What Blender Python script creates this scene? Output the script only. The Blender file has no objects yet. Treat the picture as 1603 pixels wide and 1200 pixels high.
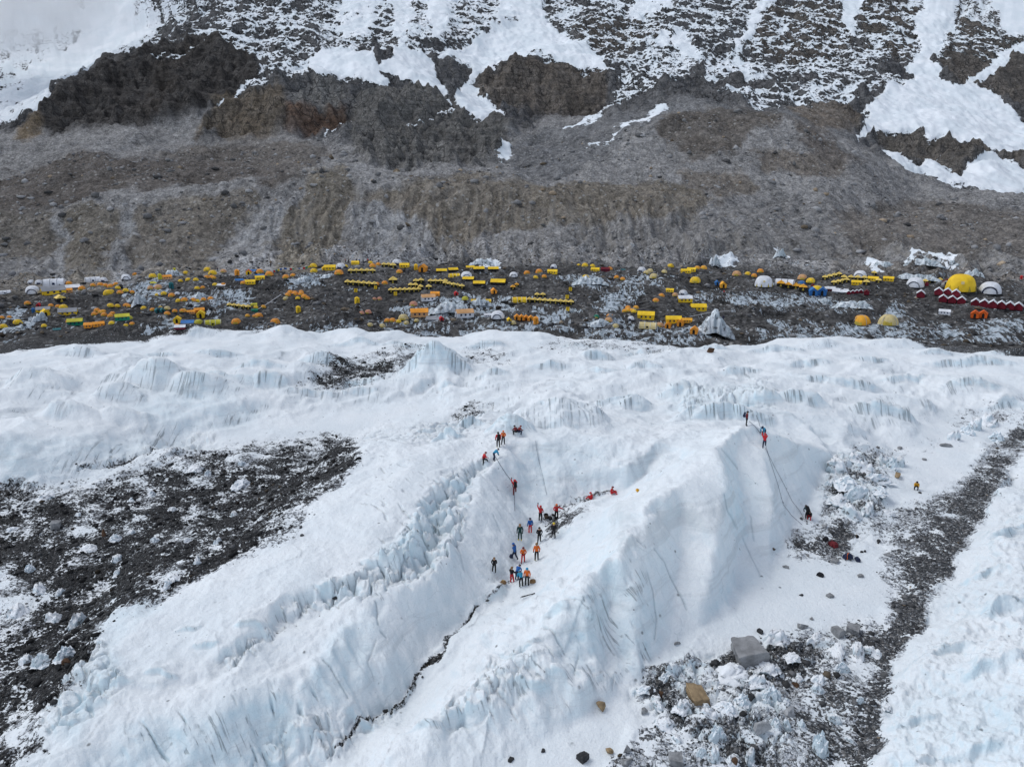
import bpy, bmesh, math, random
import numpy as np
from mathutils import Vector, Matrix
from mathutils.geometry import delaunay_2d_cdt

# ------------------------------------------------------------------ camera, sky, sun, exposure
sc = bpy.context.scene
COL = sc.collection
W, H = 1603.0, 1200.0            # the size of the photograph in pixels
F = 1188.0                       # focal length in those pixels
CAMZ = 38.0
PITCH = math.radians(15.5)
cam_d = bpy.data.cameras.new('camera')
cam_d.sensor_width = 36.0
cam_d.lens = 36.0 * F / W
cam_d.clip_start = 0.5
cam_d.clip_end = 6000
cam = bpy.data.objects.new('camera', cam_d)
COL.objects.link(cam)
cam.location = (0, 0, CAMZ)
cam.rotation_euler = (math.radians(90) - PITCH, 0, 0)
sc.camera = cam

SUN_EL, SUN_AZ = math.radians(54), math.radians(-70)      # azimuth measured from +Y towards +X
world = bpy.data.worlds.new('World')
sc.world = world
world.use_nodes = True
wn, wl = world.node_tree.nodes, world.node_tree.links
wn.clear()
w_sky = wn.new('ShaderNodeTexSky')
w_sky.sky_type = 'NISHITA'
w_sky.sun_disc = False
w_sky.sun_elevation = SUN_EL
w_sky.sun_rotation = SUN_AZ
w_sky.altitude = 5300
w_sky.air_density = 1.0
w_sky.dust_density = 6.0
w_sky.ozone_density = 1.0
w_bg = wn.new('ShaderNodeBackground')
w_bg.inputs['Strength'].default_value = 0.15
w_hsv = wn.new('ShaderNodeHueSaturation')
w_hsv.inputs['Saturation'].default_value = 0.42            # thin high overcast: the blue is washed out
w_out = wn.new('ShaderNodeOutputWorld')
wl.new(w_sky.outputs[0], w_hsv.inputs['Color'])
wl.new(w_hsv.outputs[0], w_bg.inputs['Color'])
wl.new(w_bg.outputs[0], w_out.inputs['Surface'])

sun_d = bpy.data.lights.new('sun', 'SUN')
sun_d.energy = 0.95
sun_d.angle = math.radians(32)
sun_d.color = (1.0, 0.985, 0.955)
sun = bpy.data.objects.new('sun', sun_d)
COL.objects.link(sun)
_sd = Vector((math.sin(SUN_AZ) * math.cos(SUN_EL), math.cos(SUN_AZ) * math.cos(SUN_EL), math.sin(SUN_EL)))
sun.rotation_euler = _sd.to_track_quat('Z', 'Y').to_euler()
sun.location = (0, 0, 300)

sc.view_settings.view_transform = 'Standard'
sc.view_settings.look = 'None'
sc.view_settings.gamma = 1.0
sc.view_settings.use_curve_mapping = False
sc.view_settings.exposure = 0.80
sc.cycles.max_bounces = 7
sc.cycles.diffuse_bounces = 3
sc.cycles.volume_bounces = 5
sc.cycles.volume_step_rate = 2.0

# ------------------------------------------------------------------ projection helpers
SP, CP = math.sin(PITCH), math.cos(PITCH)

def ray(u, v):
    """direction through photograph pixel (u, v) with unit depth along the optical axis"""
    x = (np.asarray(u, float) - W / 2) / F
    up = (H / 2 - np.asarray(v, float)) / F
    return x, CP + SP * up, -SP + CP * up

def at_z(u, v, z):
    x, y, dz = ray(u, v)
    t = (z - CAMZ) / dz
    return float(x * t), float(y * t), float(z)

def at_t(u, v, t):
    x, y, dz = ray(u, v)
    return float(x * t), float(y * t), float(CAMZ + dz * t)

def project(x, y, z):
    dz = z - CAMZ
    depth = CP * y - SP * dz
    up = SP * y + CP * dz
    depth = np.maximum(depth, 1e-3)
    return W / 2 + F * x / depth, H / 2 - F * up / depth, depth

# ------------------------------------------------------------------ noise
def _hash(ix, iy, seed):
    with np.errstate(over='ignore'):
        h = (ix.astype(np.uint32) * np.uint32(374761393) + iy.astype(np.uint32) * np.uint32(668265263)
             + np.uint32((seed * 2246822519 + 97) & 0xffffffff))
        h = (h ^ (h >> np.uint32(13))) * np.uint32(1274126177)
        h = h ^ (h >> np.uint32(16))
        h = h * np.uint32(2654435761)
        return h ^ (h >> np.uint32(15))

def perlin(x, y, seed=0):
    x = np.asarray(x, np.float32); y = np.asarray(y, np.float32)
    fx, fy = np.floor(x), np.floor(y)
    ix, iy = fx.astype(np.int64), fy.astype(np.int64)
    dx, dy = x - fx, y - fy
    sx = dx * dx * dx * (dx * (dx * 6 - 15) + 10)
    sy = dy * dy * dy * (dy * (dy * 6 - 15) + 10)
    def g(ox, oy):
        a = _hash(ix + ox, iy + oy, seed).astype(np.float32) * np.float32(2 * math.pi / 4294967296.0)
        return np.cos(a) * (dx - ox) + np.sin(a) * (dy - oy)
    n0 = g(0, 0) * (1 - sx) + g(1, 0) * sx
    n1 = g(0, 1) * (1 - sx) + g(1, 1) * sx
    return (n0 * (1 - sy) + n1 * sy) * 1.5        # about -1 .. 1

def fbm(x, y, octaves=4, seed=0, gain=0.5, lac=2.03):
    s, a, f = 0.0, 1.0, 1.0
    for o in range(octaves):
        s = s + a * perlin(x * f + 17.3 * o, y * f - 9.1 * o, seed + o * 13)
        a *= gain; f *= lac
    return s

def ridged(x, y, octaves=4, seed=0, gain=0.5, lac=2.07):
    s, a, f, tot = 0.0, 1.0, 1.0, 0.0
    for o in range(octaves):
        n = 1 - np.abs(perlin(x * f + 7.3 * o, y * f + 3.1 * o, seed + o * 31))
        s = s + a * n * n
        tot += a; a *= gain; f *= lac
    return s / tot

def cells(x, y, seed=0):
    """cellular noise: distance to the nearest point, to the second nearest, and a random value per cell"""
    fx, fy = np.floor(x), np.floor(y)
    ix, iy = fx.astype(np.int64), fy.astype(np.int64)
    d1 = np.full(x.shape, 9.0, np.float32); d2 = d1.copy(); val = np.zeros(x.shape, np.float32)
    for ox in (-1, 0, 1):
        for oy in (-1, 0, 1):
            h = _hash(ix + ox, iy + oy, seed)
            px = fx + ox + (h & np.uint32(0xffff)).astype(np.float32) / 65535.0
            py = fy + oy + (h >> np.uint32(16)).astype(np.float32) / 65535.0
            d = np.sqrt((x - px) ** 2 + (y - py) ** 2)
            near = d < d1
            d2 = np.where(near, d1, np.minimum(d2, d))
            val = np.where(near, (_hash(ix + ox, iy + oy, seed + 77) >> np.uint32(8)).astype(np.float32) / 16777216.0, val)
            d1 = np.where(near, d, d1)
    return d1, d2, val

def smooth(e0, e1, x):
    t = np.clip((x - e0) / (e1 - e0), 0, 1)
    return t * t * (3 - 2 * t)

# ------------------------------------------------------------------ survey canvas: outlines of patches as seen in the photograph,
# sampled later at the ground points they lie on
CU0, CV0, CUW, CVH = -420, -340, 2440, 1760

def poly_mask(polys, blur=0):
    m = np.zeros((CVH, CUW), np.float32)
    for entry in polys:
        val, pts = entry
        p = np.array(pts, float) - (CU0, CV0)
        x0, x1 = int(max(0, p[:, 0].min() - 1)), int(min(CUW - 1, p[:, 0].max() + 2))
        y0, y1 = int(max(0, p[:, 1].min() - 1)), int(min(CVH - 1, p[:, 1].max() + 2))
        if x1 <= x0 or y1 <= y0:
            continue
        gx, gy = np.meshgrid(np.arange(x0, x1) + .5, np.arange(y0, y1) + .5)
        ins = np.zeros(gx.shape, bool)
        q = np.roll(p, -1, 0)
        for (ax, ay), (bx, by) in zip(p, q):
            if ay == by:
                continue
            c = (ay > gy) != (by > gy)
            ins ^= c & (gx < (bx - ax) * (gy - ay) / (by - ay) + ax)
        sub = m[y0:y1, x0:x1]
        sub[ins] = val
    return blur_mask(m, blur)

def line_mask(lines, blur=0):
    m = np.zeros((CVH, CUW), np.float32)
    for val, wid, pts in lines:
        for (ax, ay), (bx, by) in zip(pts[:-1], pts[1:]):
            ax, bx, ay, by = ax - CU0, bx - CU0, ay - CV0, by - CV0
            x0, x1 = int(max(0, min(ax, bx) - wid - 1)), int(min(CUW, max(ax, bx) + wid + 2))
            y0, y1 = int(max(0, min(ay, by) - wid - 1)), int(min(CVH, max(ay, by) + wid + 2))
            if x1 <= x0 or y1 <= y0:
                continue
            gx, gy = np.meshgrid(np.arange(x0, x1) + .5, np.arange(y0, y1) + .5)
            L2 = max((bx - ax) ** 2 + (by - ay) ** 2, 1e-6)
            s = np.clip(((gx - ax) * (bx - ax) + (gy - ay) * (by - ay)) / L2, 0, 1)
            d = np.hypot(gx - ax - s * (bx - ax), gy - ay - s * (by - ay))
            k = val * (1 - smooth(wid * .5, wid, d))
            sub = m[y0:y1, x0:x1]
            np.maximum(sub, k, out=sub)
    return blur_mask(m, blur)

def box1(a, r, axis):
    c = np.cumsum(np.pad(a, [(r + 1, r) if k == axis else (0, 0) for k in (0, 1)], mode='edge'), axis=axis, dtype=np.float64)
    n = a.shape[axis]
    hi = np.take(c, np.arange(2 * r + 1, 2 * r + 1 + n), axis=axis)
    lo = np.take(c, np.arange(0, n), axis=axis)
    return ((hi - lo) / (2 * r + 1)).astype(np.float32)

def blur_mask(a, r, times=2):
    if r >= 1:
        for _ in range(times):
            a = box1(box1(a, int(r), 0), int(r), 1)
    return a

def bilin(img, fx, fy):
    h, w = img.shape
    fx = np.clip(fx, 0, w - 1.001); fy = np.clip(fy, 0, h - 1.001)
    ix, iy = fx.astype(np.int32), fy.astype(np.int32)
    dx, dy = (fx - ix).astype(np.float32), (fy - iy).astype(np.float32)
    return ((img[iy, ix] * (1 - dx) + img[iy, ix + 1] * dx) * (1 - dy)
            + (img[iy + 1, ix] * (1 - dx) + img[iy + 1, ix + 1] * dx) * dy)

def sample(mask, u, v):
    return bilin(mask, u - CU0 - .5, v - CV0 - .5)
# ------------------------------------------------------------------ terrain survey: break lines with heights (near: pixel + height; far: pixel + distance)
Z_LINES = [
    # basin of dark rubble, left
    [(-300, 800, -.2), (0, 768, 0), (60, 762, .1), (130, 748, .1), (200, 720, .2), (300, 684, .3), (400, 664, .5), (500, 645, .8), (600, 634, 1.2), (690, 612, 1.8)],
    [(-300, 700, 4.5), (0, 700, 4.0), (80, 692, 3.6), (150, 690, 2.6), (230, 664, 2.6), (300, 645, 3.0), (370, 628, 3.2), (440, 622, 2.6), (520, 614, 2.4), (600, 612, 2.3)],
    # back crest of the left ramp and its edge over the basin
    [(775, 690, 7.2), (700, 693, 7.0), (640, 694, 6.8), (580, 701, 6.3), (548, 725, 5.4), (490, 775, 4.5), (455, 832, 3.6), (385, 860, 3.1), (345, 872, 2.8), (300, 905, 2.4), (240, 922, 2.2), (205, 928, 2.2), (150, 985, 1.8), (140, 1020, 1.5), (125, 1060, 1.2), (70, 1110, 1.0), (40, 1180, .6), (0, 1240, .2)],
    # serac step: upper and lower lip
    [(762, 710, 6.6), (710, 735, 6.2), (680, 765, 5.9), (655, 800, 5.5), (630, 842, 5.0), (590, 882, 4.4), (545, 905, 4.0), (480, 930, 3.5), (410, 985, 2.9), (345, 1035, 2.3), (290, 1062, 2.0)],
    [(766, 722, 6.0), (727, 754, 5.0), (697, 806, 3.9), (677, 852, 3.2), (642, 897, 2.8), (597, 917, 2.7), (545, 925, 2.8), (480, 947, 2.6), (415, 1006, 2.0), (350, 1056, 1.5), (290, 1080, 1.4)],
    # climbers' fin: crest
    [(810, 672, 7.6), (790, 692, 7.2), (776, 716, 6.7), (757, 737, 6.2), (735, 790, 5.2), (705, 850, 4.4), (665, 902, 3.8), (600, 936, 3.6), (585, 957, 3.5), (520, 1002, 2.9), (440, 1052, 2.3), (380, 1086, 1.9), (330, 1110, 1.7), (250, 1132, 1.4), (180, 1170, .9), (120, 1215, .3)],
    # ravine floor
    [(1010, 745, 4.4), (960, 768, 3.0), (880, 800, 1.5), (848, 832, .9), (826, 868, .4), (800, 902, 0), (745, 957, -.4), (700, 1002, -.8), (665, 1052, -1.1), (620, 1102, -1.5), (560, 1150, -1.9), (515, 1192, -2.2), (470, 1250, -2.6)],
    # foot of the lower left fin
    [(60, 1290, -1.6), (150, 1275, -2.0), (260, 1275, -2.4), (400, 1262, -2.6), (470, 1250, -2.6)],
    # main pinnacle: crest running down towards the camera
    [(1292, 700, 5.0), (1242, 690, 7.1), (1196, 682, 8.7), (1170, 661, 10.1), (1125, 700, 10.0), (1098, 722, 9.2), (1075, 745, 8.5), (1050, 768, 8.9), (1020, 792, 8.7), (1003, 820, 7.6), (985, 838, 7.8), (955, 865, 6.8), (900, 932, 5.4), (840, 987, 3.9), (770, 1052, 2.7), (700, 1122, 1.5), (640, 1182, .5), (580, 1250, -.6)],
    [(1050, 692, 7.6), (1110, 672, 8.2), (1170, 661, 10.1)],
    # ribs (proud) and hollows on its front
    [(1125, 700, 9.9), (1132, 765, 7.8), (1125, 840, 5.5), (1108, 920, 2.8), (1098, 985, .5)],
    [(1152, 700, 8.4), (1160, 760, 5.4), (1160, 830, 3.0), (1150, 920, .9)],
    [(1196, 682, 8.8), (1205, 760, 5.7), (1210, 820, 3.2), (1212, 878, .7)],
    [(1020, 792, 8.7), (1010, 860, 6.7), (1000, 930, 4.4), (998, 1000, 2.1), (995, 1046, .2)],
    [(970, 870, 6.9), (962, 930, 4.2), (956, 1000, 1.8), (952, 1070, .1)],
    [(928, 898, 6.3), (908, 975, 4.2), (892, 1045, 1.8), (882, 1118, -.1)],
    [(1065, 760, 8.7), (1062, 850, 4.7), (1058, 930, 2.4), (1050, 1018, .3)],
    # its foot on the right
    [(1330, 690, 4.2), (1310, 716, 3.2), (1292, 742, 2.4), (1262, 802, 1.2), (1232, 852, .8), (1190, 902, .6), (1110, 977, .5), (1060, 1012, .3), (1010, 1042, .2), (950, 1072, .1), (900, 1110, -.1), (850, 1150, -.4), (800, 1200, -.9), (740, 1260, -1.5)],
    # edge of the rubble strip against the right bank
    [(1720, 660, 1.8), (1603, 712, 1.3), (1562, 775, 1.0), (1502, 872, .7), (1468, 945, .4), (1435, 995, .2), (1402, 1045, 0), (1386, 1105, -.2), (1378, 1165, -.3), (1345, 1235, -.4)],
    [(1760, 740, 4.0), (1640, 790, 3.0), (1575, 850, 2.3), (1530, 930, 1.9), (1490, 1010, 1.6), (1450, 1080, 1.3), (1425, 1150, 1.1), (1400, 1230, 1.0)],
]
Z_PTS = [
    (-300, 900, -.4), (0, 800, -.3), (200, 765, -.3), (400, 722, 0), (520, 702, .2), (0, 900, -.5), (200, 850, -.5), (350, 805, -.3), (450, 755, 0), (100, 1000, -.8),
    (0, 1060, -1), (-300, 1100, -1), (-100, 1300, -1.6), (40, 1090, -.9), (560, 672, .6), (640, 650, 1.4), (700, 640, 2.2), (740, 655, 3.2), (600, 660, .9), (660, 672, 2.6),
    # ramp
    (610, 775, 5.9), (570, 850, 4.8), (480, 900, 4.0), (400, 945, 3.4), (300, 1000, 2.7), (210, 1060, 2.0), (140, 1120, 1.5), (80, 1190, .9), (300, 940, 2.7), (640, 730, 6.5), (520, 800, 4.9),
    (700, 715, 6.7),
    # bowl right of the climbers' fin
    (850, 685, 7.2), (880, 668, 7.6), (925, 690, 7.2), (965, 690, 7.2), (900, 740, 4.6), (850, 760, 3.2), (960, 735, 5.2), (815, 780, 2.6), (1000, 715, 6.4),
    # left slope of the pinnacle
    (900, 865, 3.4), (930, 815, 4.3), (980, 785, 5.8), (1040, 735, 7.2), (1090, 705, 8.2), (870, 895, 2.2), (830, 940, 1.2), (780, 985, .8), (730, 1040, .4), (660, 1110, -.4), (600, 1170, -1.0),
    # right of the pinnacle: ice rubble, frozen pond, flat snow
    (1330, 760, 2.4), (1370, 740, 2.0), (1345, 800, 1.2), (1400, 715, 1.8), (1400, 790, .9), (1440, 760, 1.0), (1400, 700, 1.5), (1480, 700, 1.4), (1540, 655, 2.0), (1500, 740, 1.0),
    (1590, 690, 1.1), (1520, 765, .7), (1440, 855, .3), (1425, 950, 0), (1375, 1050, -.3), (1330, 1150, -.5), (1290, 1240, -.7), (1200, 1025, .1), (1100, 1060, .1), (1050, 1150, -.3),
    (1150, 1120, .1), (1230, 1090, .1), (950, 1150, -.4), (900, 1220, -.9), (1100, 1250, -.7), (1300, 900, .3), (1350, 850, .4), (1150, 992, .3), (1380, 960, .1), (1250, 960, .2),
    (1603, 850, 3.2), (1603, 980, 3.2), (1560, 1080, 2.6), (1520, 1160, 2.2), (1640, 1150, 3.6), (1760, 900, 5.0), (1760, 1150, 5.0), (1560, 1260, 2.4),
    # farther glacier
    (-300, 600, 5.5), (0, 610, 5.6), (100, 600, 5.6), (60, 560, 5.5), (150, 566, 6.6), (0, 565, 5.4), (90, 640, 4.6), (210, 560, 5.6), (250, 612, 4.3), (330, 580, 5.2), (180, 630, 4.4), (400, 562, 5.0), (450, 585, 4.0),
    (540, 592, 2.6), (480, 605, 2.6), (600, 568, 2.7), (650, 600, 3.4), (560, 548, 3.6), (680, 557, 6.2), (640, 575, 4.2), (720, 588, 4.0), (760, 560, 3.0), (800, 602, 4.4), (874, 602, 6.6),
    (835, 640, 5.2), (760, 655, 4.2), (925, 640, 5.2), (960, 602, 5.4), (1000, 650, 6.2), (1060, 656, 5.4), (1100, 613, 6.6), (1180, 607, 6.8), (1220, 640, 6.0), (1120, 650, 5.6), (1040, 612, 5.0),
    (1050, 575, 5.0), (1120, 560, 4.6), (1200, 570, 5.0), (1300, 582, 5.0), (1400, 562, 4.8), (1500, 572, 4.4), (1603, 582, 4.4), (1720, 600, 4.6), (1603, 640, 3.0), (1480, 642, 2.2), (1320, 640, 4.6), (1400, 620, 3.6), (1540, 610, 3.6),
    (860, 560, 4.0), (940, 560, 4.2),
]
CREST = [(-300, 520), (0, 524), (35, 518), (65, 511), (110, 521), (145, 518), (182, 508), (205, 514), (231, 504), (257, 518), (300, 508), (335, 511), (352, 518), (400, 516), (447, 511), (490, 520), (520, 517),
         (556, 512), (580, 518), (625, 516), (660, 526), (720, 526), (765, 517), (800, 521), (840, 522), (880, 530), (960, 530), (1040, 540), (1110, 541), (1190, 538), (1260, 530), (1300, 527), (1345, 529), (1415, 531), (1460, 539), (1510, 541), (1603, 540), (1900, 540)]
T_LINES = [
    [(-500, 470, 292), (-100, 456, 296), (0, 450, 298), (150, 436, 303), (300, 426, 308), (450, 413, 316), (560, 404, 324), (700, 401, 328), (850, 406, 328), (1000, 406, 328), (1200, 404, 325), (1400, 398, 328), (1700, 392, 334), (2100, 390, 340)],
    # rim of the scree wall
    [(-500, 330, 372), (-100, 325, 372), (0, 330, 366), (130, 318, 368), (280, 300, 374), (420, 292, 378), (500, 262, 392), (600, 284, 384), (680, 292, 380), (760, 288, 382), (900, 298, 384), (1000, 318, 374), (1080, 328, 372)],
    # top of the talus cones under the bluffs
    [(-100, 386, 340), (0, 378, 342), (150, 368, 345), (300, 362, 350), (450, 366, 350), (560, 362, 352), (700, 368, 352), (850, 362, 355), (1000, 372, 350), (1090, 376, 350)],
    # dark spur, crest and foot
    [(48, 203, 560), (60, 172, 580), (92, 148, 600), (150, 122, 625), (195, 95, 640), (245, 80, 665), (300, 58, 690), (340, 50, 710), (380, 20, 760), (420, -60, 850), (450, -200, 1000)],
    [(48, 203, 560), (150, 202, 545), (230, 197, 545), (330, 166, 562), (385, 135, 585), (410, 95, 640)],
    # ochre cliff
    [(330, 150, 572), (380, 143, 578), (440, 146, 576)],
    [(300, 215, 540), (370, 216, 540), (440, 215, 544)],
    # slab cliff with rusty foot
    [(470, 150, 590), (495, 104, 604), (520, 118, 604), (550, 140, 600)],
    [(448, 212, 545), (490, 210, 545), (545, 182, 562)],
    # cliff under the hanging glacier
    [(738, 150, 668), (768, 118, 690), (800, 100, 700), (850, 88, 704), (905, 98, 700), (955, 112, 690)],
    [(752, 162, 652), (800, 172, 646), (860, 174, 644), (920, 170, 646), (960, 150, 660)],
    # rock island inside the right snowfield
    [(1360, 210, 612), (1420, 203, 622), (1480, 214, 616), (1540, 222, 612), (1603, 246, 600), (1750, 260, 600)],
    [(1370, 240, 586), (1440, 250, 576), (1500, 275, 555), (1560, 262, 566), (1603, 264, 572), (1750, 290, 560)],
    # mound crests
    [(1035, 176, 520), (1080, 172, 518), (1140, 170, 516), (1200, 178, 506), (1240, 184, 500), (1290, 205, 500), (1345, 238, 505)],
    [(950, 238, 462), (1000, 200, 500), (1040, 165, 545), (1065, 120, 640)],
    # top of the visible snow cone bases
    [(1355, 180, 648), (1400, 140, 700), (1440, 118, 735), (1500, 130, 730), (1530, 138, 728), (1603, 152, 716), (1750, 160, 716)],
]
T_PTS = [
    (0, 262, 480), (140, 236, 470), (150, 262, 430), (60, 300, 400), (300, 258, 460), (450, 256, 452), (400, 272, 420), (560, 236, 470), (650, 244, 456), (760, 256, 450), (850, 276, 428), (960, 285, 410), (1100, 250, 440), (1180, 240, 452), (1280, 270, 440),
    (1200, 320, 402), (1400, 330, 430), (1603, 322, 450), (1340, 230, 540), (1450, 300, 500), (1603, 306, 512), (1150, 290, 415), (1300, 350, 380), (1500, 360, 375), (1603, 370, 365), (1100, 370, 345),
    (0, 180, 760), (100, 130, 830), (170, 62, 930), (0, 60, 930), (100, 0, 1010), (-300, 100, 880), (-300, 0, 1000), (-300, 250, 500), (200, 0, 1000), (-50, 205, 600),
    (490, 100, 645), (600, 84, 655), (560, 132, 612), (650, 64, 695), (690, 146, 622), (600, 50, 730), (700, 60, 740), (500, 30, 760),
    (560, 216, 505), (650, 150, 600), (760, 182, 586), (720, 238, 510), (600, 190, 545), (660, 200, 545), (800, 150, 690 - 30),
    (820, 25, 835), (740, 95, 745), (900, 60, 780), (780, 186, 600), (830, 216, 560), (800, 262, 470), (880, 230, 520), (780, 240, 500),
    (1000, 150, 625), (1060, 100, 720), (1060, 50, 800), (980, 60, 790), (1000, 110, 700),
    (400, -10, 900), (600, -20, 880), (760, -20, 880), (900, -10, 880), (1000, 0, 880), (1150, 85, 765), (1200, 0, 865), (1250, 112, 745), (1300, 145, 690), (1200, 140, 660), (1350, 0, 865), (1400, 60, 800), (1500, 0, 870), (1560, 60, 810), (1603, 0, 865), (1320, 190, 600), (1470, 170, 680), (1560, 190, 670),
    (1450, 252, 556), (1550, 250, 560), (1590, 303, 515), (1800, 300, 520), (2100, 300, 520), (2100, 150, 720), (1900, 0, 880), (2200, 0, 900),
    (-500, 330, 400), (-600, 200, 700), (-600, 50, 980),
] + [(u, -160, 1010 + (60 if u < 250 else 0)) for u in range(-600, 2300, 290)] + [(u, -420, 1230) for u in range(-700, 2500, 400)]

def build_tin():
    pts, edges = [], []
    def add(p):
        pts.append(p); return len(pts) - 1
    for ln in Z_LINES:
        ids = [add(at_z(*p)) for p in ln]
        edges.extend(zip(ids[:-1], ids[1:]))
    for p in Z_PTS:
        add(at_z(*p))
    ids, ids2 = [], []
    for u, v in CREST:
        t = 166 - 8 * smooth(700, 1100, np.float64(u))
        x, y, z = at_t(u, v, t)
        ids.append(add((x, y, z)))
        k = (t + 14) / t
        ids2.append(add((x * k, y * k, min(-1.0, z - 5.5))))
    edges.extend(zip(ids[:-1], ids[1:])); edges.extend(zip(ids2[:-1], ids2[1:]))
    for ln in T_LINES:
        ids = [add(at_t(*p)) for p in ln]
        edges.extend(zip(ids[:-1], ids[1:]))
    for p in T_PTS:
        add(at_t(*p))
    # camp flat between glacier edge and scree wall
    for u in range(-500, 2200, 150):
        for v, t, z in ((0, 215, -1.2), (0, 250, -.4), (0, 285, .8)):
            x, y, _ = ray(u, 470)
            add((float(x * t), float(y * t), z))
    # ground under and beside the viewpoint
    for x, y, z in ((-120, 5, -1), (0, 5, -3), (120, 5, 1), (-60, 20, -2), (0, 22, -3), (60, 20, 0), (-300, 60, 2), (300, 60, 6), (-300, 140, 5), (300, 140, 5), (-40, 38, -2.5), (10, 36, -2), (50, 38, -.5)):
        add((x, y, z))
    v2 = [Vector((p[0], p[1])) for p in pts]
    ov, oe, of, origv, orige, origf = delaunay_2d_cdt(v2, edges, [], 0, 1e-4)
    zz = np.zeros(len(ov))
    P = np.array(pts)
    E = np.array(edges)
    for i, o in enumerate(origv):
        if o:
            zz[i] = pts[o[0]][2]
        else:                                   # where two break lines cross: mean of both
            q = np.array(ov[i])
            a, b = P[E[:, 0]], P[E[:, 1]]
            d = b[:, :2] - a[:, :2]
            s = np.clip(((q - a[:, :2]) * d).sum(1) / (d * d).sum(1), 0, 1)
            dist = np.hypot(*(a[:, :2] + s[:, None] * d - q).T)
            k = np.argsort(dist)[:2]
            zz[i] = np.mean(a[k, 2] + s[k] * (b[k, 2] - a[k, 2]))
    V = np.array([(p[0], p[1]) for p in ov])
    return V, zz, [f for f in of if len(f) == 3]

def raster(V, zz, tris, x0, y0, x1, y1, step):
    nx, ny = int((x1 - x0) / step) + 1, int((y1 - y0) / step) + 1
    g = np.full((ny, nx), np.nan, np.float32)
    for f in tris:
        p = V[list(f)]; z = zz[list(f)]
        ax, bx = (p[:, 0].min() - x0) / step, (p[:, 0].max() - x0) / step
        ay, by = (p[:, 1].min() - y0) / step, (p[:, 1].max() - y0) / step
        ix0, ix1, iy0, iy1 = max(0, int(ax)), min(nx, int(bx) + 2), max(0, int(ay)), min(ny, int(by) + 2)
        if ix0 >= ix1 or iy0 >= iy1:
            continue
        gx, gy = np.meshgrid(x0 + np.arange(ix0, ix1) * step, y0 + np.arange(iy0, iy1) * step)
        d = (p[1, 1] - p[2, 1]) * (p[0, 0] - p[2, 0]) + (p[2, 0] - p[1, 0]) * (p[0, 1] - p[2, 1])
        if abs(d) < 1e-9:
            continue
        l0 = ((p[1, 1] - p[2, 1]) * (gx - p[2, 0]) + (p[2, 0] - p[1, 0]) * (gy - p[2, 1])) / d
        l1 = ((p[2, 1] - p[0, 1]) * (gx - p[2, 0]) + (p[0, 0] - p[2, 0]) * (gy - p[2, 1])) / d
        l2 = 1 - l0 - l1
        ok = (l0 >= -1e-6) & (l1 >= -1e-6) & (l2 >= -1e-6)
        sub = g[iy0:iy1, ix0:ix1]
        sub[ok] = (l0 * z[0] + l1 * z[1] + l2 * z[2])[ok]
    # fill anything outside the hull from the nearest filled cell of its row / column
    for axis in (1, 0):
        idx = np.where(np.isnan(g), -1, np.arange(g.shape[axis]) if axis == 1 else np.arange(g.shape[0])[:, None])
        fw = np.maximum.accumulate(idx, axis=axis)
        g2 = np.take_along_axis(g, np.maximum(fw, 0), axis=axis)
        g = np.where(np.isnan(g), g2, g)
        gr = np.flip(g, axis)
        idx = np.where(np.isnan(gr), -1, np.arange(g.shape[axis]) if axis == 1 else np.arange(g.shape[0])[:, None])
        fw = np.maximum.accumulate(idx, axis=axis)
        g2 = np.take_along_axis(gr, np.maximum(fw, 0), axis=axis)
        g = np.flip(np.where(np.isnan(gr), g2, gr), axis)
    return np.nan_to_num(g, nan=0.0).astype(np.float32)

_V, _Z, _T = build_tin()
NX0, NY0, NX1, NY1, NS = -190., 2., 190., 232., .25
FX0, FY0, FX1, FY1, FS = -1250., 150., 1250., 1420., 1.6
near_grid = blur_mask(raster(_V, _Z, _T, NX0, NY0, NX1, NY1, NS), 1)
_gy, _gx = np.gradient(near_grid, NS)
slope_grid = blur_mask(np.hypot(_gx, _gy).astype(np.float32), 3)
far_grid = blur_mask(raster(_V, _Z, _T, FX0, FY0, FX1, FY1, FS), 2)

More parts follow.
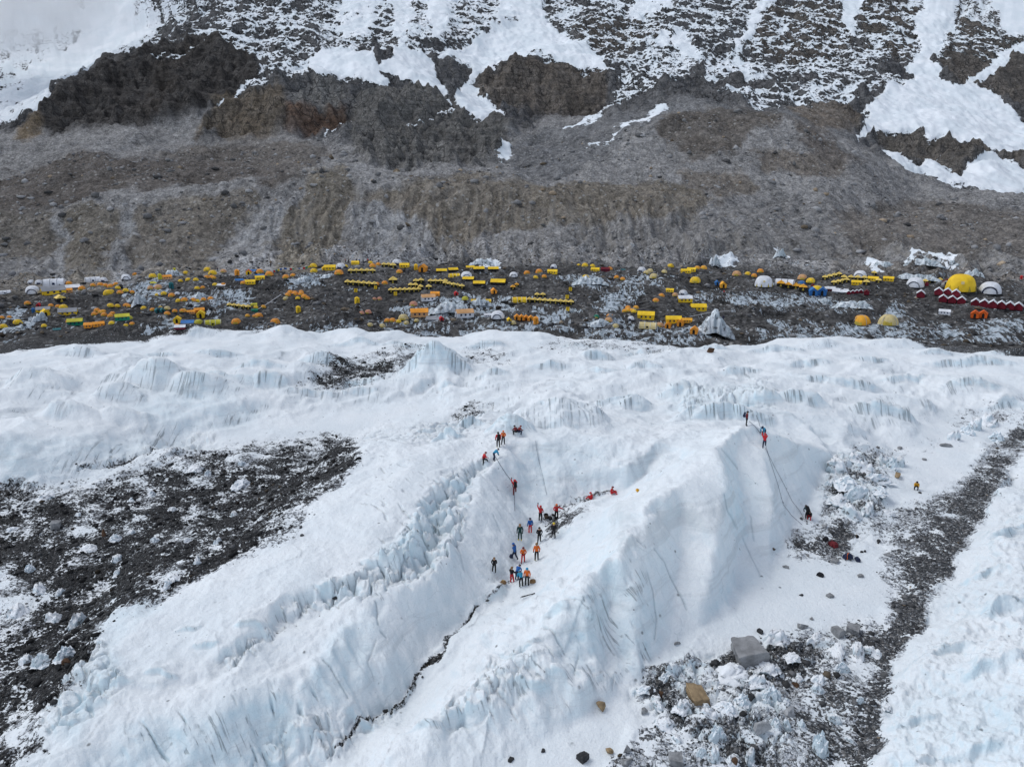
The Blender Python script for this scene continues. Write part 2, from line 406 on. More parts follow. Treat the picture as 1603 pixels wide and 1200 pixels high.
# ------------------------------------------------------------------ patches on the ground, outlined in the photograph
RUBBLE = poly_mask([
    (.73, [(-420, 800), (0, 768), (60, 764), (130, 757), (200, 738), (260, 718), (330, 702), (420, 692), (480, 681), (545, 680), (562, 690), (562, 720), (540, 745), (495, 780), (460, 845), (350, 880), (300, 915), (240, 940), (190, 955), (150, 995), (140, 1030), (110, 1075), (95, 1095), (60, 1115), (60, 1150), (20, 1195), (-20, 1300), (-420, 1420)]),
    (.58, [(60, 764), (130, 757), (200, 738), (260, 718), (330, 702), (420, 692), (480, 681), (545, 680), (480, 712), (380, 738), (250, 760), (100, 790), (0, 800), (0, 768)]),
    (.48, [(-420, 900), (0, 880), (40, 900), (60, 950), (40, 985), (0, 1010), (-420, 1050)]),
    (.5, [(20, 1115), (75, 1120), (70, 1180), (30, 1190), (0, 1160)]),
    (.66, [(1700, 640), (1603, 655), (1590, 662), (1535, 715), (1485, 770), (1400, 795), (1390, 850), (1402, 905), (1392, 965), (1330, 972), (1290, 988), (1200, 995), (1150, 1012), (1110, 1030), (1040, 1042), (1010, 1062), (1000, 1090), (1058, 1108), (1010, 1140), (950, 1195), (900, 1400), (1300, 1400), (1345, 1235), (1376, 1165), (1384, 1105), (1398, 1045), (1430, 995), (1464, 945), (1500, 872), (1560, 775), (1603, 705), (1720, 660)]),
    (.84, [(1500, 790), (1460, 830), (1430, 880), (1410, 920), (1410, 980), (1370, 1020), (1360, 1080), (1350, 1150), (1320, 1230), (1345, 1235), (1376, 1165), (1384, 1105), (1398, 1045), (1430, 995), (1464, 945), (1500, 872), (1560, 775), (1550, 750)]),
    (.52, [(1050, 1040), (1130, 1030), (1220, 1040), (1260, 1090), (1230, 1130), (1130, 1160), (1070, 1140), (1060, 1100)]),
    (.62, [(846, 806), (935, 775), (930, 788), (885, 826), (855, 856), (843, 846)]),
    (.64, [(1258, 812), (1330, 822), (1348, 850), (1330, 884), (1240, 874), (1212, 862)]),
    (.56, [(1356, 768), (1385, 788), (1402, 800), (1400, 840), (1370, 832), (1330, 822), (1300, 812), (1340, 795)]), (.5, [(1384, 840), (1400, 840), (1410, 900), (1396, 960), (1380, 905)]),
    (.56, [(1318, 704), (1352, 702), (1412, 704), (1418, 718), (1390, 722), (1385, 745), (1392, 758), (1370, 770), (1365, 785), (1395, 812), (1340, 800), (1300, 812), (1285, 800), (1290, 750), (1312, 730), (1360, 740), (1340, 718)]),
    (.68, [(490, 582), (520, 570), (560, 560), (660, 550), (672, 560), (630, 574), (590, 598), (520, 607), (450, 614), (490, 600)]),
    (.62, [(700, 553), (770, 548), (805, 560), (790, 566), (740, 564)]),
    (.62, [(720, 640), (765, 624), (768, 632), (738, 652), (700, 668), (712, 652)]),
    (.62, [(1470, 662), (1530, 645), (1580, 640), (1603, 650), (1560, 662), (1500, 668)]),
    (.62, [(1000, 548), (1060, 544), (1120, 546), (1070, 556), (1010, 556)]),
    (.56, [(900, 652), (944, 643), (948, 650), (918, 660)]),
    (.62, [(880, 533), (990, 534), (1040, 545), (930, 548), (820, 545)]),
    (.58, [(1430, 700), (1460, 690), (1475, 696), (1440, 706)]),
], 8)
RUBBLE = np.maximum(RUBBLE, line_mask([
    (.62, 5, [(800, 906), (770, 930), (745, 957), (718, 985), (700, 1002), (684, 1025), (665, 1052), (650, 1075)]),
    (.62, 4, [(650, 1075), (625, 1098), (600, 1112)]),
    (.55, 4, [(600, 1112), (560, 1135), (545, 1150), (512, 1192)]),
    (.6, 9, [(1010, 1052), (1050, 1040), (1100, 1033)]),
    (.55, 5, [(130, 742), (200, 727), (250, 705)]),
    (.5, 3, [(470, 970), (440, 985), (405, 1000)]),
    (.5, 4, [(880, 780), (960, 768)]),
], 1))
SERAC = blur_mask(np.maximum(poly_mask([
    (1, [(700, 742), (760, 712), (765, 722), (735, 770), (722, 830), (690, 885), (640, 915), (560, 935), (480, 955), (420, 1010), (350, 1060), (340, 1040), (410, 985), (480, 930), (560, 895), (620, 850), (660, 790)]),
    (.7, [(350, 690), (200, 725), (140, 745), (210, 705), (330, 678)]),
    (1, [(1300, 715), (1345, 712), (1412, 722), (1390, 760), (1370, 800), (1290, 806), (1285, 770)]),
    (.8, [(60, 1100), (140, 1010), (160, 1010), (190, 1060), (150, 1120), (90, 1160)]),
    (.8, [(1010, 1048), (1080, 1030), (1150, 1020), (1300, 1000), (1340, 1020), (1240, 1060), (1230, 1180), (1150, 1200), (1020, 1110)]),
    (.7, [(1060, 612), (1210, 604), (1205, 645), (1070, 652)]),
    (.7, [(560, 665), (700, 660), (770, 625), (760, 660), (700, 690), (560, 690)]),
    (.6, [(380, 1200), (440, 1130), (545, 1115), (610, 1090), (620, 1110), (520, 1190), (470, 1240)]),
    (.6, [(680, 1110), (760, 1040), (800, 1010), (870, 1060), (790, 1120), (700, 1150)]),
    (.10, [(1400, 1050), (1603, 780), (1900, 760), (1900, 1300), (1380, 1300)]),
]), 0), 5)
STREAK = poly_mask([
    (1, [(270, 655), (330, 630), (420, 612), (460, 640), (400, 672), (300, 690), (180, 735), (60, 760), (120, 715), (200, 690)]),
    (1, [(560, 690), (700, 735), (770, 715), (740, 780), (720, 840), (690, 890), (600, 940), (480, 960), (400, 1020), (340, 1070), (330, 1040), (420, 970), (520, 900), (600, 850), (560, 780)]),
    (1, [(200, 1130), (330, 1110), (440, 1060), (520, 1080), (560, 1140), (480, 1260), (100, 1260)]),
    (1, [(850, 970), (900, 920), (960, 870), (1010, 880), (1030, 1020), (960, 1075), (880, 1100), (800, 1060)]),
    (1, [(780, 1090), (880, 1070), (900, 1120), (800, 1130)]),
    (1, [(670, 1140), (790, 1020), (820, 1040), (760, 1110), (690, 1160)]),
    (1, [(990, 1070), (1080, 1025), (1130, 1020), (1100, 1060), (1020, 1090)]),
    (1, [(1040, 620), (1100, 600), (1215, 595), (1210, 650), (1060, 660)]),
    (1, [(740, 690), (760, 620), (900, 600), (1000, 650), (900, 680), (820, 670)]),
    (.8, [(-420, 530), (500, 530), (900, 550), (1700, 550), (1700, 640), (1340, 690), (1300, 640), (900, 620), (500, 640), (300, 640), (-420, 700)]),
], 8)
CRACK = line_mask([
    (1, 1.58, [(1128, 702), (1140, 714), (1156, 734)]), (1, 1.58, [(1136, 772), (1140, 798), (1150, 812), (1157, 826)]), (.8, 1.44, [(1175, 808), (1182, 842)]), (1, 1.44, [(998, 847), (1010, 856)]), (1, 1.44, [(1024, 860), (1040, 880), (1050, 905), (1064, 930), (1076, 956)]), (.9, 1.44, [(1012, 896), (1020, 925), (1028, 965), (1025, 1000)]), (1, 1.73, [(587, 940), (592, 976)]), (1, 1.44, [(597, 987), (606, 997)]), (.8, 1.30, [(592, 998), (576, 1028), (585, 1052)]), (1, 1.58, [(504, 1022), (520, 1042), (534, 1064), (546, 1090)]), (.7, 1.30, [(838, 690), (843, 715), (848, 740), (856, 775)]), (.7, 1.30, [(772, 806), (782, 832)]), (.7, 1.30, [(712, 845), (726, 892)]), (.7, 1.15, [(1330, 860), (1360, 830)]), (.8, 1.58, [(745, 1065), (768, 1060), (785, 1045)]), (.7, 1.44, [(905, 1030), (898, 1060)]), (.8, 1.44, [(960, 1060), (957, 1080)]), (.7, 1.44, [(1165, 840), (1190, 900)]),
], 0)
BARE = poly_mask([      # wind-scoured blue ice
    (1, [(1140, 780), (1155, 760), (1180, 760), (1190, 790), (1175, 850), (1150, 825)]),
    (.8, [(1130, 700), (1170, 760), (1140, 780), (1128, 740)]),
    (.9, [(1115, 970), (1120, 930), (1160, 900), (1200, 890), (1190, 905)]),
    (.9, [(880, 960), (930, 900), (965, 890), (950, 960), (930, 1040), (890, 1060)]),
    (.8, [(980, 900), (1030, 960), (1020, 1030), (970, 1070), (960, 1000)]),
    (.9, [(500, 1000), (580, 945), (600, 960), (585, 1020), (550, 1090), (480, 1110)]),
    (1, [(200, 1130), (330, 1115), (440, 1070), (470, 1110), (430, 1220), (120, 1220)]),
    (1, [(130, 1180), (80, 1130), (150, 1040), (200, 1020), (160, 1090)]),
    (.8, [(150, 990), (200, 930), (260, 930), (230, 960), (160, 1040)]),
    (.8, [(200, 640), (310, 600), (420, 640), (380, 665), (280, 680)]),
    (.8, [(0, 700), (200, 690), (330, 680), (150, 735), (0, 762)]),
    (.7, [(820, 700), (870, 740), (860, 800), (800, 800), (820, 740)]),
    (.9, [(580, 890), (640, 820), (680, 770), (700, 800), (650, 880)]),
    (.8, [(640, 560), (680, 545), (720, 560), (700, 590), (630, 600)]),
    (.7, [(1040, 610), (1210, 600), (1200, 650), (1050, 655)]),
    (.6, [(1400, 1100), (1500, 1060), (1603, 1100), (1603, 1200), (1380, 1200)]),
    (.6, [(900, 740), (960, 720), (1000, 700), (960, 690), (850, 690), (840, 740)]),
], 10)
RBANK = poly_mask([(1, [(1400, 1070), (1470, 970), (1603, 740), (1900, 720), (1900, 1400), (1360, 1400)])], 10)
PLANE = poly_mask([      # clean planar ice faces and the smooth back of the left ramp
    (1, [(1125, 690), (1290, 690), (1300, 740), (1262, 810), (1190, 905), (1100, 985), (1000, 1045), (945, 1000), (1000, 850), (1050, 770)]),
    (.9, [(776, 716), (850, 780), (830, 870), (745, 955), (660, 1050), (560, 1010), (600, 940), (700, 860)]),
    (.7, [(560, 715), (700, 698), (640, 800), (560, 880), (400, 950), (250, 1040), (160, 1020), (300, 905), (460, 835)]),
    (.6, [(800, 690), (930, 690), (960, 740), (870, 790), (830, 770)]),
], 8)
FLAT = poly_mask([      # drifted smooth snow and frozen pond
    (1, [(1362, 760), (1380, 720), (1420, 700), (1400, 690), (1480, 640), (1560, 650), (1530, 715), (1480, 768), (1400, 790)]),
    (1, [(1100, 990), (1200, 910), (1262, 850), (1330, 880), (1395, 860), (1400, 905), (1390, 965), (1290, 985), (1150, 1010)]),
    (1, [(250, 712), (420, 665), (560, 640), (690, 612), (700, 640), (640, 690), (560, 690), (480, 680), (330, 700)]),
    (.8, [(870, 850), (950, 770), (1090, 680), (1160, 660), (1050, 750), (960, 840), (900, 900)]),
    (.9, [(1000, 1040), (940, 1085), (860, 1140), (830, 1200), (800, 1300), (930, 1300), (960, 1190), (1000, 1120), (980, 1080)]),
], 8)

# ice mounds and steps of the farther glacier: u, v of the front foot, width px, height m, front run / height, depth / width
MOUNDS = [
    (65, 531, 110, 2.0, 1.6, .35), (40, 612, 90, 3.0, 1.5, .5), (180, 524, 60, 1.6, 1.4, .4), (229, 524, 66, 2.2, 1.3, .4), (300, 524, 90, 1.6, 1.5, .4), (448, 524, 90, 1.5, 1.4, .4), (503, 574, 80, 2.4, .9, .5), (404, 612, 100, 2.6, .9, .45),
    (229, 612, 84, 3.0, 1.2, .5), (176, 628, 70, 2.6, 1.2, .5), (296, 622, 80, 2.6, 1.2, .5), (405, 584, 84, 1.6, .7, .4), (330, 560, 80, 1.4, .8, .4), (120, 560, 90, 2.0, 1.0, .45), (250, 562, 60, 1.2, .6, .4), (340, 600, 50, 1.4, .7, .4), (90, 660, 110, 2.4, 1.2, .4), (180, 676, 90, 2.0, 1.0, .4),
    (684, 602, 116, 3.0, .9, .5), (690, 618, 60, 1.6, .45, .4), (556, 604, 76, 1.6, .45, .35), (600, 572, 60, 1.0, .5, .3), (640, 552, 70, 1.2, .6, .4), (560, 540, 80, 1.4, .8, .4), (760, 545, 90, 1.4, .7, .4), (770, 590, 60, 1.6, .6, .4), (870, 668, 180, 3.4, 1.2, .5), (800, 680, 90, 2.2, .9, .4),
    (934, 560, 60, 1.4, .5, .4), (945, 588, 70, 1.5, .5, .4), (860, 580, 70, 1.3, .5, .4), (1010, 585, 80, 1.8, .6, .4), (1060, 620, 60, 1.4, .5, .4), (980, 640, 90, 2.2, .9, .4), (1137, 660, 160, 2.6, .45, .4), (1200, 640, 70, 2.4, .45, .5), (1117, 548, 60, 1.3, .6, .4), (1215, 552, 90, 1.5, .6, .4),
    (1300, 548, 120, 2.0, 1.2, .35), (1413, 546, 110, 2.0, 1.2, .35), (1265, 574, 70, 1.4, .45, .4), (1290, 600, 50, 1.4, .45, .4), (1366, 566, 60, 1.2, .5, .4), (1525, 572, 140, 1.8, .4, .3), (1590, 560, 80, 1.6, .6, .4), (1340, 610, 90, 1.8, .8, .4), (1420, 600, 80, 1.4, .6, .4), (1260, 640, 90, 2.2, .9, .4), (1395, 660, 110, 2.2, .55, .3),
    (1520, 620, 90, 1.4, .5, .4), (1580, 640, 80, 1.6, .5, .4), (1520, 676, 60, 1.6, .4, .5), (1160, 580, 80, 1.4, .6, .4), (735, 668, 60, 1.6, .4, .4), (700, 690, 50, 1.2, .4, .4), (660, 650, 50, 1.0, .4, .4), (620, 545, 60, 1.2, .6, .4), (900, 545, 60, 1.0, .5, .4), (1000, 555, 70, 1.2, .5, .4), (1470, 556, 60, 1.2, .5, .4), (480, 625, 90, 1.2, .45, .3), (560, 622, 70, 1.0, .4, .3),
    (728, 1112, 96, 1.0, .4, .35), (825, 1112, 70, .8, .4, .35), (868, 1104, 50, .7, .4, .4), (660, 1146, 84, .8, .4, .35), (320, 1012, 60, .55, .4, .35), (250, 1062, 70, .65, .4, .35), (178, 1078, 60, .7, .45, .4), (560, 1135, 70, .7, .45, .4), (470, 1180, 90, .9, .45, .4), (140, 1112, 60, .9, .5, .4),
    (820, 1035, 60, .7, .4, .4), (870, 1000, 50, .8, .4, .4), (290, 985, 50, .5, .4, .35), (400, 990, 60, .6, .4, .35), (520, 935, 70, .7, .4, .35), (600, 905, 70, .8, .4, .35), (650, 870, 60, .9, .4, .4), (690, 820, 60, .9, .4, .4), (720, 770, 50, .8, .4, .4), (1040, 1062, 70, .8, .35, .4), (1085, 1045, 60, .7, .35, .4), (1000, 1085, 40, .5, .4, .4),
    (1440, 1130, 90, .9, .5, .4), (1520, 1180, 110, .9, .5, .4), (1560, 1060, 110, 1.0, .6, .4), (1490, 1020, 70, .8, .5, .4), (1580, 960, 90, 1.0, .6, .4), (1540, 900, 70, .9, .5, .4), (1590, 840, 80, 1.0, .6, .4), (1450, 1190, 60, .7, .5, .4),
]
def _seat():
    out = []
    for u, v, w, h, fr, dp in MOUNDS:
        z = 4.0
        for _ in range(6):
            x, y, _z = at_z(u, v, z)
            z = float(bilin(near_grid, np.array([(x - NX0) / NS]), np.array([(y - NY0) / NS]))[0])
        t = math.hypot(x, y)
        wm = w * t / F
        out.append((x, y, wm, h, fr, dp))
    return out
SEATS = _seat()
def mounds(x, y):
    h = np.zeros(x.shape, np.float32); face = np.zeros(x.shape, np.float32)
    sel = np.where((np.hypot(x, y) > 40) & (np.hypot(x, y) < 180))[0]
    if len(sel) == 0:
        return h, face
    X, Y = x[sel], y[sel]
    nf = .4 + .6 * smooth(75, 95, np.hypot(X, Y))
    X = X + nf * .9 * perlin(X / 4.2, Y / 4.2, 221) + .35 * perlin(X / 1.3, Y / 1.3, 222); Y = Y + nf * .9 * perlin(X / 4.2, Y / 4.2, 223) + .35 * perlin(X / 1.3, Y / 1.3, 224)
    H_ = np.zeros(X.shape, np.float32); F_ = np.zeros(X.shape, np.float32)
    for cx, cy, wm, hh, fr, dp in SEATS:
        rf, rb = hh * fr, wm * dp
        k = np.where((np.abs(X - cx) < wm * .62) & (Y > cy - 1) & (Y < cy + rf + rb + 1))[0]
        if len(k) == 0:
            continue
        dx = np.abs(X[k] - cx) / (wm * .55)
        yy = Y[k] - cy - rf
        rise = np.where(yy < 0, np.clip(1 + yy / rf, 0, 1), np.clip(1 - yy / rb, 0, 1) ** 1.2)
        e = np.clip(1 - dx ** 1.6, 0, 1) * rise
        add = hh * e
        H_[k] = np.maximum(H_[k], add)
        F_[k] = np.maximum(F_[k], np.where((yy < 0) & (fr < 1.0), np.clip(e * 3, 0, 1), 0))
    h[sel] = H_; face[sel] = F_
    return h, face

def terrain(x, y, want=None):
    """height of the ground; with want='near' / 'far' also the patch values there"""
    x = np.asarray(x, np.float32); y = np.asarray(y, np.float32)
    _u, _v, _d = project(x, y, bilin(near_grid, (x - NX0) / NS, (y - NY0) / NS))
    plane = sample(PLANE, _u, _v)
    jx = 1.5 * perlin(x / 7.5, y / 7.5, 211) + .75 * perlin(x / 2.9, y / 2.9, 212) + .30 * perlin(x / 1.1, y / 1.1, 215)
    jy = 1.3 * perlin(x / 7.5, y / 7.5, 213) + .65 * perlin(x / 2.9, y / 2.9, 214) + .25 * perlin(x / 1.1, y / 1.1, 216)
    jx, jy = jx * (1 - .6 * plane), jy * (1 - .6 * plane)
    zn = bilin(near_grid, (x + jx - NX0) / NS, (y + jy - NY0) / NS)
    zf = bilin(far_grid, (x - FX0) / FS, (y - FY0) / FS)
    r = np.hypot(x, y)
    k = smooth(196, 214, r)
    z = zn * (1 - k) + zf * k
    out = {}
    u, v, dep = project(x, y, z)
    wsc = np.where(r < 185, 1.0, 5.0)
    wam = np.where(r < 185, 1.0, 1.7)
    wu = wam * 11.0 * perlin(x / (3.4 * wsc), y / (4.2 * wsc), 201) + wam * 5.0 * perlin(x / (.9 * wsc), y / (1.2 * wsc), 202)
    wv = wam * 4.5 * perlin(x / (2.9 * wsc), y / (3.6 * wsc), 203) + wam * 2.2 * perlin(x / (.9 * wsc), y / (1.2 * wsc), 204)
    fo = np.where(r < 185, 0.0, 1.0)
    wu = wu + fo * (20 * perlin(x / 62, y / 62, 205) + 3 * perlin(x / 1.8, y / 1.8, 206))
    wv = wv + fo * (9 * perlin(x / 62, y / 62, 207) + 2.5 * perlin(x / 1.8, y / 1.8, 208))
    wk = np.where(r < 300, 1.0, 1 - .55 * smooth(480, 600, r))
    wu, wv = wu * wk, wv * wk
    u, v = u + wu, v + wv
    if want != 'far':
        rub = sample(RUBBLE, u, v)
        rub = np.clip(rub + .26 * perlin(x / 4.2, y / 5.0, 231) * smooth(.12, .4, rub), 0, 1)
        flat = sample(FLAT, u, v)
        ser = sample(SERAC, u, v)
        cra = sample(CRACK, u - .75 * wu, v - .75 * wv)
        stk = sample(STREAK, u, v)
        g = (1 - smooth(166, 184, r))
        # along / across the fins
        a = (x * .70 + y * .714); b = (x * .714 - y * .70)
        slp = smooth(.30, .85, bilin(slope_grid, (x + jx - NX0) / NS, (y + jy - NY0) / NS))
        rim = 1 - .55 * smooth(140, 160, r)
        calm = rim * (1 - .62 * plane) * (1 - .93 * flat) * (1 - .8 * smooth(.3, .6, rub)) * g
        far_h = smooth(88, 108, r)
        wx = x + 4 * perlin(x / 17, y / 17, 3); wy = y + 4 * perlin(x / 17, y / 17, 4)
        h = (ridged(wx / 15, wy / 11, 4, 11) - .62) * 1.5 * far_h * calm * (1 - .7 * smooth(.3, .6, rub))
        ca = a + 1.6 * perlin(x / 5, y / 5, 23); cb = b + 1.6 * perlin(x / 5, y / 5, 24)
        f1, f2, fv = cells(ca / 7.5, cb / 4.6, 25)
        h += (f1 - .45) * (.75 + .75 * fv) * calm * (.75 - .1 * far_h)          # ablation hollows with sharp rims
        g1, g2, gv = cells(wx / 12.5, wy / 9.5, 26)
        h += (g1 - .45) * 1.0 * calm * far_h * (.4 + gv)
        k1, k2, kv = cells(wx / 24, wy / 15, 28)
        h += (np.clip(1 - k1 / .72, 0, 1) ** 1.15 - .2) * 3.0 * kv * calm * far_h            # separate ice mounds
        i1, i2, iv = cells(ca / 2.6, cb / 2.0, 27)
        h += (i1 - .45) * .34 * iv * calm * (1 - .4 * far_h)
        h += .40 * fbm(x / 9.0, y / 9.0, 3, 21) * calm
        bank = sample(RBANK, u, v)
        h += bank * g * (1.0 * (ridged(x / 5.2, y / 4.2, 4, 33, .58) - .6) + .14 * fbm(x / .55, y / .7, 3, 34))
        h += .60 * (ridged(a / 3.1, b / 15.0, 3, 32) - .6) * calm * (.15 + .85 * slp) * (1 - far_h)                # ribs down the flanks
        h += .15 * fbm(a / 1.1, b / 3.4, 3, 31) * calm * (.2 + .8 * slp) * (1 - .8 * far_h)
        h += .16 * (ridged(x / 1.9, y / 2.3, 3, 42, .6) - .6) * calm * (1 - .3 * far_h)
        h += .065 * fbm(x / .85, y / .85, 3, 41) * (calm + .15) * (1 - .65 * far_h)                 # sun cups
        sx = x + .5 * perlin(x / 1.7, y / 1.7, 61); sy = y + .5 * perlin(x / 1.7, y / 1.7, 62)
        d1, d2, cv = cells(sx / 1.5, sy / 1.5, 5)
        e1, e2, ev = cells(sx / .62, sy / .62, 6)
        blk = smooth(0, .28, d2 - d1) * (.25 + .9 * cv) + .4 * smooth(0, .3, e2 - e1) * ev
        h += (blk - .62) * .95 * ser * (1 - .5 * flat) * g
        # open joints and melt channels on the steps
        ch = ridged(a / 2.1, b / 9.0, 2, 71)
        h -= .42 * smooth(.86, .97, ch) * stk * calm * (1 - .6 * far_h)
        h -= .14 * cra * g
        # rubble relief with ice knobs
        h += rub * g * (.38 * fbm(x / 5.2, y / 5.2, 3, 51) + .10 * fbm(x / .8, y / .8, 2, 52))
        mh, mface = mounds(x, y)
        z = z + h + mh * (1 - .9 * flat)
        stk = np.maximum(stk, mface)
        out.update(rubble=np.maximum(rub, smooth(167, 172, r + 1.5 * perlin(x / 6, y / 6, 88))), serac=ser, crack=cra, streak=stk * (1 - flat),
                   bare=np.maximum(sample(BARE, u, v), .8 * mface) * (1 - flat))
    camp = smooth(176, 192, r) * (1 - smooth(290, 318, r))
    z = z + camp * (1.9 * fbm(x / 34, y / 26, 2, 101) + 1.5 * fbm(x / 9.5, y / 8.0, 4, 102) + 1.6 * (ridged(x / 22, y / 15, 3, 103) - .6))
    if want != 'near':
        mor = smooth(300, 330, r)
        wall = mor * (1 - smooth(376, 420, r))
        az = np.arctan2(x, y)
        far = smooth(470, 560, r)
        rockm = sample(ROCK, u, v)
        snowm = sample(SNOW, u, v)
        z = z + wall * (1 - smooth(.2, .5, rockm)) * (.55 + .8 * perlin(az * 7, r / 300, 110)) * (
            10.0 * (ridged(az * 21 + .8 * perlin(x / 50, y / 40, 9), r / 170, 4, 111, .55) - .55) + 2.2 * (ridged(az * 66 + .5 * perlin(x / 20, y / 20, 8), r / 90, 2, 109) - .5))
        z = z + mor * (1 - .6 * snowm) * (3.0 * fbm(x / 30, y / 30, 4, 112) + 2.4 * (ridged(x / 21 + .3 * perlin(x / 9, y / 9, 7), y / 34, 4, 108, .6) - .55) + .7 * fbm(x / 4.6, y / 4.6, 2, 113))
        rough = rockm * mor * (1 - .75 * snowm)
        wx = x + 16 * perlin(x / 60, y / 60, 114); wy = y + 16 * perlin(x / 60, y / 60, 115)
        z = z + rough * (25 * (ridged(wx / 88, wy / 150, 4, 116, .48) - .55) + 8 * (ridged(az * 26 + .5 * perlin(x / 60, y / 60, 128), r / 260, 3, 129) - .55) + 7.5 * (ridged((x + .6 * y) / 30, (y - .5 * x) / 70, 4, 117, .6) - .55))
        z = z + far * (1 - rockm) * (1 - snowm) * 4 * (ridged(wx / 40, wy / 70, 4, 118) - .5)
        z = z + snowm * mor * .9 * fbm(x / 22, y / 22, 3, 119) + 2.0 * smooth(.55, .98, snowm) * far
        z = z + rough * (2.4 * fbm(x / 8.5, y / 8.5, 3, 124, .6) + 5 * (ridged(wx / 19, wy / 27, 3, 125) - .55))
        # bedding: uneven ledges and risers along the tilted strata
        q = z + .20 * x + .03 * y + 17 * perlin(x / 130, y / 130, 120) + 4 * perlin(x / 33, y / 33, 126)
        z = z + rough * (.55 + .9 * perlin(x / 45, y / 45, 127)) * (3.4 * perlin(q / 10.0, x / 110, 122) + 1.6 * perlin(q / 3.9, x / 60, 123))
        out.update(snow=snowm, rock=rockm, u=u, v=v, wall=wall)
    out['z'] = z
    return out
ROCK = poly_mask([
    (1, [(-420, -340), (2010, -340), (2010, 285), (1603, 285), (1500, 290), (1400, 256), (1345, 222), (1300, 168), (1150, 165), (1062, 150), (960, 182), (850, 180), (832, 205), (805, 200), (785, 250), (700, 264), (600, 258), (560, 226), (520, 207), (450, 216), (330, 222), (298, 222), (330, 172), (230, 200), (48, 208), (-420, 200)]),
], 5)
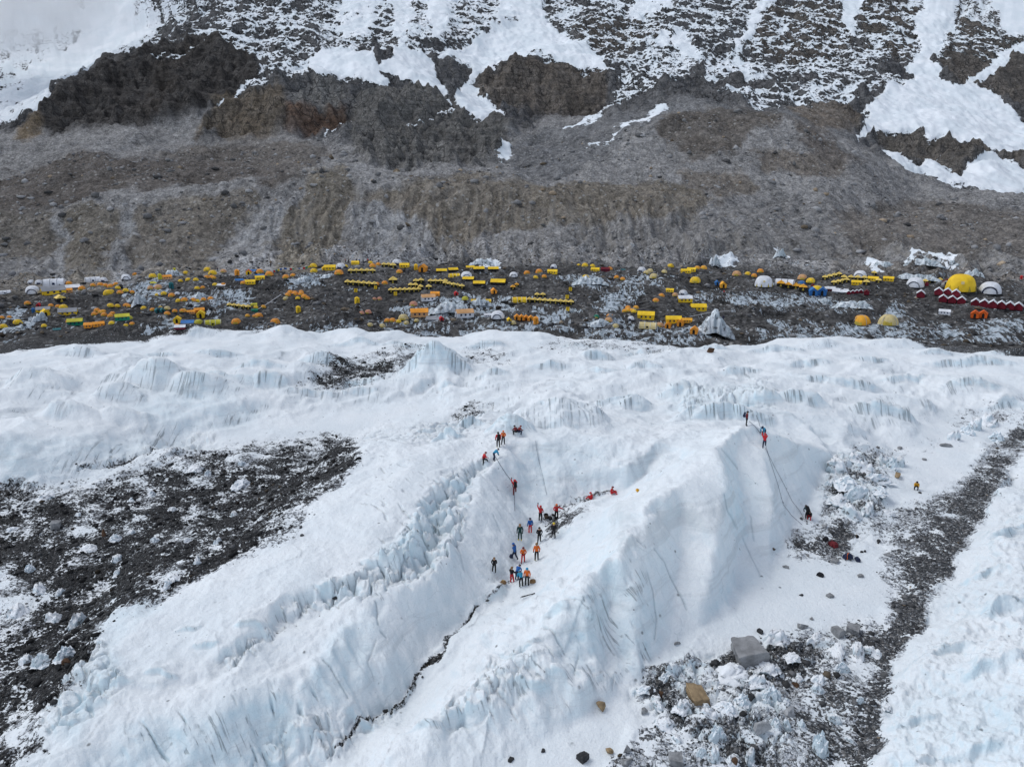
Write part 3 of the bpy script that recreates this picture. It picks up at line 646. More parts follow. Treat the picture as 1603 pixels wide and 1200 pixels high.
SNOW = poly_mask([
    (.44, [(-420, -340), (2010, -340), (2010, 90), (1700, 100), (1500, 90), (1300, 120), (1100, 110), (1000, 130), (930, 100), (700, 90), (600, 80), (500, 90), (420, 90), (330, 60), (-420, 60)]),
    (.47, [(190, -340), (560, -340), (540, 30), (480, 60), (420, 90), (330, 50), (240, 78), (190, 95), (200, 40)]),
    (.52, [(540, -340), (1010, -340), (1000, 30), (900, 20), (860, 30), (780, 40), (700, 70), (600, 60), (545, 60)]),
    (.74, [(-420, -340), (330, -340), (300, 0), (215, 75), (150, 112), (92, 140), (60, 175), (0, 190), (-420, 195)]),
    (.44, [(-420, 60), (0, 45), (60, 40), (130, 50), (95, 80), (62, 110), (0, 140), (-420, 160)]),
    (1, [(130, -340), (210, -340), (210, 60), (125, 112), (70, 150), (40, 160), (80, 120), (112, 80), (130, 40)]),
    (.5, [(332, 168), (370, 137), (400, 117), (450, 92), (495, 85), (490, 110), (440, 131), (380, 143)]),
    (1, [(478, 96), (500, 85), (530, 77), (585, 82), (600, 105), (612, 125), (605, 136), (575, 132), (550, 125), (490, 120)]),
    (1, [(600, 108), (612, 85), (628, 64), (640, 80), (655, 90), (672, 100), (680, 122), (702, 152), (680, 145), (650, 135), (625, 125)]),
    (.9, [(690, 82), (735, 75), (780, 42), (800, 25), (860, 28), (885, 55), (900, 70), (945, 95), (962, 120), (930, 112), (900, 105), (870, 97), (845, 78), (800, 95), (775, 112), (755, 130), (735, 140), (738, 107), (712, 92)]),
    (1, [(718, 152), (735, 137), (750, 148), (770, 165), (785, 172), (792, 186), (770, 187), (745, 183), (725, 170)]),
    (.9, [(775, 232), (797, 234), (796, 249), (776, 248)]),
    (.62, [(1040, 158), (1000, 183), (960, 210), (922, 234), (936, 228), (980, 202), (1015, 182), (1042, 166)]),
    (.5, [(1020, 72), (1035, 45), (1060, 80), (1100, 100), (1060, 130), (1005, 142), (960, 167), (935, 185), (900, 205), (955, 152), (985, 118)]),
    (1, [(1030, 60), (1037, 48), (1050, 72), (1040, 74), (1025, 74)]), (1, [(1050, 62), (1062, 43), (1080, 70), (1092, 99), (1070, 86)]),
    (.85, [(620, -340), (665, -340), (660, 0), (640, 50), (612, 62), (618, 20)]), (.9, [(680, -340), (720, -340), (712, 0), (690, 62), (672, 60)]),
    (.85, [(778, -340), (852, -340), (850, 0), (860, 30), (780, 42)]), (.85, [(995, -340), (1060, -340), (1050, 5), (1030, 22), (990, 26)]),
    (.8, [(530, -340), (600, -340), (592, 30), (560, 58), (530, 50)]),
    (.95, [(1215, -340), (1260, -340), (1212, 0), (1187, 40), (1161, 78), (1150, 82), (1165, 45), (1192, 0)]), (.56, [(1108, 92), (1150, 78), (1175, 90), (1205, 118), (1140, 128), (1098, 122)]),
    (1, [(1305, -340), (1360, -340), (1346, 0), (1343, 40), (1333, 66), (1327, 55), (1324, 25), (1310, 0)]),
    (.9, [(1470, -340), (1530, -340), (1500, 0), (1490, 45), (1470, 75), (1455, 105), (1474, 122), (1432, 126), (1420, 112), (1440, 75), (1433, 40), (1450, 0)]),
    (1, [(1556, -340), (1680, -340), (1640, 20), (1600, 58), (1580, 62), (1565, 45), (1556, 0)]),
    (.85, [(1640, 35), (1560, 95), (1515, 130), (1505, 142), (1530, 136), (1603, 88), (1660, 60)]),
    (1, [(1350, 172), (1378, 145), (1420, 125), (1460, 120), (1500, 142), (1520, 135), (1560, 155), (1603, 185), (1900, 220), (1900, 255), (1603, 250), (1560, 246), (1545, 242), (1520, 225), (1480, 215), (1455, 226), (1445, 205), (1400, 206), (1370, 208), (1338, 226), (1348, 205), (1357, 190)]),
    (1, [(1368, 228), (1400, 240), (1430, 262), (1450, 249), (1480, 265), (1505, 280), (1548, 246), (1570, 260), (1603, 270), (1900, 280), (1900, 310), (1603, 298), (1590, 307), (1540, 299), (1500, 291), (1490, 286), (1450, 276), (1400, 259)]),
    (.3, [(1430, 262), (1450, 256), (1500, 283), (1450, 290)]) if False else (.0, [(0, 0), (0, 0), (0, 0)]),
    (.46, [(1120, 142), (1200, 140), (1320, 125), (1350, 150), (1330, 172), (1250, 167), (1180, 172)]),
    (.42, [(1240, 60), (1300, 90), (1360, 110), (1420, 125), (1350, 150), (1280, 130)]),
    # little ice cliffs at the back of the camp
    (.9, [(1364, 406), (1372, 404), (1392, 412), (1405, 420), (1390, 419), (1372, 413)]),
    (.62, [(1424, 402), (1470, 398), (1474, 414), (1426, 416)]), (.9, [(1470, 398), (1482, 404), (1504, 408), (1502, 414), (1474, 413)]),
    (.85, [(1108, 396), (1122, 394), (1132, 404), (1128, 417), (1112, 418)]), (.9, [(1216, 384), (1236, 404), (1230, 405), (1218, 392)]),
    (.6, [(730, 405), (780, 402), (785, 416), (735, 414)]),
], 2)
SNOW = np.maximum(SNOW, line_mask([
    (.8, 3, [(338, 166), (372, 140), (402, 120), (450, 96), (490, 88)]), (.62, 3, [(880, 205), (930, 180), (962, 160), (1000, 128), (1030, 95), (1040, 75)]), (.7, 2.5, [(922, 234), (975, 203), (1015, 180), (1042, 163)]),
    (.7, 3, [(1092, 98), (1130, 112), (1180, 125), (1230, 150), (1262, 168)]), (.7, 2.5, [(1240, 130), (1270, 108), (1300, 80), (1318, 50)]), (.6, 2.5, [(1290, 115), (1330, 128), (1380, 118)]), (.7, 2.5, [(514, 208), (535, 190), (548, 180)]),
    (.62, 2.5, [(700, 150), (712, 165), (735, 178)]), (.6, 2, [(410, 132), (420, 95), (425, 70)]), (.6, 2.5, [(1360, 110), (1400, 85), (1410, 60)]), (.6, 2.5, [(640, 195), (690, 170), (720, 168)]), (.55, 2.5, [(960, 110), (1000, 125), (1035, 118)]),
    (.6, 2, [(1455, 260), (1480, 250), (1520, 240)]), (.62, 2.5, [(560, 60), (600, 75), (640, 60), (680, 72)]), (.6, 2.5, [(450, 40), (490, 55), (530, 48)]), (.6, 2, [(240, 95), (290, 85), (340, 62)]),
], 1))

def tint_canvas():
    base = np.zeros((CVH, CUW, 3), np.float32)
    base[:] = (.175, .175, .175)
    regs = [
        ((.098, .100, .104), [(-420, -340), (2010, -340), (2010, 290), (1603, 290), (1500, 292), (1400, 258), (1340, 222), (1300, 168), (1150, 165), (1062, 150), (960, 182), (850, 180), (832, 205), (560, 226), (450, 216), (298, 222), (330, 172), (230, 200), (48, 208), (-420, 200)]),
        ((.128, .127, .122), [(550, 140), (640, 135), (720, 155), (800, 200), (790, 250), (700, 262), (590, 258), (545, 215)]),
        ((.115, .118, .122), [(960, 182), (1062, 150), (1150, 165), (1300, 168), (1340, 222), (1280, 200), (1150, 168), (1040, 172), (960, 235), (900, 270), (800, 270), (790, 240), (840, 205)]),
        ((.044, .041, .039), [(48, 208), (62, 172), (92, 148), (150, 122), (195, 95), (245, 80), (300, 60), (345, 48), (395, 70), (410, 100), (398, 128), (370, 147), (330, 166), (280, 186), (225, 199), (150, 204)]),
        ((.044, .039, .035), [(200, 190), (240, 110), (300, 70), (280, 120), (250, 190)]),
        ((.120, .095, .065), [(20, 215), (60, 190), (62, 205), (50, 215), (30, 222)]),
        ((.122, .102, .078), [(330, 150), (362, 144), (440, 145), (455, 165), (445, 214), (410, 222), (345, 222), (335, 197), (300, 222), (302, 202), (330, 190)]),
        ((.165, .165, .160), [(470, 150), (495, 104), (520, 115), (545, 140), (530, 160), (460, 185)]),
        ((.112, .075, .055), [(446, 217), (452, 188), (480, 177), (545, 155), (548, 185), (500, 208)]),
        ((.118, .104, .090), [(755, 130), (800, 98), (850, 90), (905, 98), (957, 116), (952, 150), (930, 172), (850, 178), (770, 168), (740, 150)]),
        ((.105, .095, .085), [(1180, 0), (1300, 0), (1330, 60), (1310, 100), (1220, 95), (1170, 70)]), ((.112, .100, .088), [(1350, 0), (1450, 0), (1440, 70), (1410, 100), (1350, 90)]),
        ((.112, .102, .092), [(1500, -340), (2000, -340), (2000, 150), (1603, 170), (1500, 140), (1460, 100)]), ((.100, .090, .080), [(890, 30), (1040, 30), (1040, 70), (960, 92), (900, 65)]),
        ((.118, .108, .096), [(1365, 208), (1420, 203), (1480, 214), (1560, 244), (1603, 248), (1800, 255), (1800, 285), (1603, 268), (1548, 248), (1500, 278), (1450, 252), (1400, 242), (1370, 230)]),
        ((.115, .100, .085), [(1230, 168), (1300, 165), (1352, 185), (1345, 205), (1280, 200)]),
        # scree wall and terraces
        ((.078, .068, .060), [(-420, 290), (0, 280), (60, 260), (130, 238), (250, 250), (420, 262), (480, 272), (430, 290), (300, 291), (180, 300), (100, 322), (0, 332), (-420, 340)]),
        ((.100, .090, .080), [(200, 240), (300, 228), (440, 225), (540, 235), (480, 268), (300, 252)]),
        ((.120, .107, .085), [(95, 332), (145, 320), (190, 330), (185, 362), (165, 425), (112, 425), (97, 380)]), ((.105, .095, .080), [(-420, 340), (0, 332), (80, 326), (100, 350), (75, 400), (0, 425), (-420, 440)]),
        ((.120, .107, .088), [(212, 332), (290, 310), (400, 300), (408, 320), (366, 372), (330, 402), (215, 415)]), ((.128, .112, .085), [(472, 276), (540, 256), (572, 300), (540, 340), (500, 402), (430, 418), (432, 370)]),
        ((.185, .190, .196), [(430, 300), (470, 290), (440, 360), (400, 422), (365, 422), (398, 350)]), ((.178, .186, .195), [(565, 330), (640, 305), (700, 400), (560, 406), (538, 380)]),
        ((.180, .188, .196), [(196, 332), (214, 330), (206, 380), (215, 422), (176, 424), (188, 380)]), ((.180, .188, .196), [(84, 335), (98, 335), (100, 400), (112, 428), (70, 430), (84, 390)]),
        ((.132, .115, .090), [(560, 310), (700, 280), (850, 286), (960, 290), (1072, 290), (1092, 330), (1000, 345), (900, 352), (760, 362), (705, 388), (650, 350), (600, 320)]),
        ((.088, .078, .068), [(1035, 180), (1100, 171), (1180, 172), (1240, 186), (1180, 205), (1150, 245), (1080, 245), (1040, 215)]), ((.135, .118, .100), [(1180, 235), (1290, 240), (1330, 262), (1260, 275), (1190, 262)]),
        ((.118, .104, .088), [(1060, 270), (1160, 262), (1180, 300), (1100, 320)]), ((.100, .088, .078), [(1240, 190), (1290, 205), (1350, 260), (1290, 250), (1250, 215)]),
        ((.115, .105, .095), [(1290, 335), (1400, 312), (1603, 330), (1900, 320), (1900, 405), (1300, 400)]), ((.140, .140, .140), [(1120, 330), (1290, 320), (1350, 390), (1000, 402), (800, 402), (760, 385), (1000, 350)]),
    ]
    scree = False
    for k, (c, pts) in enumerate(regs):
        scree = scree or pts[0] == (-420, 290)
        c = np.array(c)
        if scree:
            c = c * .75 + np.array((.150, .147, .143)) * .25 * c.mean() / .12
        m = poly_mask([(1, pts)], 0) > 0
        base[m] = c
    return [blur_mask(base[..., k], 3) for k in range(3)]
TINT = tint_canvas()
# ------------------------------------------------------------------ node helper
class NT:
    def __init__(self, name):
        self.m = bpy.data.materials.new(name)
        self.m.use_nodes = True
        self.t = self.m.node_tree
        self.t.nodes.clear()
        self.out = self.t.nodes.new('ShaderNodeOutputMaterial')
        self.b = self.t.nodes.new('ShaderNodeBsdfPrincipled')
        self.t.links.new(self.b.outputs[0], self.out.inputs['Surface'])
        self.tc = self.t.nodes.new('ShaderNodeTexCoord')
        self.geo = self.t.nodes.new('ShaderNodeNewGeometry')
    def link(self, a, b):
        self.t.links.new(a, b)
    def put(self, sock, val):
        if hasattr(val, 'is_linked') or hasattr(val, 'links'):
            self.link(val, sock)
        else:
            if sock.type == 'RGBA' and len(val) == 3:
                val = (*val, 1)
            sock.default_value = val
    def math(self, op, a, b=0.0, c=None, clamp=False):
        n = self.t.nodes.new('ShaderNodeMath'); n.operation = op; n.use_clamp = clamp
        self.put(n.inputs[0], a); self.put(n.inputs[1], b)
        if c is not None:
            self.put(n.inputs[2], c)
        return n.outputs[0]
    def remap(self, x, a, b, c=0.0, d=1.0, smooth=True):
        n = self.t.nodes.new('ShaderNodeMapRange')
        n.interpolation_type = 'SMOOTHSTEP' if smooth else 'LINEAR'
        self.put(n.inputs['Value'], x)
        for k, val in zip(('From Min', 'From Max', 'To Min', 'To Max'), (a, b, c, d)):
            self.put(n.inputs[k], val)
        return n.outputs[0]
    def mapping(self, scale, rot=(0, 0, 0), src=None):
        n = self.t.nodes.new('ShaderNodeMapping')
        n.inputs['Scale'].default_value = scale; n.inputs['Rotation'].default_value = rot
        self.link(src or self.tc.outputs['Object'], n.inputs['Vector'])
        return n.outputs[0]
    def noise(self, scale, detail=4, rough=.55, vec=None, dist=0.0):
        n = self.t.nodes.new('ShaderNodeTexNoise')
        n.inputs['Scale'].default_value = scale; n.inputs['Detail'].default_value = detail
        n.inputs['Roughness'].default_value = rough; n.inputs['Distortion'].default_value = dist
        self.link(vec or self.tc.outputs['Object'], n.inputs['Vector'])
        return n.outputs['Fac']
    def voronoi(self, scale, feature='F1', vec=None):
        n = self.t.nodes.new('ShaderNodeTexVoronoi'); n.feature = feature
        n.inputs['Scale'].default_value = scale
        self.link(vec or self.tc.outputs['Object'], n.inputs['Vector'])
        return n
    def attr(self, name):
        n = self.t.nodes.new('ShaderNodeAttribute'); n.attribute_name = name
        return n
    def mix(self, fac, a, b, mode='MIX'):
        n = self.t.nodes.new('ShaderNodeMix'); n.data_type = 'RGBA'; n.blend_type = mode
        self.put(n.inputs[0], fac); self.put(n.inputs[6], a); self.put(n.inputs[7], b)
        return n.outputs[2]
    def ramp(self, fac, stops):
        n = self.t.nodes.new('ShaderNodeValToRGB')
        e = n.color_ramp.elements
        while len(e) < len(stops):
            e.new(.5)
        for k, (p, c) in zip(e, stops):
            k.position = p; k.color = (*c, 1)
        self.put(n.inputs[0], fac)
        return n.outputs[0]
    def bump(self, height, dist, strength=1.0, normal=None):
        n = self.t.nodes.new('ShaderNodeBump')
        n.inputs['Strength'].default_value = strength; n.inputs['Distance'].default_value = dist
        self.put(n.inputs['Height'], height)
        if normal is not None:
            self.link(normal, n.inputs['Normal'])
        return n.outputs[0]
    def nz(self):
        s = self.t.nodes.new('ShaderNodeSeparateXYZ'); self.link(self.geo.outputs['Normal'], s.inputs[0])
        return s.outputs[2]
    def finish(self, color, rough=.8, normal=None, spec=.25):
        self.put(self.b.inputs['Base Color'], color)
        self.put(self.b.inputs['Roughness'], rough)
        self.b.inputs['Specular IOR Level'].default_value = spec
        if normal is not None:
            self.link(normal, self.b.inputs['Normal'])
        return self.m

SNOW_A, SNOW_B = (.80, .832, .845), (.735, .782, .805)
ICE = (.50, .655, .725)

def stone_color(n, scale, dark=1.0, vec=None):
    v = n.voronoi(scale, vec=vec)
    sep = n.t.nodes.new('ShaderNodeSeparateColor'); n.link(v.outputs['Color'], sep.inputs[0])
    c = n.ramp(sep.outputs[0], [(0, tuple(k * dark for k in (.016, .0175, .019))), (.45, tuple(k * dark for k in (.037, .040, .043))), (.74, tuple(k * dark for k in (.064, .066, .068))), (.90, tuple(k * dark for k in (.115, .112, .108))), (1, tuple(k * dark for k in (.21, .205, .20)))])
    return c, v

def glacier_material():
    n = NT('glacier_snow_and_ice')
    nz = n.nz()
    rub = n.attr('rubble').outputs['Fac']; stk = n.attr('streak').outputs['Fac']
    bare = n.attr('bare').outputs['Fac']; crk = n.attr('crack').outputs['Fac']
    n1 = n.noise(.55, 5, .62); n2 = n.noise(3.4, 4, .6); n3 = n.noise(.16, 3)
    # rubble showing through
    d = n.math('ADD', rub, n.math('MULTIPLY', n.math('SUBTRACT', n1, .5), 2.3))
    d = n.math('ADD', d, n.math('MULTIPLY', n.math('SUBTRACT', n2, .5), 1.9))
    dfac = n.math('MULTIPLY', n.remap(d, .47, .56), n.remap(rub, .06, .22))
    # ice on steep or scoured faces
    steep = n.remap(nz, .86, .45)
    ice = n.math('MULTIPLY', n.math('ADD', n.math('MULTIPLY', steep, .42), n.math('MULTIPLY', bare, .46)), n.remap(n.noise(.9, 4, .6), .25, .75, .45, 1.25), clamp=True)
    snow = n.mix(n.remap(n3, .35, .65), SNOW_A, SNOW_B)
    snow = n.mix(n.remap(n.noise(9, 3, .6), .35, .75, 0, .35), snow, (.60, .68, .74))
    col = n.mix(ice, snow, n.mix(n.noise(1.6, 4), ICE, (.62, .74, .80)))
    # dirty melt streaks running down the steps
    def dot(v):
        q = n.t.nodes.new('ShaderNodeVectorMath'); q.operation = 'DOT_PRODUCT'; q.inputs[1].default_value = v
        n.link(n.tc.outputs['Object'], q.inputs[0]); return q.outputs['Value']
    cx = n.t.nodes.new('ShaderNodeCombineXYZ')
    n.link(dot((3.4, 3.5, 0)), cx.inputs[0]); n.link(dot((.16, -.16, 0)), cx.inputs[1]); n.link(dot((0, 0, .12)), cx.inputs[2])
    far_y = n.remap(dot((0, 1, 0)), 82, 96)
    brk = n.noise(.42, 3, .6)
    s_near = n.math('MULTIPLY', n.remap(n.noise(1.0, 3, .6, vec=cx.outputs[0]), .57, .62), n.remap(brk, .51, .58))
    s_far = n.math('MULTIPLY', n.remap(n.noise(1.0, 3, .6, vec=n.mapping((3.0, .12, .10))), .545, .61), n.remap(n.noise(.16, 3, .6), .43, .52))
    sf = n.math('MULTIPLY', n.math('ADD', n.math('MULTIPLY', s_near, n.math('SUBTRACT', 1.0, far_y)), n.math('MULTIPLY', s_far, far_y)), n.math('MULTIPLY', n.remap(nz, .96, .80), stk))
    col = n.mix(n.math('MULTIPLY', sf, n.remap(far_y, 0, 1, .48, .62)), col, (.10, .125, .14))
    # hairline fractures and faint dirty layers
    wv_ = n.t.nodes.new('ShaderNodeTexNoise'); wv_.inputs['Scale'].default_value = .5; wv_.inputs['Detail'].default_value = 3
    n.link(n.tc.outputs['Object'], wv_.inputs['Vector'])
    ad = n.t.nodes.new('ShaderNodeVectorMath'); ad.operation = 'MULTIPLY_ADD'
    n.link(wv_.outputs['Color'], ad.inputs[0]); ad.inputs[1].default_value = (2.2, 2.2, 2.2); n.link(n.tc.outputs['Object'], ad.inputs[2])
    fr1 = n.voronoi(1.0, 'DISTANCE_TO_EDGE', n.mapping((.30, .16, .12), (0, 0, .75), ad.outputs[0]))
    fl = n.math('MULTIPLY', n.remap(fr1.outputs['Distance'], .012, .003), n.math('MULTIPLY', n.remap(n.noise(.33, 3, .6), .50, .58), n.remap(nz, .97, .85)))
    col = n.mix(n.math('MULTIPLY', fl, .20), col, (.20, .27, .31))
    ly = n.noise(1.0, 5, .65, vec=n.mapping((.05, .05, .9), (.25, .12, 0)))
    col = n.mix(n.math('MULTIPLY', n.remap(ly, .52, .66, 0, .34), n.remap(nz, .97, .75)), col, (.40, .44, .46))
    gd = n.noise(.8, 7, .75)
    col = n.mix(n.remap(gd, .60, .70, 0, .45), col, (.46, .50, .52))
    # scattered grit pits
    pv = n.voronoi(.62); pit = n.math('MULTIPLY', n.remap(pv.outputs['Distance'], .12, .04), n.remap(n.noise(.22, 3), .50, .60))
    pv2 = n.voronoi(1.5); pit2 = n.math('MULTIPLY', n.remap(pv2.outputs['Distance'], .16, .05), n.remap(n.noise(.35, 4, .65), .57, .64))
    col = n.mix(n.math('MULTIPLY', n.math('MAXIMUM', pit, pit2), .75), col, (.06, .068, .072))
    col = n.mix(n.math('MULTIPLY', crk, .38), col, (.12, .20, .25))
    rock0, sv2 = stone_color(n, 5.5, .80)
    spk = n.math('ADD', n.noise(3.2, 6, .78), n.math('ADD', n.remap(rub, .45, .82, .085, -.035), n.remap(dot((1, 0, 0)), 0, 12, -.02, .012)))
    grey = n.remap(dot((1, 0, 0)), 0, 12, .5, 1.7)
    gc = n.t.nodes.new('ShaderNodeCombineColor')
    for k in range(3):
        n.link(grey, gc.inputs[k])
    rock0 = n.mix(1.0, rock0, gc.outputs[0], 'MULTIPLY')
    stone = n.mix(n.remap(spk, .54, .60, 0, .85), rock0, (.66, .70, .74))
    col = n.mix(dfac, col, stone)
    h = n.math('ADD', n.math('MULTIPLY', n.noise(2.6, 5, .62), 1.0), n.math('MULTIPLY', n.noise(8.5, 3, .6), .35))
    nb = n.bump(h, .17, .75)
    sb = n.math('MULTIPLY', n.math('SUBTRACT', 1.0, sv2.outputs['Distance']), dfac)
    nb = n.bump(sb, .22, .9, nb)
    nb = n.bump(n.math('MULTIPLY', sf, -1.0), .12, .7, nb)
    rough = n.remap(ice, 0, 1, .78, .42, False)
    return n.finish(col, rough, nb, .3)

def far_material(name, camp=False):
    n = NT(name)
    nz = n.nz()
    tint = n.attr('tint').outputs['Color']
    tint = n.mix(n.remap(n.noise(.055, 7, .7), .44, .60, 0, .35 if not camp else .2), tint, n.mix(.6, tint, (.20, .195, .19)))
    snow = n.attr('snow').outputs['Fac']; rock = n.attr('rock').outputs['Fac']
    big = n.noise(.035, 5, .6); mid = n.noise(.22, 5, .65); fine = n.noise(1.1, 3, .7)
    var = n.math('ADD', n.remap(big, .25, .75, .72, 1.28, False), n.remap(mid, .25, .75, -.48, .48, False))
    dn = n.noise(1.0, 4, .65, vec=n.mapping((.16, .022, .022)))
    var = n.math('ADD', var, n.remap(dn, .3, .7, -.12, .12, False))
    v = n.voronoi(.50 if not camp else .8); sep = n.t.nodes.new('ShaderNodeSeparateColor'); n.link(v.outputs['Color'], sep.inputs[0])
    var = n.math('ADD', var, n.remap(fine, .25, .75, -.62, .62, False))
    comb = n.t.nodes.new('ShaderNodeCombineColor')
    vb = n.voronoi(1.15 if camp else .85); sb_ = n.t.nodes.new('ShaderNodeSeparateColor'); n.link(vb.outputs['Color'], sb_.inputs[0])
    vc = n.voronoi(.42 if camp else .26); sc2 = n.t.nodes.new('ShaderNodeSeparateColor'); n.link(vc.outputs['Color'], sc2.inputs[0])
    st_ = n.math('MULTIPLY', n.remap(sb_.outputs[1], 0, 1, .55, 1.5, False), n.remap(sc2.outputs[1], 0, 1, .8, 1.22, False))
    st_ = n.math('ADD', n.math('MULTIPLY', n.math('SUBTRACT', st_, 1.0), n.remap(rock, .1, .7, 1 if camp else .5, .3)), 1.0)
    var = n.math('MAXIMUM', n.math('MULTIPLY', var, st_), .10)
    for k in range(3):
        n.link(var, comb.inputs[k])
    col = n.mix(1.0, tint, comb.outputs[0], 'MULTIPLY')
    wl_ = n.attr('wall').outputs['Fac']
    sk = n.noise(1.0, 4, .6, vec=n.mapping((.30, .030, .030)))
    col = n.mix(n.math('MULTIPLY', wl_, n.remap(sk, .53, .66, 0, .55)), col, (.26, .245, .22))
    col = n.mix(n.math('MULTIPLY', wl_, n.remap(sk, .44, .34, 0, .45)), col, (.07, .064, .058))
    # pale boulders scattered over the scree
    bl = n.math('MULTIPLY', n.math('MULTIPLY', n.remap(sep.outputs[0], .90, .93), n.remap(v.outputs['Distance'], .5, .3)), n.remap(rock, .6, .2))
    col = n.mix(n.math('MULTIPLY', bl, .8), col, (.34, .34, .33))
    # bedding bands on the rock
    zc = n.mapping((.02, .015, .42)); band = n.noise(1.0, 5, .7, vec=zc)
    rb = n.math('MULTIPLY', rock, n.remap(band, .42, .62, 0, .6))
    col = n.mix(rb, col, n.mix(.5, col, (.015, .015, .017)))
    # joints and cracks: their shadow is painted into the rock colour as dark lines
    jv = n.voronoi(.16, 'DISTANCE_TO_EDGE', n.mapping((1.0, 1.0, .6), (.2, .1, .5))); jw = n.voronoi(.5, 'DISTANCE_TO_EDGE', n.mapping((.7, .7, 1.4)))
    jf = n.math('MAXIMUM', n.remap(jv.outputs['Distance'], .07, .01), n.math('MULTIPLY', n.remap(jw.outputs['Distance'], .08, .01), .6))
    col = n.mix(n.math('MULTIPLY', n.math('MULTIPLY', jf, rock), n.remap(big, .35, .6, .1, .75)), col, (.012, .012, .013))
    # vertical water stains
    vs = n.mapping((.32, .32, .015)); stain = n.noise(1.0, 4, .6, vec=vs)
    col = n.mix(n.math('MULTIPLY', rock, n.remap(stain, .55, .72, 0, .4)), col, (.16, .155, .15))
    # snow: patches, and dusting on whatever lies flat enough
    s = n.math('ADD', snow, n.math('MULTIPLY', n.math('SUBTRACT', n.noise(.05, 7, .74), .5), 1.5))
    s = n.math('ADD', s, n.math('MULTIPLY', n.math('SUBTRACT', n.noise(.4, 4, .7), .5), .9))
    s = n.math('ADD', s, n.math('MULTIPLY', n.math('SUBTRACT', nz, .655), n.math('MULTIPLY', n.remap(snow, .06, .3), 1.3)))
    sfac = n.math('MULTIPLY', n.remap(s, .43, .64), n.remap(snow, .02, .12))
    sfac = n.math('MAXIMUM', sfac, n.remap(snow, .80, .92))
    scol = n.mix(n.remap(n.noise(.05, 4), .35, .65), (.80, .84, .875), (.70, .76, .80))
    col = n.mix(sfac, col, scol)
    if camp:
        ic = n.attr('ice').outputs['Fac']
        isn = n.math('ADD', ic, n.math('ADD', n.math('MULTIPLY', n.math('SUBTRACT', n.noise(.16, 5, .7), .5), 2.2), n.math('MULTIPLY', n.math('SUBTRACT', n.noise(1.0, 3, .7, vec=n.mapping((1.3, .35, .35))), .5), 2.1)))
        ifc = n.remap(isn, .56, .66)
        iv = n.mapping((.8, .8, .05)); ivn = n.noise(1.0, 3, .6, vec=iv)
        icol = n.mix(n.remap(ivn, .42, .62), (.46, .52, .57), (.20, .24, .27))
        col = n.mix(ifc, col, icol)
    h = n.math('ADD', n.math('MULTIPLY', mid, 1.0), n.math('MULTIPLY', fine, .35))
    nb = n.bump(n.math('MULTIPLY', h, n.remap(sfac, 0, 1, 1, .12, False)), 2.4 if not camp else .9, 1.0)
    nb = n.bump(n.math('MULTIPLY', n.math('MULTIPLY', band, rock), n.remap(sfac, 0, 1, 1, 0, False)), 3.0, .8, nb)
    return n.finish(col, .92, nb, .12)

# ------------------------------------------------------------------ terrain meshes
def fan_mesh(name, az, rad, fn, mat, attrs, label=None):
    A, R = np.meshgrid(az, rad)
    X, Y = (R * np.sin(A)).ravel(), (R * np.cos(A)).ravel()
    o = fn(X, Y)
    na, nr = len(az), len(rad)
    co = np.empty((X.size, 3), np.float32)
    co[:, 0], co[:, 1], co[:, 2] = X, Y, o['z']
    i = (np.arange(nr - 1)[:, None] * na + np.arange(na - 1)[None, :]).ravel()
    quads = np.stack([i, i + 1, i + 1 + na, i + na], 1)[:, ::-1].astype(np.int32)
    me = bpy.data.meshes.new(name)
    me.vertices.add(len(co)); me.vertices.foreach_set('co', co.ravel())
    me.loops.add(quads.size); me.loops.foreach_set('vertex_index', quads.ravel())
    me.polygons.add(len(quads)); me.polygons.foreach_set('loop_start', np.arange(0, quads.size, 4, dtype=np.int32))
    me.polygons.foreach_set('loop_total', np.full(len(quads), 4, np.int32))
    me.polygons.foreach_set('use_smooth', np.ones(len(quads), bool))
    me.update(calc_edges=True)
    for a in attrs:
        if a == 'tint':
            at = me.attributes.new('tint', 'FLOAT_COLOR', 'POINT')
            c = np.ones((X.size, 4), np.float32); c[:, :3] = o['tint']
            at.data.foreach_set('color', c.ravel())
        else:
            at = me.attributes.new(a, 'FLOAT', 'POINT')
            at.data.foreach_set('value', np.asarray(o[a], np.float32))
    me.materials.append(mat)
    ob = bpy.data.objects.new(name, me)
    COL.objects.link(ob)
    ob['kind'] = 'structure'
    if label:
        ob['label'] = label
    return ob, o

def az_list(inner_deg, n, outer_deg, m):
    a = np.radians(np.linspace(-inner_deg, inner_deg, n))
    e = np.radians(np.linspace(inner_deg, outer_deg, m + 1)[1:])
    return np.concatenate([-e[::-1], a, e])

def near_fn(x, y):
    return terrain(x, y, 'near')

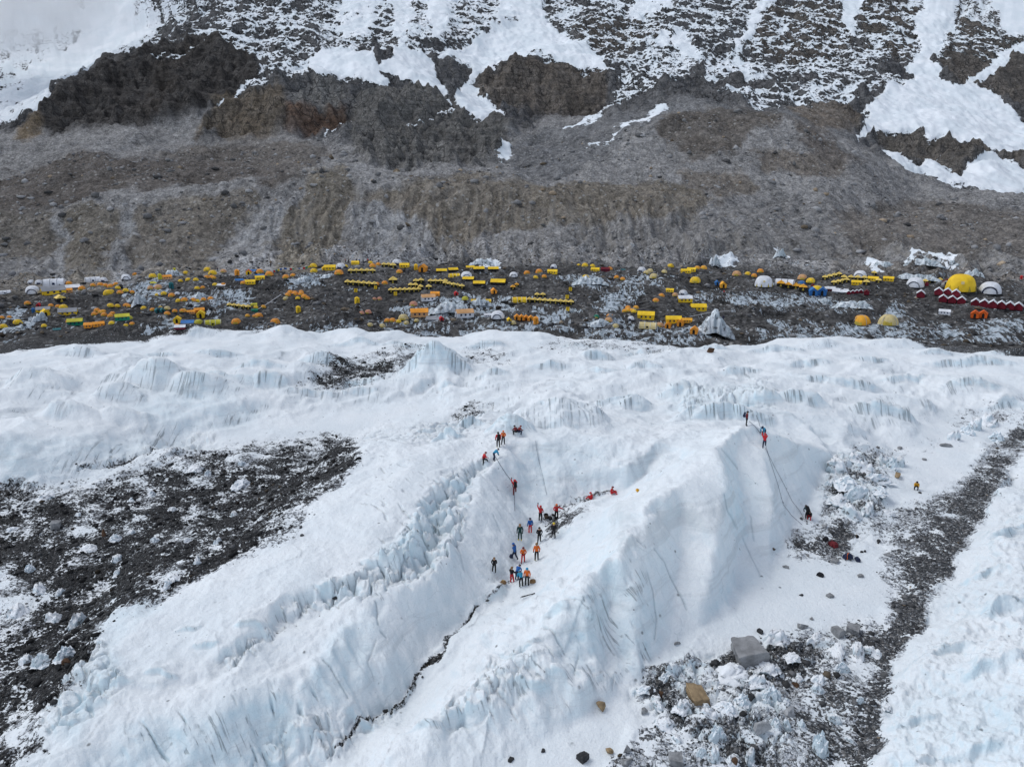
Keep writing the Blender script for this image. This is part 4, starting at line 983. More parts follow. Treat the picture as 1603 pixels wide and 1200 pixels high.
ICEPATCH = poly_mask([
    (.62, [(0, 490), (30, 480), (60, 500), (50, 515), (0, 525)]), (.66, [(175, 450), (225, 425), (280, 430), (250, 470), (215, 480)]), (.6, [(280, 455), (340, 450), (345, 475), (290, 480)]), (.6, [(330, 455), (400, 450), (390, 480), (330, 500)]),
    (.6, [(230, 495), (280, 500), (275, 525), (225, 520)]), (.66, [(440, 430), (520, 424), (515, 440), (450, 452)]), (.52, [(400, 505), (560, 505), (560, 525), (400, 525)]), (.64, [(610, 480), (680, 470), (760, 460), (770, 480), (740, 500), (620, 505)]), (.62, [(680, 465), (740, 460), (740, 495), (690, 500)]),
    (.55, [(600, 505), (830, 505), (830, 530), (600, 530)]), (.62, [(740, 475), (800, 460), (810, 490), (760, 500)]), (.60, [(870, 430), (960, 430), (980, 445), (900, 450)]), (.55, [(830, 480), (900, 480), (900, 520), (830, 525)]),
    (.6, [(920, 495), (1000, 500), (1120, 515), (1090, 540), (900, 540)]), (.6, [(985, 425), (1060, 430), (1030, 450), (960, 450)]), (.66, [(940, 460), (1020, 450), (990, 480), (940, 490)]), (.6, [(1060, 455), (1130, 460), (1110, 480), (1070, 475)]),
    (.56, [(1130, 455), (1290, 460), (1360, 480), (1320, 490), (1200, 480), (1130, 480)]), (.5, [(1200, 500), (1603, 505), (1603, 540), (1200, 530)]), (.62, [(1330, 512), (1420, 510), (1420, 540), (1330, 530)]), (.6, [(1400, 470), (1430, 480), (1410, 500), (1390, 490)]),
    (.66, [(1420, 424), (1500, 422), (1500, 438), (1430, 440)]), (.6, [(1540, 500), (1603, 495), (1603, 520), (1540, 520)]), (.5, [(1130, 505), (1200, 515), (1200, 535), (1130, 535)]), (.4, [(-420, 440), (2000, 440), (2000, 530), (-420, 530)]) if False else (0, [(0, 0), (0, 0), (0, 0)]),
], 4)

def camp_fn(x, y):
    o = terrain(x, y, 'camp')
    u, v, _ = project(x, y, o['z'])
    r = np.hypot(x, y)
    az = np.arctan2(x, y)
    rb = 292 + 30 * smooth(-.6, 0, az)
    k = smooth(-14, 10, r - rb + 6 * perlin(x / 20, y / 20, 130))[:, None]
    t = np.stack([sample(c, u, np.minimum(v, 395)) for c in TINT], 1) * np.array((1.42, 1.41, 1.40), np.float32)
    camp_t = np.array([.058, .057, .056], np.float32) * (1 + .35 * perlin(x / 15, y / 15, 131))[:, None]
    o['tint'] = camp_t * (1 - k) + t * k
    o['ice'] = sample(ICEPATCH, u + 9 * perlin(x / 7, y / 7, 140) + 5 * perlin(x / 2.5, y / 2.5, 141), v + 5 * perlin(x / 7, y / 7, 142)) * .80 * (1 - .7 * k[:, 0]) + .16
    return o

def far_fn(x, y):
    o = terrain(x, y, 'far')
    o['tint'] = np.stack([sample(c, o['u'], o['v']) for c in TINT], 1) * np.array((1.42, 1.41, 1.40), np.float32)
    return o

MAT_GLACIER = glacier_material()
glacier, _g = fan_mesh('glacier', az_list(39.6, 1000, 62, 14),
                       np.concatenate([np.linspace(6, 43, 26), np.linspace(43.13, 108, 500), np.linspace(108.4, 181, 180)]),
                       near_fn, MAT_GLACIER, ('rubble', 'streak', 'bare', 'crack'), 'white glacier surface of ice fins and rubble strips')
camp_ground, _c = fan_mesh('camp_moraine', az_list(38, 640, 62, 20), np.concatenate([np.linspace(176.5, 345, 250)]),
                           camp_fn, far_material('camp_rubble', True), ('snow', 'rock', 'tint', 'ice', 'wall'), 'dark stony moraine carrying the tent camp')
mountain, _m = fan_mesh('mountain', az_list(37, 930, 62, 24),
                        np.concatenate([np.linspace(343.5, 480, 150), np.linspace(481, 1035, 470), np.linspace(1045, 1330, 16)]),
                        far_fn, far_material('mountain_rock'), ('snow', 'rock', 'tint', 'wall'), 'snow dusted rock mountain above grey scree slopes')

def hit(us, vs):
    """where the sight lines through photograph pixels meet the ground"""
    us, vs = np.atleast_1d(np.asarray(us, float)), np.atleast_1d(np.asarray(vs, float))
    dx, dy, dz = ray(us, vs)
    ts = np.concatenate([np.arange(48, 200, .5), np.arange(200, 420, 1.0)])
    X, Y, Zr = dx[:, None] * ts, dy[:, None] * ts, CAMZ + dz[:, None] * ts
    Zt = terrain(X.ravel(), Y.ravel())['z'].reshape(X.shape)
    below = Zr < Zt
    k = np.argmax(below, 1)
    k = np.where(below.any(1), k, len(ts) - 1)
    lo, hi = ts[np.maximum(k - 1, 0)], ts[k]
    for _ in range(8):
        m = (lo + hi) / 2
        zt = terrain(dx * m, dy * m)['z']
        b = CAMZ + dz * m < zt
        hi = np.where(b, m, hi); lo = np.where(b, lo, m)
    t = (lo + hi) / 2
    x, y = dx * t, dy * t
    return np.stack([x, y, terrain(x, y)['z'], t], 1)
# ------------------------------------------------------------------ cloud hanging on the mountain shoulder, left
def make_cloud(name, c, rad, density, label):
    bm = bmesh.new()
    bmesh.ops.create_icosphere(bm, subdivisions=4, radius=1.0)
    for v in bm.verts:
        k = 1 + .25 * float(perlin(np.float32(v.co.x * 2.1 + 3), np.float32(v.co.z * 2.1 + v.co.y), 77))
        v.co *= k
    me = bpy.data.meshes.new(name); bm.to_mesh(me); bm.free()
    o = bpy.data.objects.new(name, me); COL.objects.link(o)
    o.location = c; o.scale = rad
    m = bpy.data.materials.new(name); m.use_nodes = True
    t = m.node_tree; t.nodes.clear()
    out = t.nodes.new('ShaderNodeOutputMaterial'); pv = t.nodes.new('ShaderNodeVolumePrincipled')
    pv.inputs['Color'].default_value = (.995, .997, 1.0, 1); pv.inputs['Anisotropy'].default_value = .2
    tc = t.nodes.new('ShaderNodeTexCoord'); ln = t.nodes.new('ShaderNodeVectorMath'); ln.operation = 'LENGTH'
    t.links.new(tc.outputs['Object'], ln.inputs[0])
    fall = t.nodes.new('ShaderNodeMapRange'); fall.interpolation_type = 'SMOOTHSTEP'
    fall.inputs['From Min'].default_value = .95; fall.inputs['From Max'].default_value = .15
    t.links.new(ln.outputs['Value'], fall.inputs['Value'])
    nz = t.nodes.new('ShaderNodeTexNoise'); nz.inputs['Scale'].default_value = 2.6; nz.inputs['Detail'].default_value = 4
    t.links.new(tc.outputs['Object'], nz.inputs['Vector'])
    nr = t.nodes.new('ShaderNodeMapRange'); nr.inputs['From Min'].default_value = .36; nr.inputs['From Max'].default_value = .62
    t.links.new(nz.outputs['Fac'], nr.inputs['Value'])
    a = t.nodes.new('ShaderNodeMath'); a.operation = 'MULTIPLY'; t.links.new(fall.outputs[0], a.inputs[0]); t.links.new(nr.outputs[0], a.inputs[1])
    b = t.nodes.new('ShaderNodeMath'); b.operation = 'MULTIPLY'; t.links.new(a.outputs[0], b.inputs[0]); b.inputs[1].default_value = density
    t.links.new(b.outputs[0], pv.inputs['Density']); t.links.new(pv.outputs[0], out.inputs['Volume'])
    me.materials.append(m)
    o['kind'] = 'stuff'; o['label'] = label
    return o
make_cloud('cloud', at_t(25, -12, 790), (150, 60, 80), .10, 'pale cloud veiling the mountain at the upper left')
# ------------------------------------------------------------------ shared helpers for things
RNG = random.Random(7)
NPR = np.random.default_rng(11)
_mats = {}
def paint(name, rgb, rough=.75, grain=.12, scale=3.0, spec=.25):
    """plain weathered colour with faint mottling"""
    key = (name,)
    if key not in _mats:
        n = NT(name)
        f = n.noise(scale, 4, .6)
        lo = tuple(max(0, c * (1 - grain * 1.6)) for c in rgb); hi = tuple(min(1, c * (1 + grain)) for c in rgb)
        c = n.mix(n.remap(f, .3, .7), lo, hi)
        _mats[key] = n.finish(c, rough, n.bump(n.noise(scale * 3, 3), .02, .5), spec)
    return _mats[key]
CLOTH = {
    'orange': (.86, .34, .04), 'amber': (.88, .42, .04), 'yellow': (.93, .59, .03), 'lime': (.56, .52, .05), 'peach': (.66, .37, .17), 'cream': (.66, .54, .26), 'salmon': (.60, .28, .18),
    'straw': (.92, .66, .17), 'white': (.74, .76, .79), 'grey': (.30, .31, .33), 'navy': (.020, .030, .070), 'blue': (.035, .16, .42), 'maroon': (.16, .010, .022), 'red': (.55, .03, .035),
    'teal': (.02, .14, .16), 'green': (.01, .20, .12), 'black': (.014, .014, .012), 'olive': (.44, .34, .05), 'vermilion': (.68, .12, .015), 'skyblue': (.04, .32, .50), 'brown': (.10, .055, .028), 'tan': (.42, .32, .20),
}
def cloth(c):
    return paint('cloth_' + c, CLOTH[c], .7, .14, 2.2)

def mesh_from(name, verts, faces, mats, idx=None, smooth=False):
    me = bpy.data.meshes.new(name)
    me.from_pydata([tuple(map(float, v)) for v in verts], [], faces)
    for m in mats:
        me.materials.append(m)
    if idx is not None:
        me.polygons.foreach_set('material_index', idx)
    if smooth:
        me.polygons.foreach_set('use_smooth', [True] * len(me.polygons))
    me.update()
    return me
def link(name, data, parent=None, loc=None, rot=None, scale=None):
    o = bpy.data.objects.new(name, data)
    COL.objects.link(o)
    if parent is not None:
        o.parent = parent
    if loc is not None:
        o.location = loc
    if rot is not None:
        o.rotation_euler = rot
    if scale is not None:
        o.scale = scale
    return o
def tag(o, label, cat, group=None):
    o['label'] = label; o['category'] = cat
    if group:
        o['group'] = group
    return o
ORD = ['first', 'second', 'third', 'fourth', 'fifth', 'sixth', 'seventh', 'eighth', 'ninth', 'tenth', 'eleventh', 'twelfth', 'thirteenth', 'fourteenth', 'fifteenth', 'sixteenth', 'seventeenth', 'eighteenth', 'nineteenth', 'twentieth'] + \
      ['twenty-' + k for k in ('first', 'second', 'third', 'fourth', 'fifth', 'sixth', 'seventh', 'eighth', 'ninth')] + ['thirtieth'] + ['thirty-' + k for k in ('first', 'second', 'third', 'fourth', 'fifth', 'sixth', 'seventh', 'eighth', 'ninth')] + ['fortieth'] + ['forty-' + k for k in ('first', 'second', 'third', 'fourth', 'fifth', 'sixth', 'seventh', 'eighth', 'ninth')]

class MB:
    """collects simple solids into one mesh"""
    def __init__(self):
        self.v, self.f = [], []
    def add(self, vs, fs):
        b = len(self.v); self.v += vs; self.f += [tuple(i + b for i in f) for f in fs]
        return self
    def box(self, x0, x1, y0, y1, z0, z1, top=1.0):
        cx, cy = (x0 + x1) / 2, (y0 + y1) / 2
        vs = [(x, y, z0) for x, y in ((x0, y0), (x1, y0), (x1, y1), (x0, y1))] + [(cx + (x - cx) * top, cy + (y - cy) * top, z1) for x, y in ((x0, y0), (x1, y0), (x1, y1), (x0, y1))]
        return self.add(vs, [(3, 2, 1, 0), (4, 5, 6, 7), (0, 1, 5, 4), (1, 2, 6, 5), (2, 3, 7, 6), (3, 0, 4, 7)])
    def tube(self, pts, r, n=5):
        pts = [Vector(p) for p in pts]; rings = []
        for i, p in enumerate(pts):
            d = (pts[min(i + 1, len(pts) - 1)] - pts[max(i - 1, 0)]).normalized()
            a = d.cross(Vector((0, 0, 1)) if abs(d.z) < .95 else Vector((1, 0, 0))).normalized(); b = d.cross(a)
            rings.append([tuple(p + a * math.cos(k * 2 * math.pi / n) * r + b * math.sin(k * 2 * math.pi / n) * r) for k in range(n)])
        fs = [(i * n + k, i * n + (k + 1) % n, (i + 1) * n + (k + 1) % n, (i + 1) * n + k) for i in range(len(pts) - 1) for k in range(n)]
        fs += [tuple(range(n))[::-1], tuple(range((len(pts) - 1) * n, len(pts) * n))]
        return self.add([v for r_ in rings for v in r_], fs)
    def prism(self, prof, y0, y1):
        """profile in x,z swept along y"""
        n = len(prof)
        vs = [(x, y0, z) for x, z in prof] + [(x, y1, z) for x, z in prof]
        fs = [tuple(range(n)), tuple(range(2 * n - 1, n - 1, -1))] + [(i, i + n, (i + 1) % n + n, (i + 1) % n) for i in range(n)]
        return self.add(vs, fs)
    def mesh(self, name, mat, smooth=False):
        me = mesh_from(name, self.v, self.f, [mat], None, smooth)
        bm = bmesh.new(); bm.from_mesh(me); bmesh.ops.recalc_face_normals(bm, faces=bm.faces); bm.to_mesh(me); bm.free()
        return me

def dome_grid(rx, ry, h, n=14, m=6, p=1.0, ribs=0.0, nr=4, a0=0.0, a1=2 * math.pi, z0=0.0):
    """dome surface; ribs > 0 pinches the cloth between the poles"""
    vs, fs = [], []
    full = abs(a1 - a0 - 2 * math.pi) < 1e-6
    cols = n if full else n + 1
    for j in range(m):
        t = j / m * math.pi / 2
        for i in range(cols):
            a = a0 + (a1 - a0) * i / n
            k = 1 - ribs * (.5 - .5 * math.cos(a * nr)) * math.cos(t) ** .5
            vs.append((rx * k * math.cos(a) * math.cos(t) ** p, ry * k * math.sin(a) * math.cos(t) ** p, z0 + (h - z0) * math.sin(t)))
    vs.append((0, 0, h))
    for j in range(m):
        for i in range(n):
            b = (i + 1) % cols if full else i + 1
            if j < m - 1:
                fs.append((j * cols + i, j * cols + b, (j + 1) * cols + b, (j + 1) * cols + i))
            else:
                fs.append((j * cols + i, j * cols + b, m * cols))
    return vs, fs

# ------------------------------------------------------------------ tents: kinds built once for each colouring, every tent a copy with its own parts
_kinds = {}
def kind_parts(kind, c1, c2):
    key = (kind, c1, c2)
    if key in _kinds:
        return _kinds[key]
    P = []
    A, B = cloth(c1), cloth(c2)
    dark = cloth('navy') if c1 == 'white' else cloth('black')
    metal = paint('tent_pole', (.35, .35, .36), .4)
    if kind == 'dome':
        P.append(('canopy', MB().add(*dome_grid(.5, .46, .52, 16, 6, .8, .10, 4)).mesh('dome_canopy', A, True)))
        vs, fs = dome_grid(.515, .475, .36, 8, 4, .8, .0, 4, math.radians(235), math.radians(285))
        P.append(('door', MB().add(vs, fs).mesh('dome_door', B, True)))
        arch = [(.51 * math.cos(t) * .71, .47 * math.cos(t) * .71, .535 * math.sin(t)) for t in np.linspace(0, math.pi, 9)]
        P.append(('pole', MB().tube(arch, .012).mesh('dome_pole', metal)))
        P.append(('pole', MB().tube([(-x, y, z) for x, y, z in arch], .012).mesh('dome_pole', metal)))
    elif kind == 'wedge':
        P.append(('wall', MB().box(-.46, .46, -.5, .5, 0, .42, .93).mesh('wedge_wall', B)))
        m = MB().add([(-.47, -.52, .40), (.47, -.52, .40), (.47, .52, .40), (-.47, .52, .40), (0, -.36, .72), (0, .36, .72)], [(0, 1, 4), (1, 2, 5, 4), (2, 3, 5), (3, 0, 4, 5), (3, 2, 1, 0)])
        P.append(('roof', m.mesh('wedge_roof', cloth('straw') if c1 == 'yellow' else A)))
        P.append(('door', MB().add([(-.14, -.505, .02), (.14, -.505, .02), (.02, -.50, .40), (-.14, -.49, .03), (.14, -.49, .03), (.02, -.485, .40)], [(0, 1, 2), (5, 4, 3), (0, 3, 4, 1), (1, 4, 5, 2), (2, 5, 3, 0)]).mesh('wedge_door', cloth('olive'))))
    elif kind in ('mess', 'messlow'):
        hw = .30 if kind == 'mess' else .22
        P.append(('wall', MB().prism([(-.26, 0), (.26, 0), (.25, hw), (0, hw + .15), (-.25, hw)], -.5, .5).mesh('mess_wall', A)))
        m = MB()
        for s in (-1, 1):
            m.add([(s * .285, -.52, hw - .025), (s * .285, .52, hw - .025), (0, .52, hw + .17), (0, -.52, hw + .17), (s * .285, -.52, hw - .005), (s * .285, .52, hw - .005), (0, .52, hw + .19), (0, -.52, hw + .19)],
                  [(0, 1, 2, 3), (4, 7, 6, 5), (0, 4, 5, 1), (1, 5, 6, 2), (3, 2, 6, 7), (0, 3, 7, 4)])
        P.append(('roof', m.mesh('mess_roof', B)))
        for k in (-.26, 0, .26):
            P.append(('window', MB().box(.251, .266, k - .05, k + .05, hw * .42, hw * .78).mesh('mess_window', cloth('navy'))))
        P.append(('door', MB().box(-.08, .08, -.512, -.501, .01, hw * .9).mesh('mess_door', cloth('navy' if c1 != 'maroon' else 'grey'))))
        # long side faces the viewer: turn the profile so that the ridge runs along x
        for _, me in P:
            me.transform(Matrix.Rotation(math.radians(-90), 4, 'Z'))
    elif kind == 'house':                      # gable end towards the viewer
        prof = [(-.46, 0), (.46, 0), (.5, .52), (0, .92), (-.5, .52)]
        P.append(('wall', MB().prism(prof, -.55, .6).mesh('house_wall', A)))
        m = MB()
        for s in (-1, 1):
            m.add([(s * .53, -.62, .50), (s * .53, .62, .50), (0, .62, .925), (0, -.62, .925), (s * .53, -.62, .55), (s * .53, .62, .55), (0, .62, .985), (0, -.62, .985)],
                  [(0, 1, 2, 3), (4, 7, 6, 5), (0, 4, 5, 1), (1, 5, 6, 2), (3, 2, 6, 7), (0, 3, 7, 4)])
        P.append(('roof', m.mesh('house_roof', B)))
        P.append(('door', MB().prism([(-.15, .02), (.15, .02), (.15, .5), (0, .66), (-.15, .5)], -.565, -.552).mesh('house_door', dark if c1 != 'maroon' else cloth('maroon'))))
    elif kind == 'toilet':
        P.append(('wall', MB().box(-.45, .45, -.45, .45, 0, 1.15, .92).mesh('toilet_wall', A)))
        P.append(('roof', MB().box(-.45, .45, -.45, .45, 1.14, 1.42, .25).mesh('toilet_roof', B)))
        P.append(('door', MB().box(-.03, .03, -.47, -.455, .05, 1.0).mesh('toilet_zip', cloth('black'))))
    elif kind == 'tunnel':
        prof = [(.30 * math.cos(t), .34 * math.sin(t) ** .8) for t in np.linspace(0, math.pi, 11)]
        me = MB().prism(prof, -.5, .5).mesh('tunnel_canopy', A, False)
        me.transform(Matrix.Rotation(math.radians(90), 4, 'Z')); P.append(('canopy', me))
        for k in (-.48, -.16, .16, .48):
            P.append(('hoop', MB().tube([(k, .31 * math.cos(t), .35 * math.sin(t) ** .8) for t in np.linspace(0, math.pi, 9)], .012).mesh('tunnel_hoop', B)))
        P.append(('window', MB().box(-.06, .06, -.318, -.296, .06, .17).mesh('tunnel_window', dark)))
    elif kind == 'bigdome':
        P.append(('canopy', MB().add(*dome_grid(.5, .5, .58, 32, 12, .62, .035, 10)).mesh('bigdome_canopy', A, True)))
        P.append(('emblem', MB().add([(-.05, -.488, .27), (.05, -.488, .27), (.05, -.462, .37), (-.05, -.462, .37), (-.05, -.47, .27), (.05, -.47, .27), (.05, -.445, .37), (-.05, -.445, .37)], [(0, 1, 2, 3), (7, 6, 5, 4), (0, 4, 5, 1), (1, 5, 6, 2), (2, 6, 7, 3), (3, 7, 4, 0)]).mesh('bigdome_emblem', cloth('cream'))))
        for a in (-60, -105, -140, -20):
            t = math.radians(a); c, s = math.cos(t), math.sin(t)
            P.append(('door_flap', MB().add([(.512 * c - .05 * s, .512 * s + .05 * c, 0), (.512 * c + .05 * s, .512 * s - .05 * c, 0), (.485 * c, .485 * s, .2), (.49 * c - .05 * s, .49 * s + .05 * c, 0), (.49 * c + .05 * s, .49 * s - .05 * c, 0), (.465 * c, .465 * s, .2)], [(0, 1, 2), (5, 4, 3), (0, 3, 4, 1), (1, 4, 5, 2), (2, 5, 3, 0)]).mesh('bigdome_flap', cloth('olive'))))
    elif kind == 'archdome':                   # white dome with a wide clear window
        P.append(('canopy', MB().add(*dome_grid(.5, .5, .54, 24, 9, .75, .02, 8)).mesh('archdome_canopy', A, True)))
        w = [(.33 * math.cos(t), .05 + .30 * math.sin(t)) for t in np.linspace(0, math.pi, 11)]
        vs = []
        for x, z in w + [(-.33, .02), (.33, .02)]:
            y = -.5 * math.sqrt(max(.02, 1 - (x / .5) ** 2 - (z / .62) ** 2)) - .035
            vs.append((x, y, z))
        n_ = len(vs)
        P.append(('window', MB().add(vs + [(x, y + .03, z) for x, y, z in vs], [tuple(range(n_)), tuple(range(2 * n_ - 1, n_ - 1, -1))] + [(i, i + n_, (i + 1) % n_ + n_, (i + 1) % n_) for i in range(n_)]).mesh('archdome_window', B)))
        P.append(('window_rim', MB().tube([(x * 1.06, y - .012, z * 1.05) for x, y, z in vs[:11]], .028, 6).mesh('archdome_rim', A, True)))
    elif kind == 'tarp':
        m = MB().add([(-.5, -.25, .10), (.5, -.25, .08), (.5, .25, .24), (-.5, .25, .26), (-.5, -.25, .125), (.5, -.25, .105), (.5, .25, .265), (-.5, .25, .285)], [(3, 2, 1, 0), (4, 5, 6, 7), (0, 1, 5, 4), (1, 2, 6, 5), (2, 3, 7, 6), (3, 0, 4, 7)])
        P.append(('sheet', m.mesh('tarp_sheet', A)))
        for x, y, h in ((-.48, -.23, .12), (.48, -.23, .10), (.48, .23, .26), (-.48, .23, .27)):
            P.append(('post', MB().tube([(x, y, -.05), (x, y, h)], .012).mesh('tarp_post', metal)))
        P.append(('load', MB().box(-.4, .38, -.2, .2, 0, .09, .9).mesh('tarp_load', B)))
    _kinds[key] = P
    return P

KIND_WORDS = {'dome': 'dome tent', 'wedge': 'ridge tent', 'mess': 'mess tent', 'messlow': 'long low tent', 'house': 'gabled tent', 'toilet': 'narrow upright tent', 'tunnel': 'tunnel tent', 'bigdome': 'giant dome', 'archdome': 'dome with wide window', 'tarp': 'tarpaulin shelter'}
TENTS = []
def T(kind, c, *spots, c2=None, row=None, rot=0.0):
    """spots: (u, v of the foot, width in photograph pixels)"""
    d = {'dome': 'navy' if c == 'white' else 'olive', 'wedge': 'black', 'mess': c, 'messlow': 'white', 'house': c, 'toilet': c, 'tunnel': 'white' if c != 'white' else 'grey', 'archdome': 'navy', 'tarp': 'grey', 'bigdome': 'cream'}[kind]
    for s in spots:
        TENTS.append(dict(kind=kind, c=c, c2=c2 or d, u=s[0], v=s[1], w=s[2], row=row, rot=rot + (0 if row else RNG.uniform(-.25, .25))))
def line(n, a, b, w):
    return [(a[0] + (b[0] - a[0]) * k / max(1, n - 1), a[1] + (b[1] - a[1]) * k / max(1, n - 1), w) for k in range(n)]

# left end of the camp
T('tunnel', 'white', (6, 460, 15), (82, 447, 28), (143, 441, 20))
T('dome', 'white', (48, 444, 11), (60, 444, 11), (161, 440, 11), (248, 462, 8), (277, 461, 8), (867, 419, 10), (1070, 461, 13), (988, 500, 10))
T('archdome', 'white', (49, 459, 22), (196, 437, 15))
T('messlow', 'yellow', (80, 461, 30), (66, 488, 18), (104, 493, 24), c2='grey')
T('mess', 'peach', (104, 458, 13), (260, 437, 13), (656, 496, 25), (298, 491, 11), c2='orange')
T('tarp', 'white', (112, 452, 20), (345, 448, 13))
T('dome', 'orange', (107, 445, 9), (127, 453, 10), (156, 447, 9), (164, 448, 8), (172, 450, 10), (181, 446, 8), (187, 459, 9), (42, 476, 9), (90, 481, 8), (147, 493, 9), (151, 487, 9), (157, 490, 9), (162, 494, 9), (172, 496, 9), (106, 504, 7), (197, 480, 10), (2, 498, 7), (211, 431, 8), (206, 508, 8), (201, 480, 7))
T('dome', 'yellow', (168, 461, 14), (196, 456, 9), (98, 483, 12), (174, 507, 9), (172, 480, 10), (68, 511, 8), (26, 507, 13), (4, 513, 11))
T('wedge', 'yellow', (93, 472, 14))
T('house', 'red', (60, 480, 6)); T('toilet', 'blue', (52, 489, 5)); T('house', 'yellow', (70, 495, 11))
T('mess', 'green', (116, 509, 20), (190, 501, 19), c2='lime'); T('mess', 'orange', (140, 513, 16), (153, 511, 15), (311, 489, 14)); T('tarp', 'teal', (88, 517, 11), (976, 423, 7))
# second stretch
T('dome', 'yellow', (238, 434, 11), (256, 461, 9), (306, 439, 8), (294, 439, 8), (290, 429, 9), (332, 430, 13), (336, 447, 8), (324, 424, 11))
T('toilet', 'lime', (250, 437, 6), (273, 425, 4)); T('tarp', 'lime', (240, 444, 10)); T('toilet', 'teal', (268, 452, 7))
T('dome', 'peach', (235, 452, 9), (247, 452, 12), (349, 426, 9)); T('dome', 'orange', (268, 464, 10), (288, 471, 10), (302, 471, 9), (318, 470, 8), (329, 469, 9), (323, 435, 8), (331, 435, 8), (317, 451, 7), (380, 444, 8), (238, 486, 8), (261, 492, 9), (273, 488, 8), (285, 488, 9), (369, 506, 14), (398, 496, 7), (277, 511, 9))
T('toilet', 'orange', (371, 432, 7)); T('tarp', 'blue', (374, 440, 12), (396, 425, 10)); T('mess', 'yellow', (391, 445, 14)); T('house', 'yellow', (389, 430, 8), c2='vermilion')
T('house', 'teal', (246, 489, 7), (254, 488, 6)); T('house', 'yellow', (250, 485, 6), (277, 505, 10)); T('dome', 'cream', (261, 484, 9)); T('house', 'yellow', (314, 497, 11))
T('wedge', 'yellow', *line(5, (359, 480), (388, 483), 8), row='short row left of the dark hill')
T('mess', 'lime', (397, 479, 9)); T('mess', 'green', (398, 488, 9)); T('tarp', 'blue', (292, 507, 18)); T('messlow', 'maroon', (281, 515, 17)); T('dome', 'lime', (310, 507, 13)); T('tunnel', 'lime', (332, 509, 22)); T('dome', 'lime', (202, 499, 9))
# the dark hill
T('dome', 'orange', (406, 427, 11), (421, 431, 12), (447, 435, 10), (530, 429, 13), (583, 418, 10), (592, 415, 8)); T('tarp', 'blue', (406, 433, 12)); T('mess', 'yellow', (406, 438, 13))
T('dome', 'yellow', (490, 418, 11), (491, 426, 11), (541, 418, 7)); T('mess', 'yellow', (516, 423, 16), (556, 414, 11)); T('house', 'yellow', (507, 423, 6)); T('dome', 'white', (533, 420, 15))
T('wedge', 'yellow', *line(5, (549, 427), (583, 427), 9), row='upper row of five on the dark hill')
T('wedge', 'yellow', *line(6, (544, 445), (586, 448), 9.5), row='lower row of six on the dark hill')
T('toilet', 'yellow', (557, 457, 5), (588, 452, 4.5), (619, 462, 5), (893, 455, 5), (888, 467, 5), (889, 486, 5), c2='black')
T('dome', 'orange', (450, 463, 9), (454, 459, 9), (461, 460, 9), (471, 462, 10), (476, 466, 10), (480, 468, 9), (404, 497, 13), (430, 506, 14)); T('dome', 'cream', (447, 469, 9), (579, 510, 9), (598, 512, 10)); T('toilet', 'yellow', (467, 489, 7), (559, 475, 7)); T('dome', 'salmon', (586, 469, 7), (594, 469, 8), (566, 491, 8), (576, 490, 10), (647, 478, 12)); T('dome', 'yellow', (400, 482, 7))
# middle of the camp
T('wedge', 'yellow', (601, 417, 8), (608, 417, 8), (615, 419, 10), row='back row of three beside the pointed white dome'); T('dome', 'white', (621, 414, 15)); T('mess', 'yellow', (633, 419, 14), c2='yellow')
T('dome', 'orange', (625, 427, 10), (602, 445, 10), (606, 503, 9), (614, 503, 10)); T('toilet', 'yellow', (651, 422, 6)); T('house', 'orange', (662, 425, 11))
T('messlow', 'black', (691, 427, 15), (709, 425, 14), (749, 424, 16), (772, 424, 15), (733, 440, 16), (750, 447, 17), (780, 446, 21), c2='yellow'); T('mess', 'cream', (736, 422, 12), c2='yellow')
T('archdome', 'white', (730, 435, 19), c2='blue'); T('tunnel', 'yellow', (711, 434, 16)); T('wedge', 'yellow', (615, 443, 13))
T('wedge', 'yellow', (651, 443, 9), (659, 442, 9), row='topmost pair of the stepped tent rows'); T('wedge', 'yellow', (643, 449, 8.5), (650, 449, 8.5), (658, 452, 9), (671, 452, 9), row='second of the stepped tent rows')
T('wedge', 'yellow', *line(7, (612, 457), (655, 456), 8.5), row='lowest of the stepped tent rows'); T('wedge', 'yellow', *line(4, (674, 443), (697, 443), 8.5), row='row of four below the blue-windowed dome'); T('wedge', 'yellow', *line(5, (697, 446), (723, 451), 8.5), row='slanting row of five below the blue-windowed dome')
T('mess', 'orange', (681, 463, 13)); T('mess', 'white', (670, 471, 20), (727, 497, 25), c2='peach'); T('house', 'orange', (773, 459, 8)); T('house', 'red', (714, 462, 6), (691, 501, 6)); T('dome', 'lime', (728, 469, 10)); T('tunnel', 'yellow', (744, 473, 13), (762, 473, 13))
T('dome', 'cream', (631, 500, 15), (636, 507, 9), (652, 503, 8)); T('tarp', 'grey', (677, 502, 20)); T('archdome', 'white', (779, 498, 22)); T('mess', 'white', (764, 496, 11)); T('house', 'yellow', (797, 503, 6))
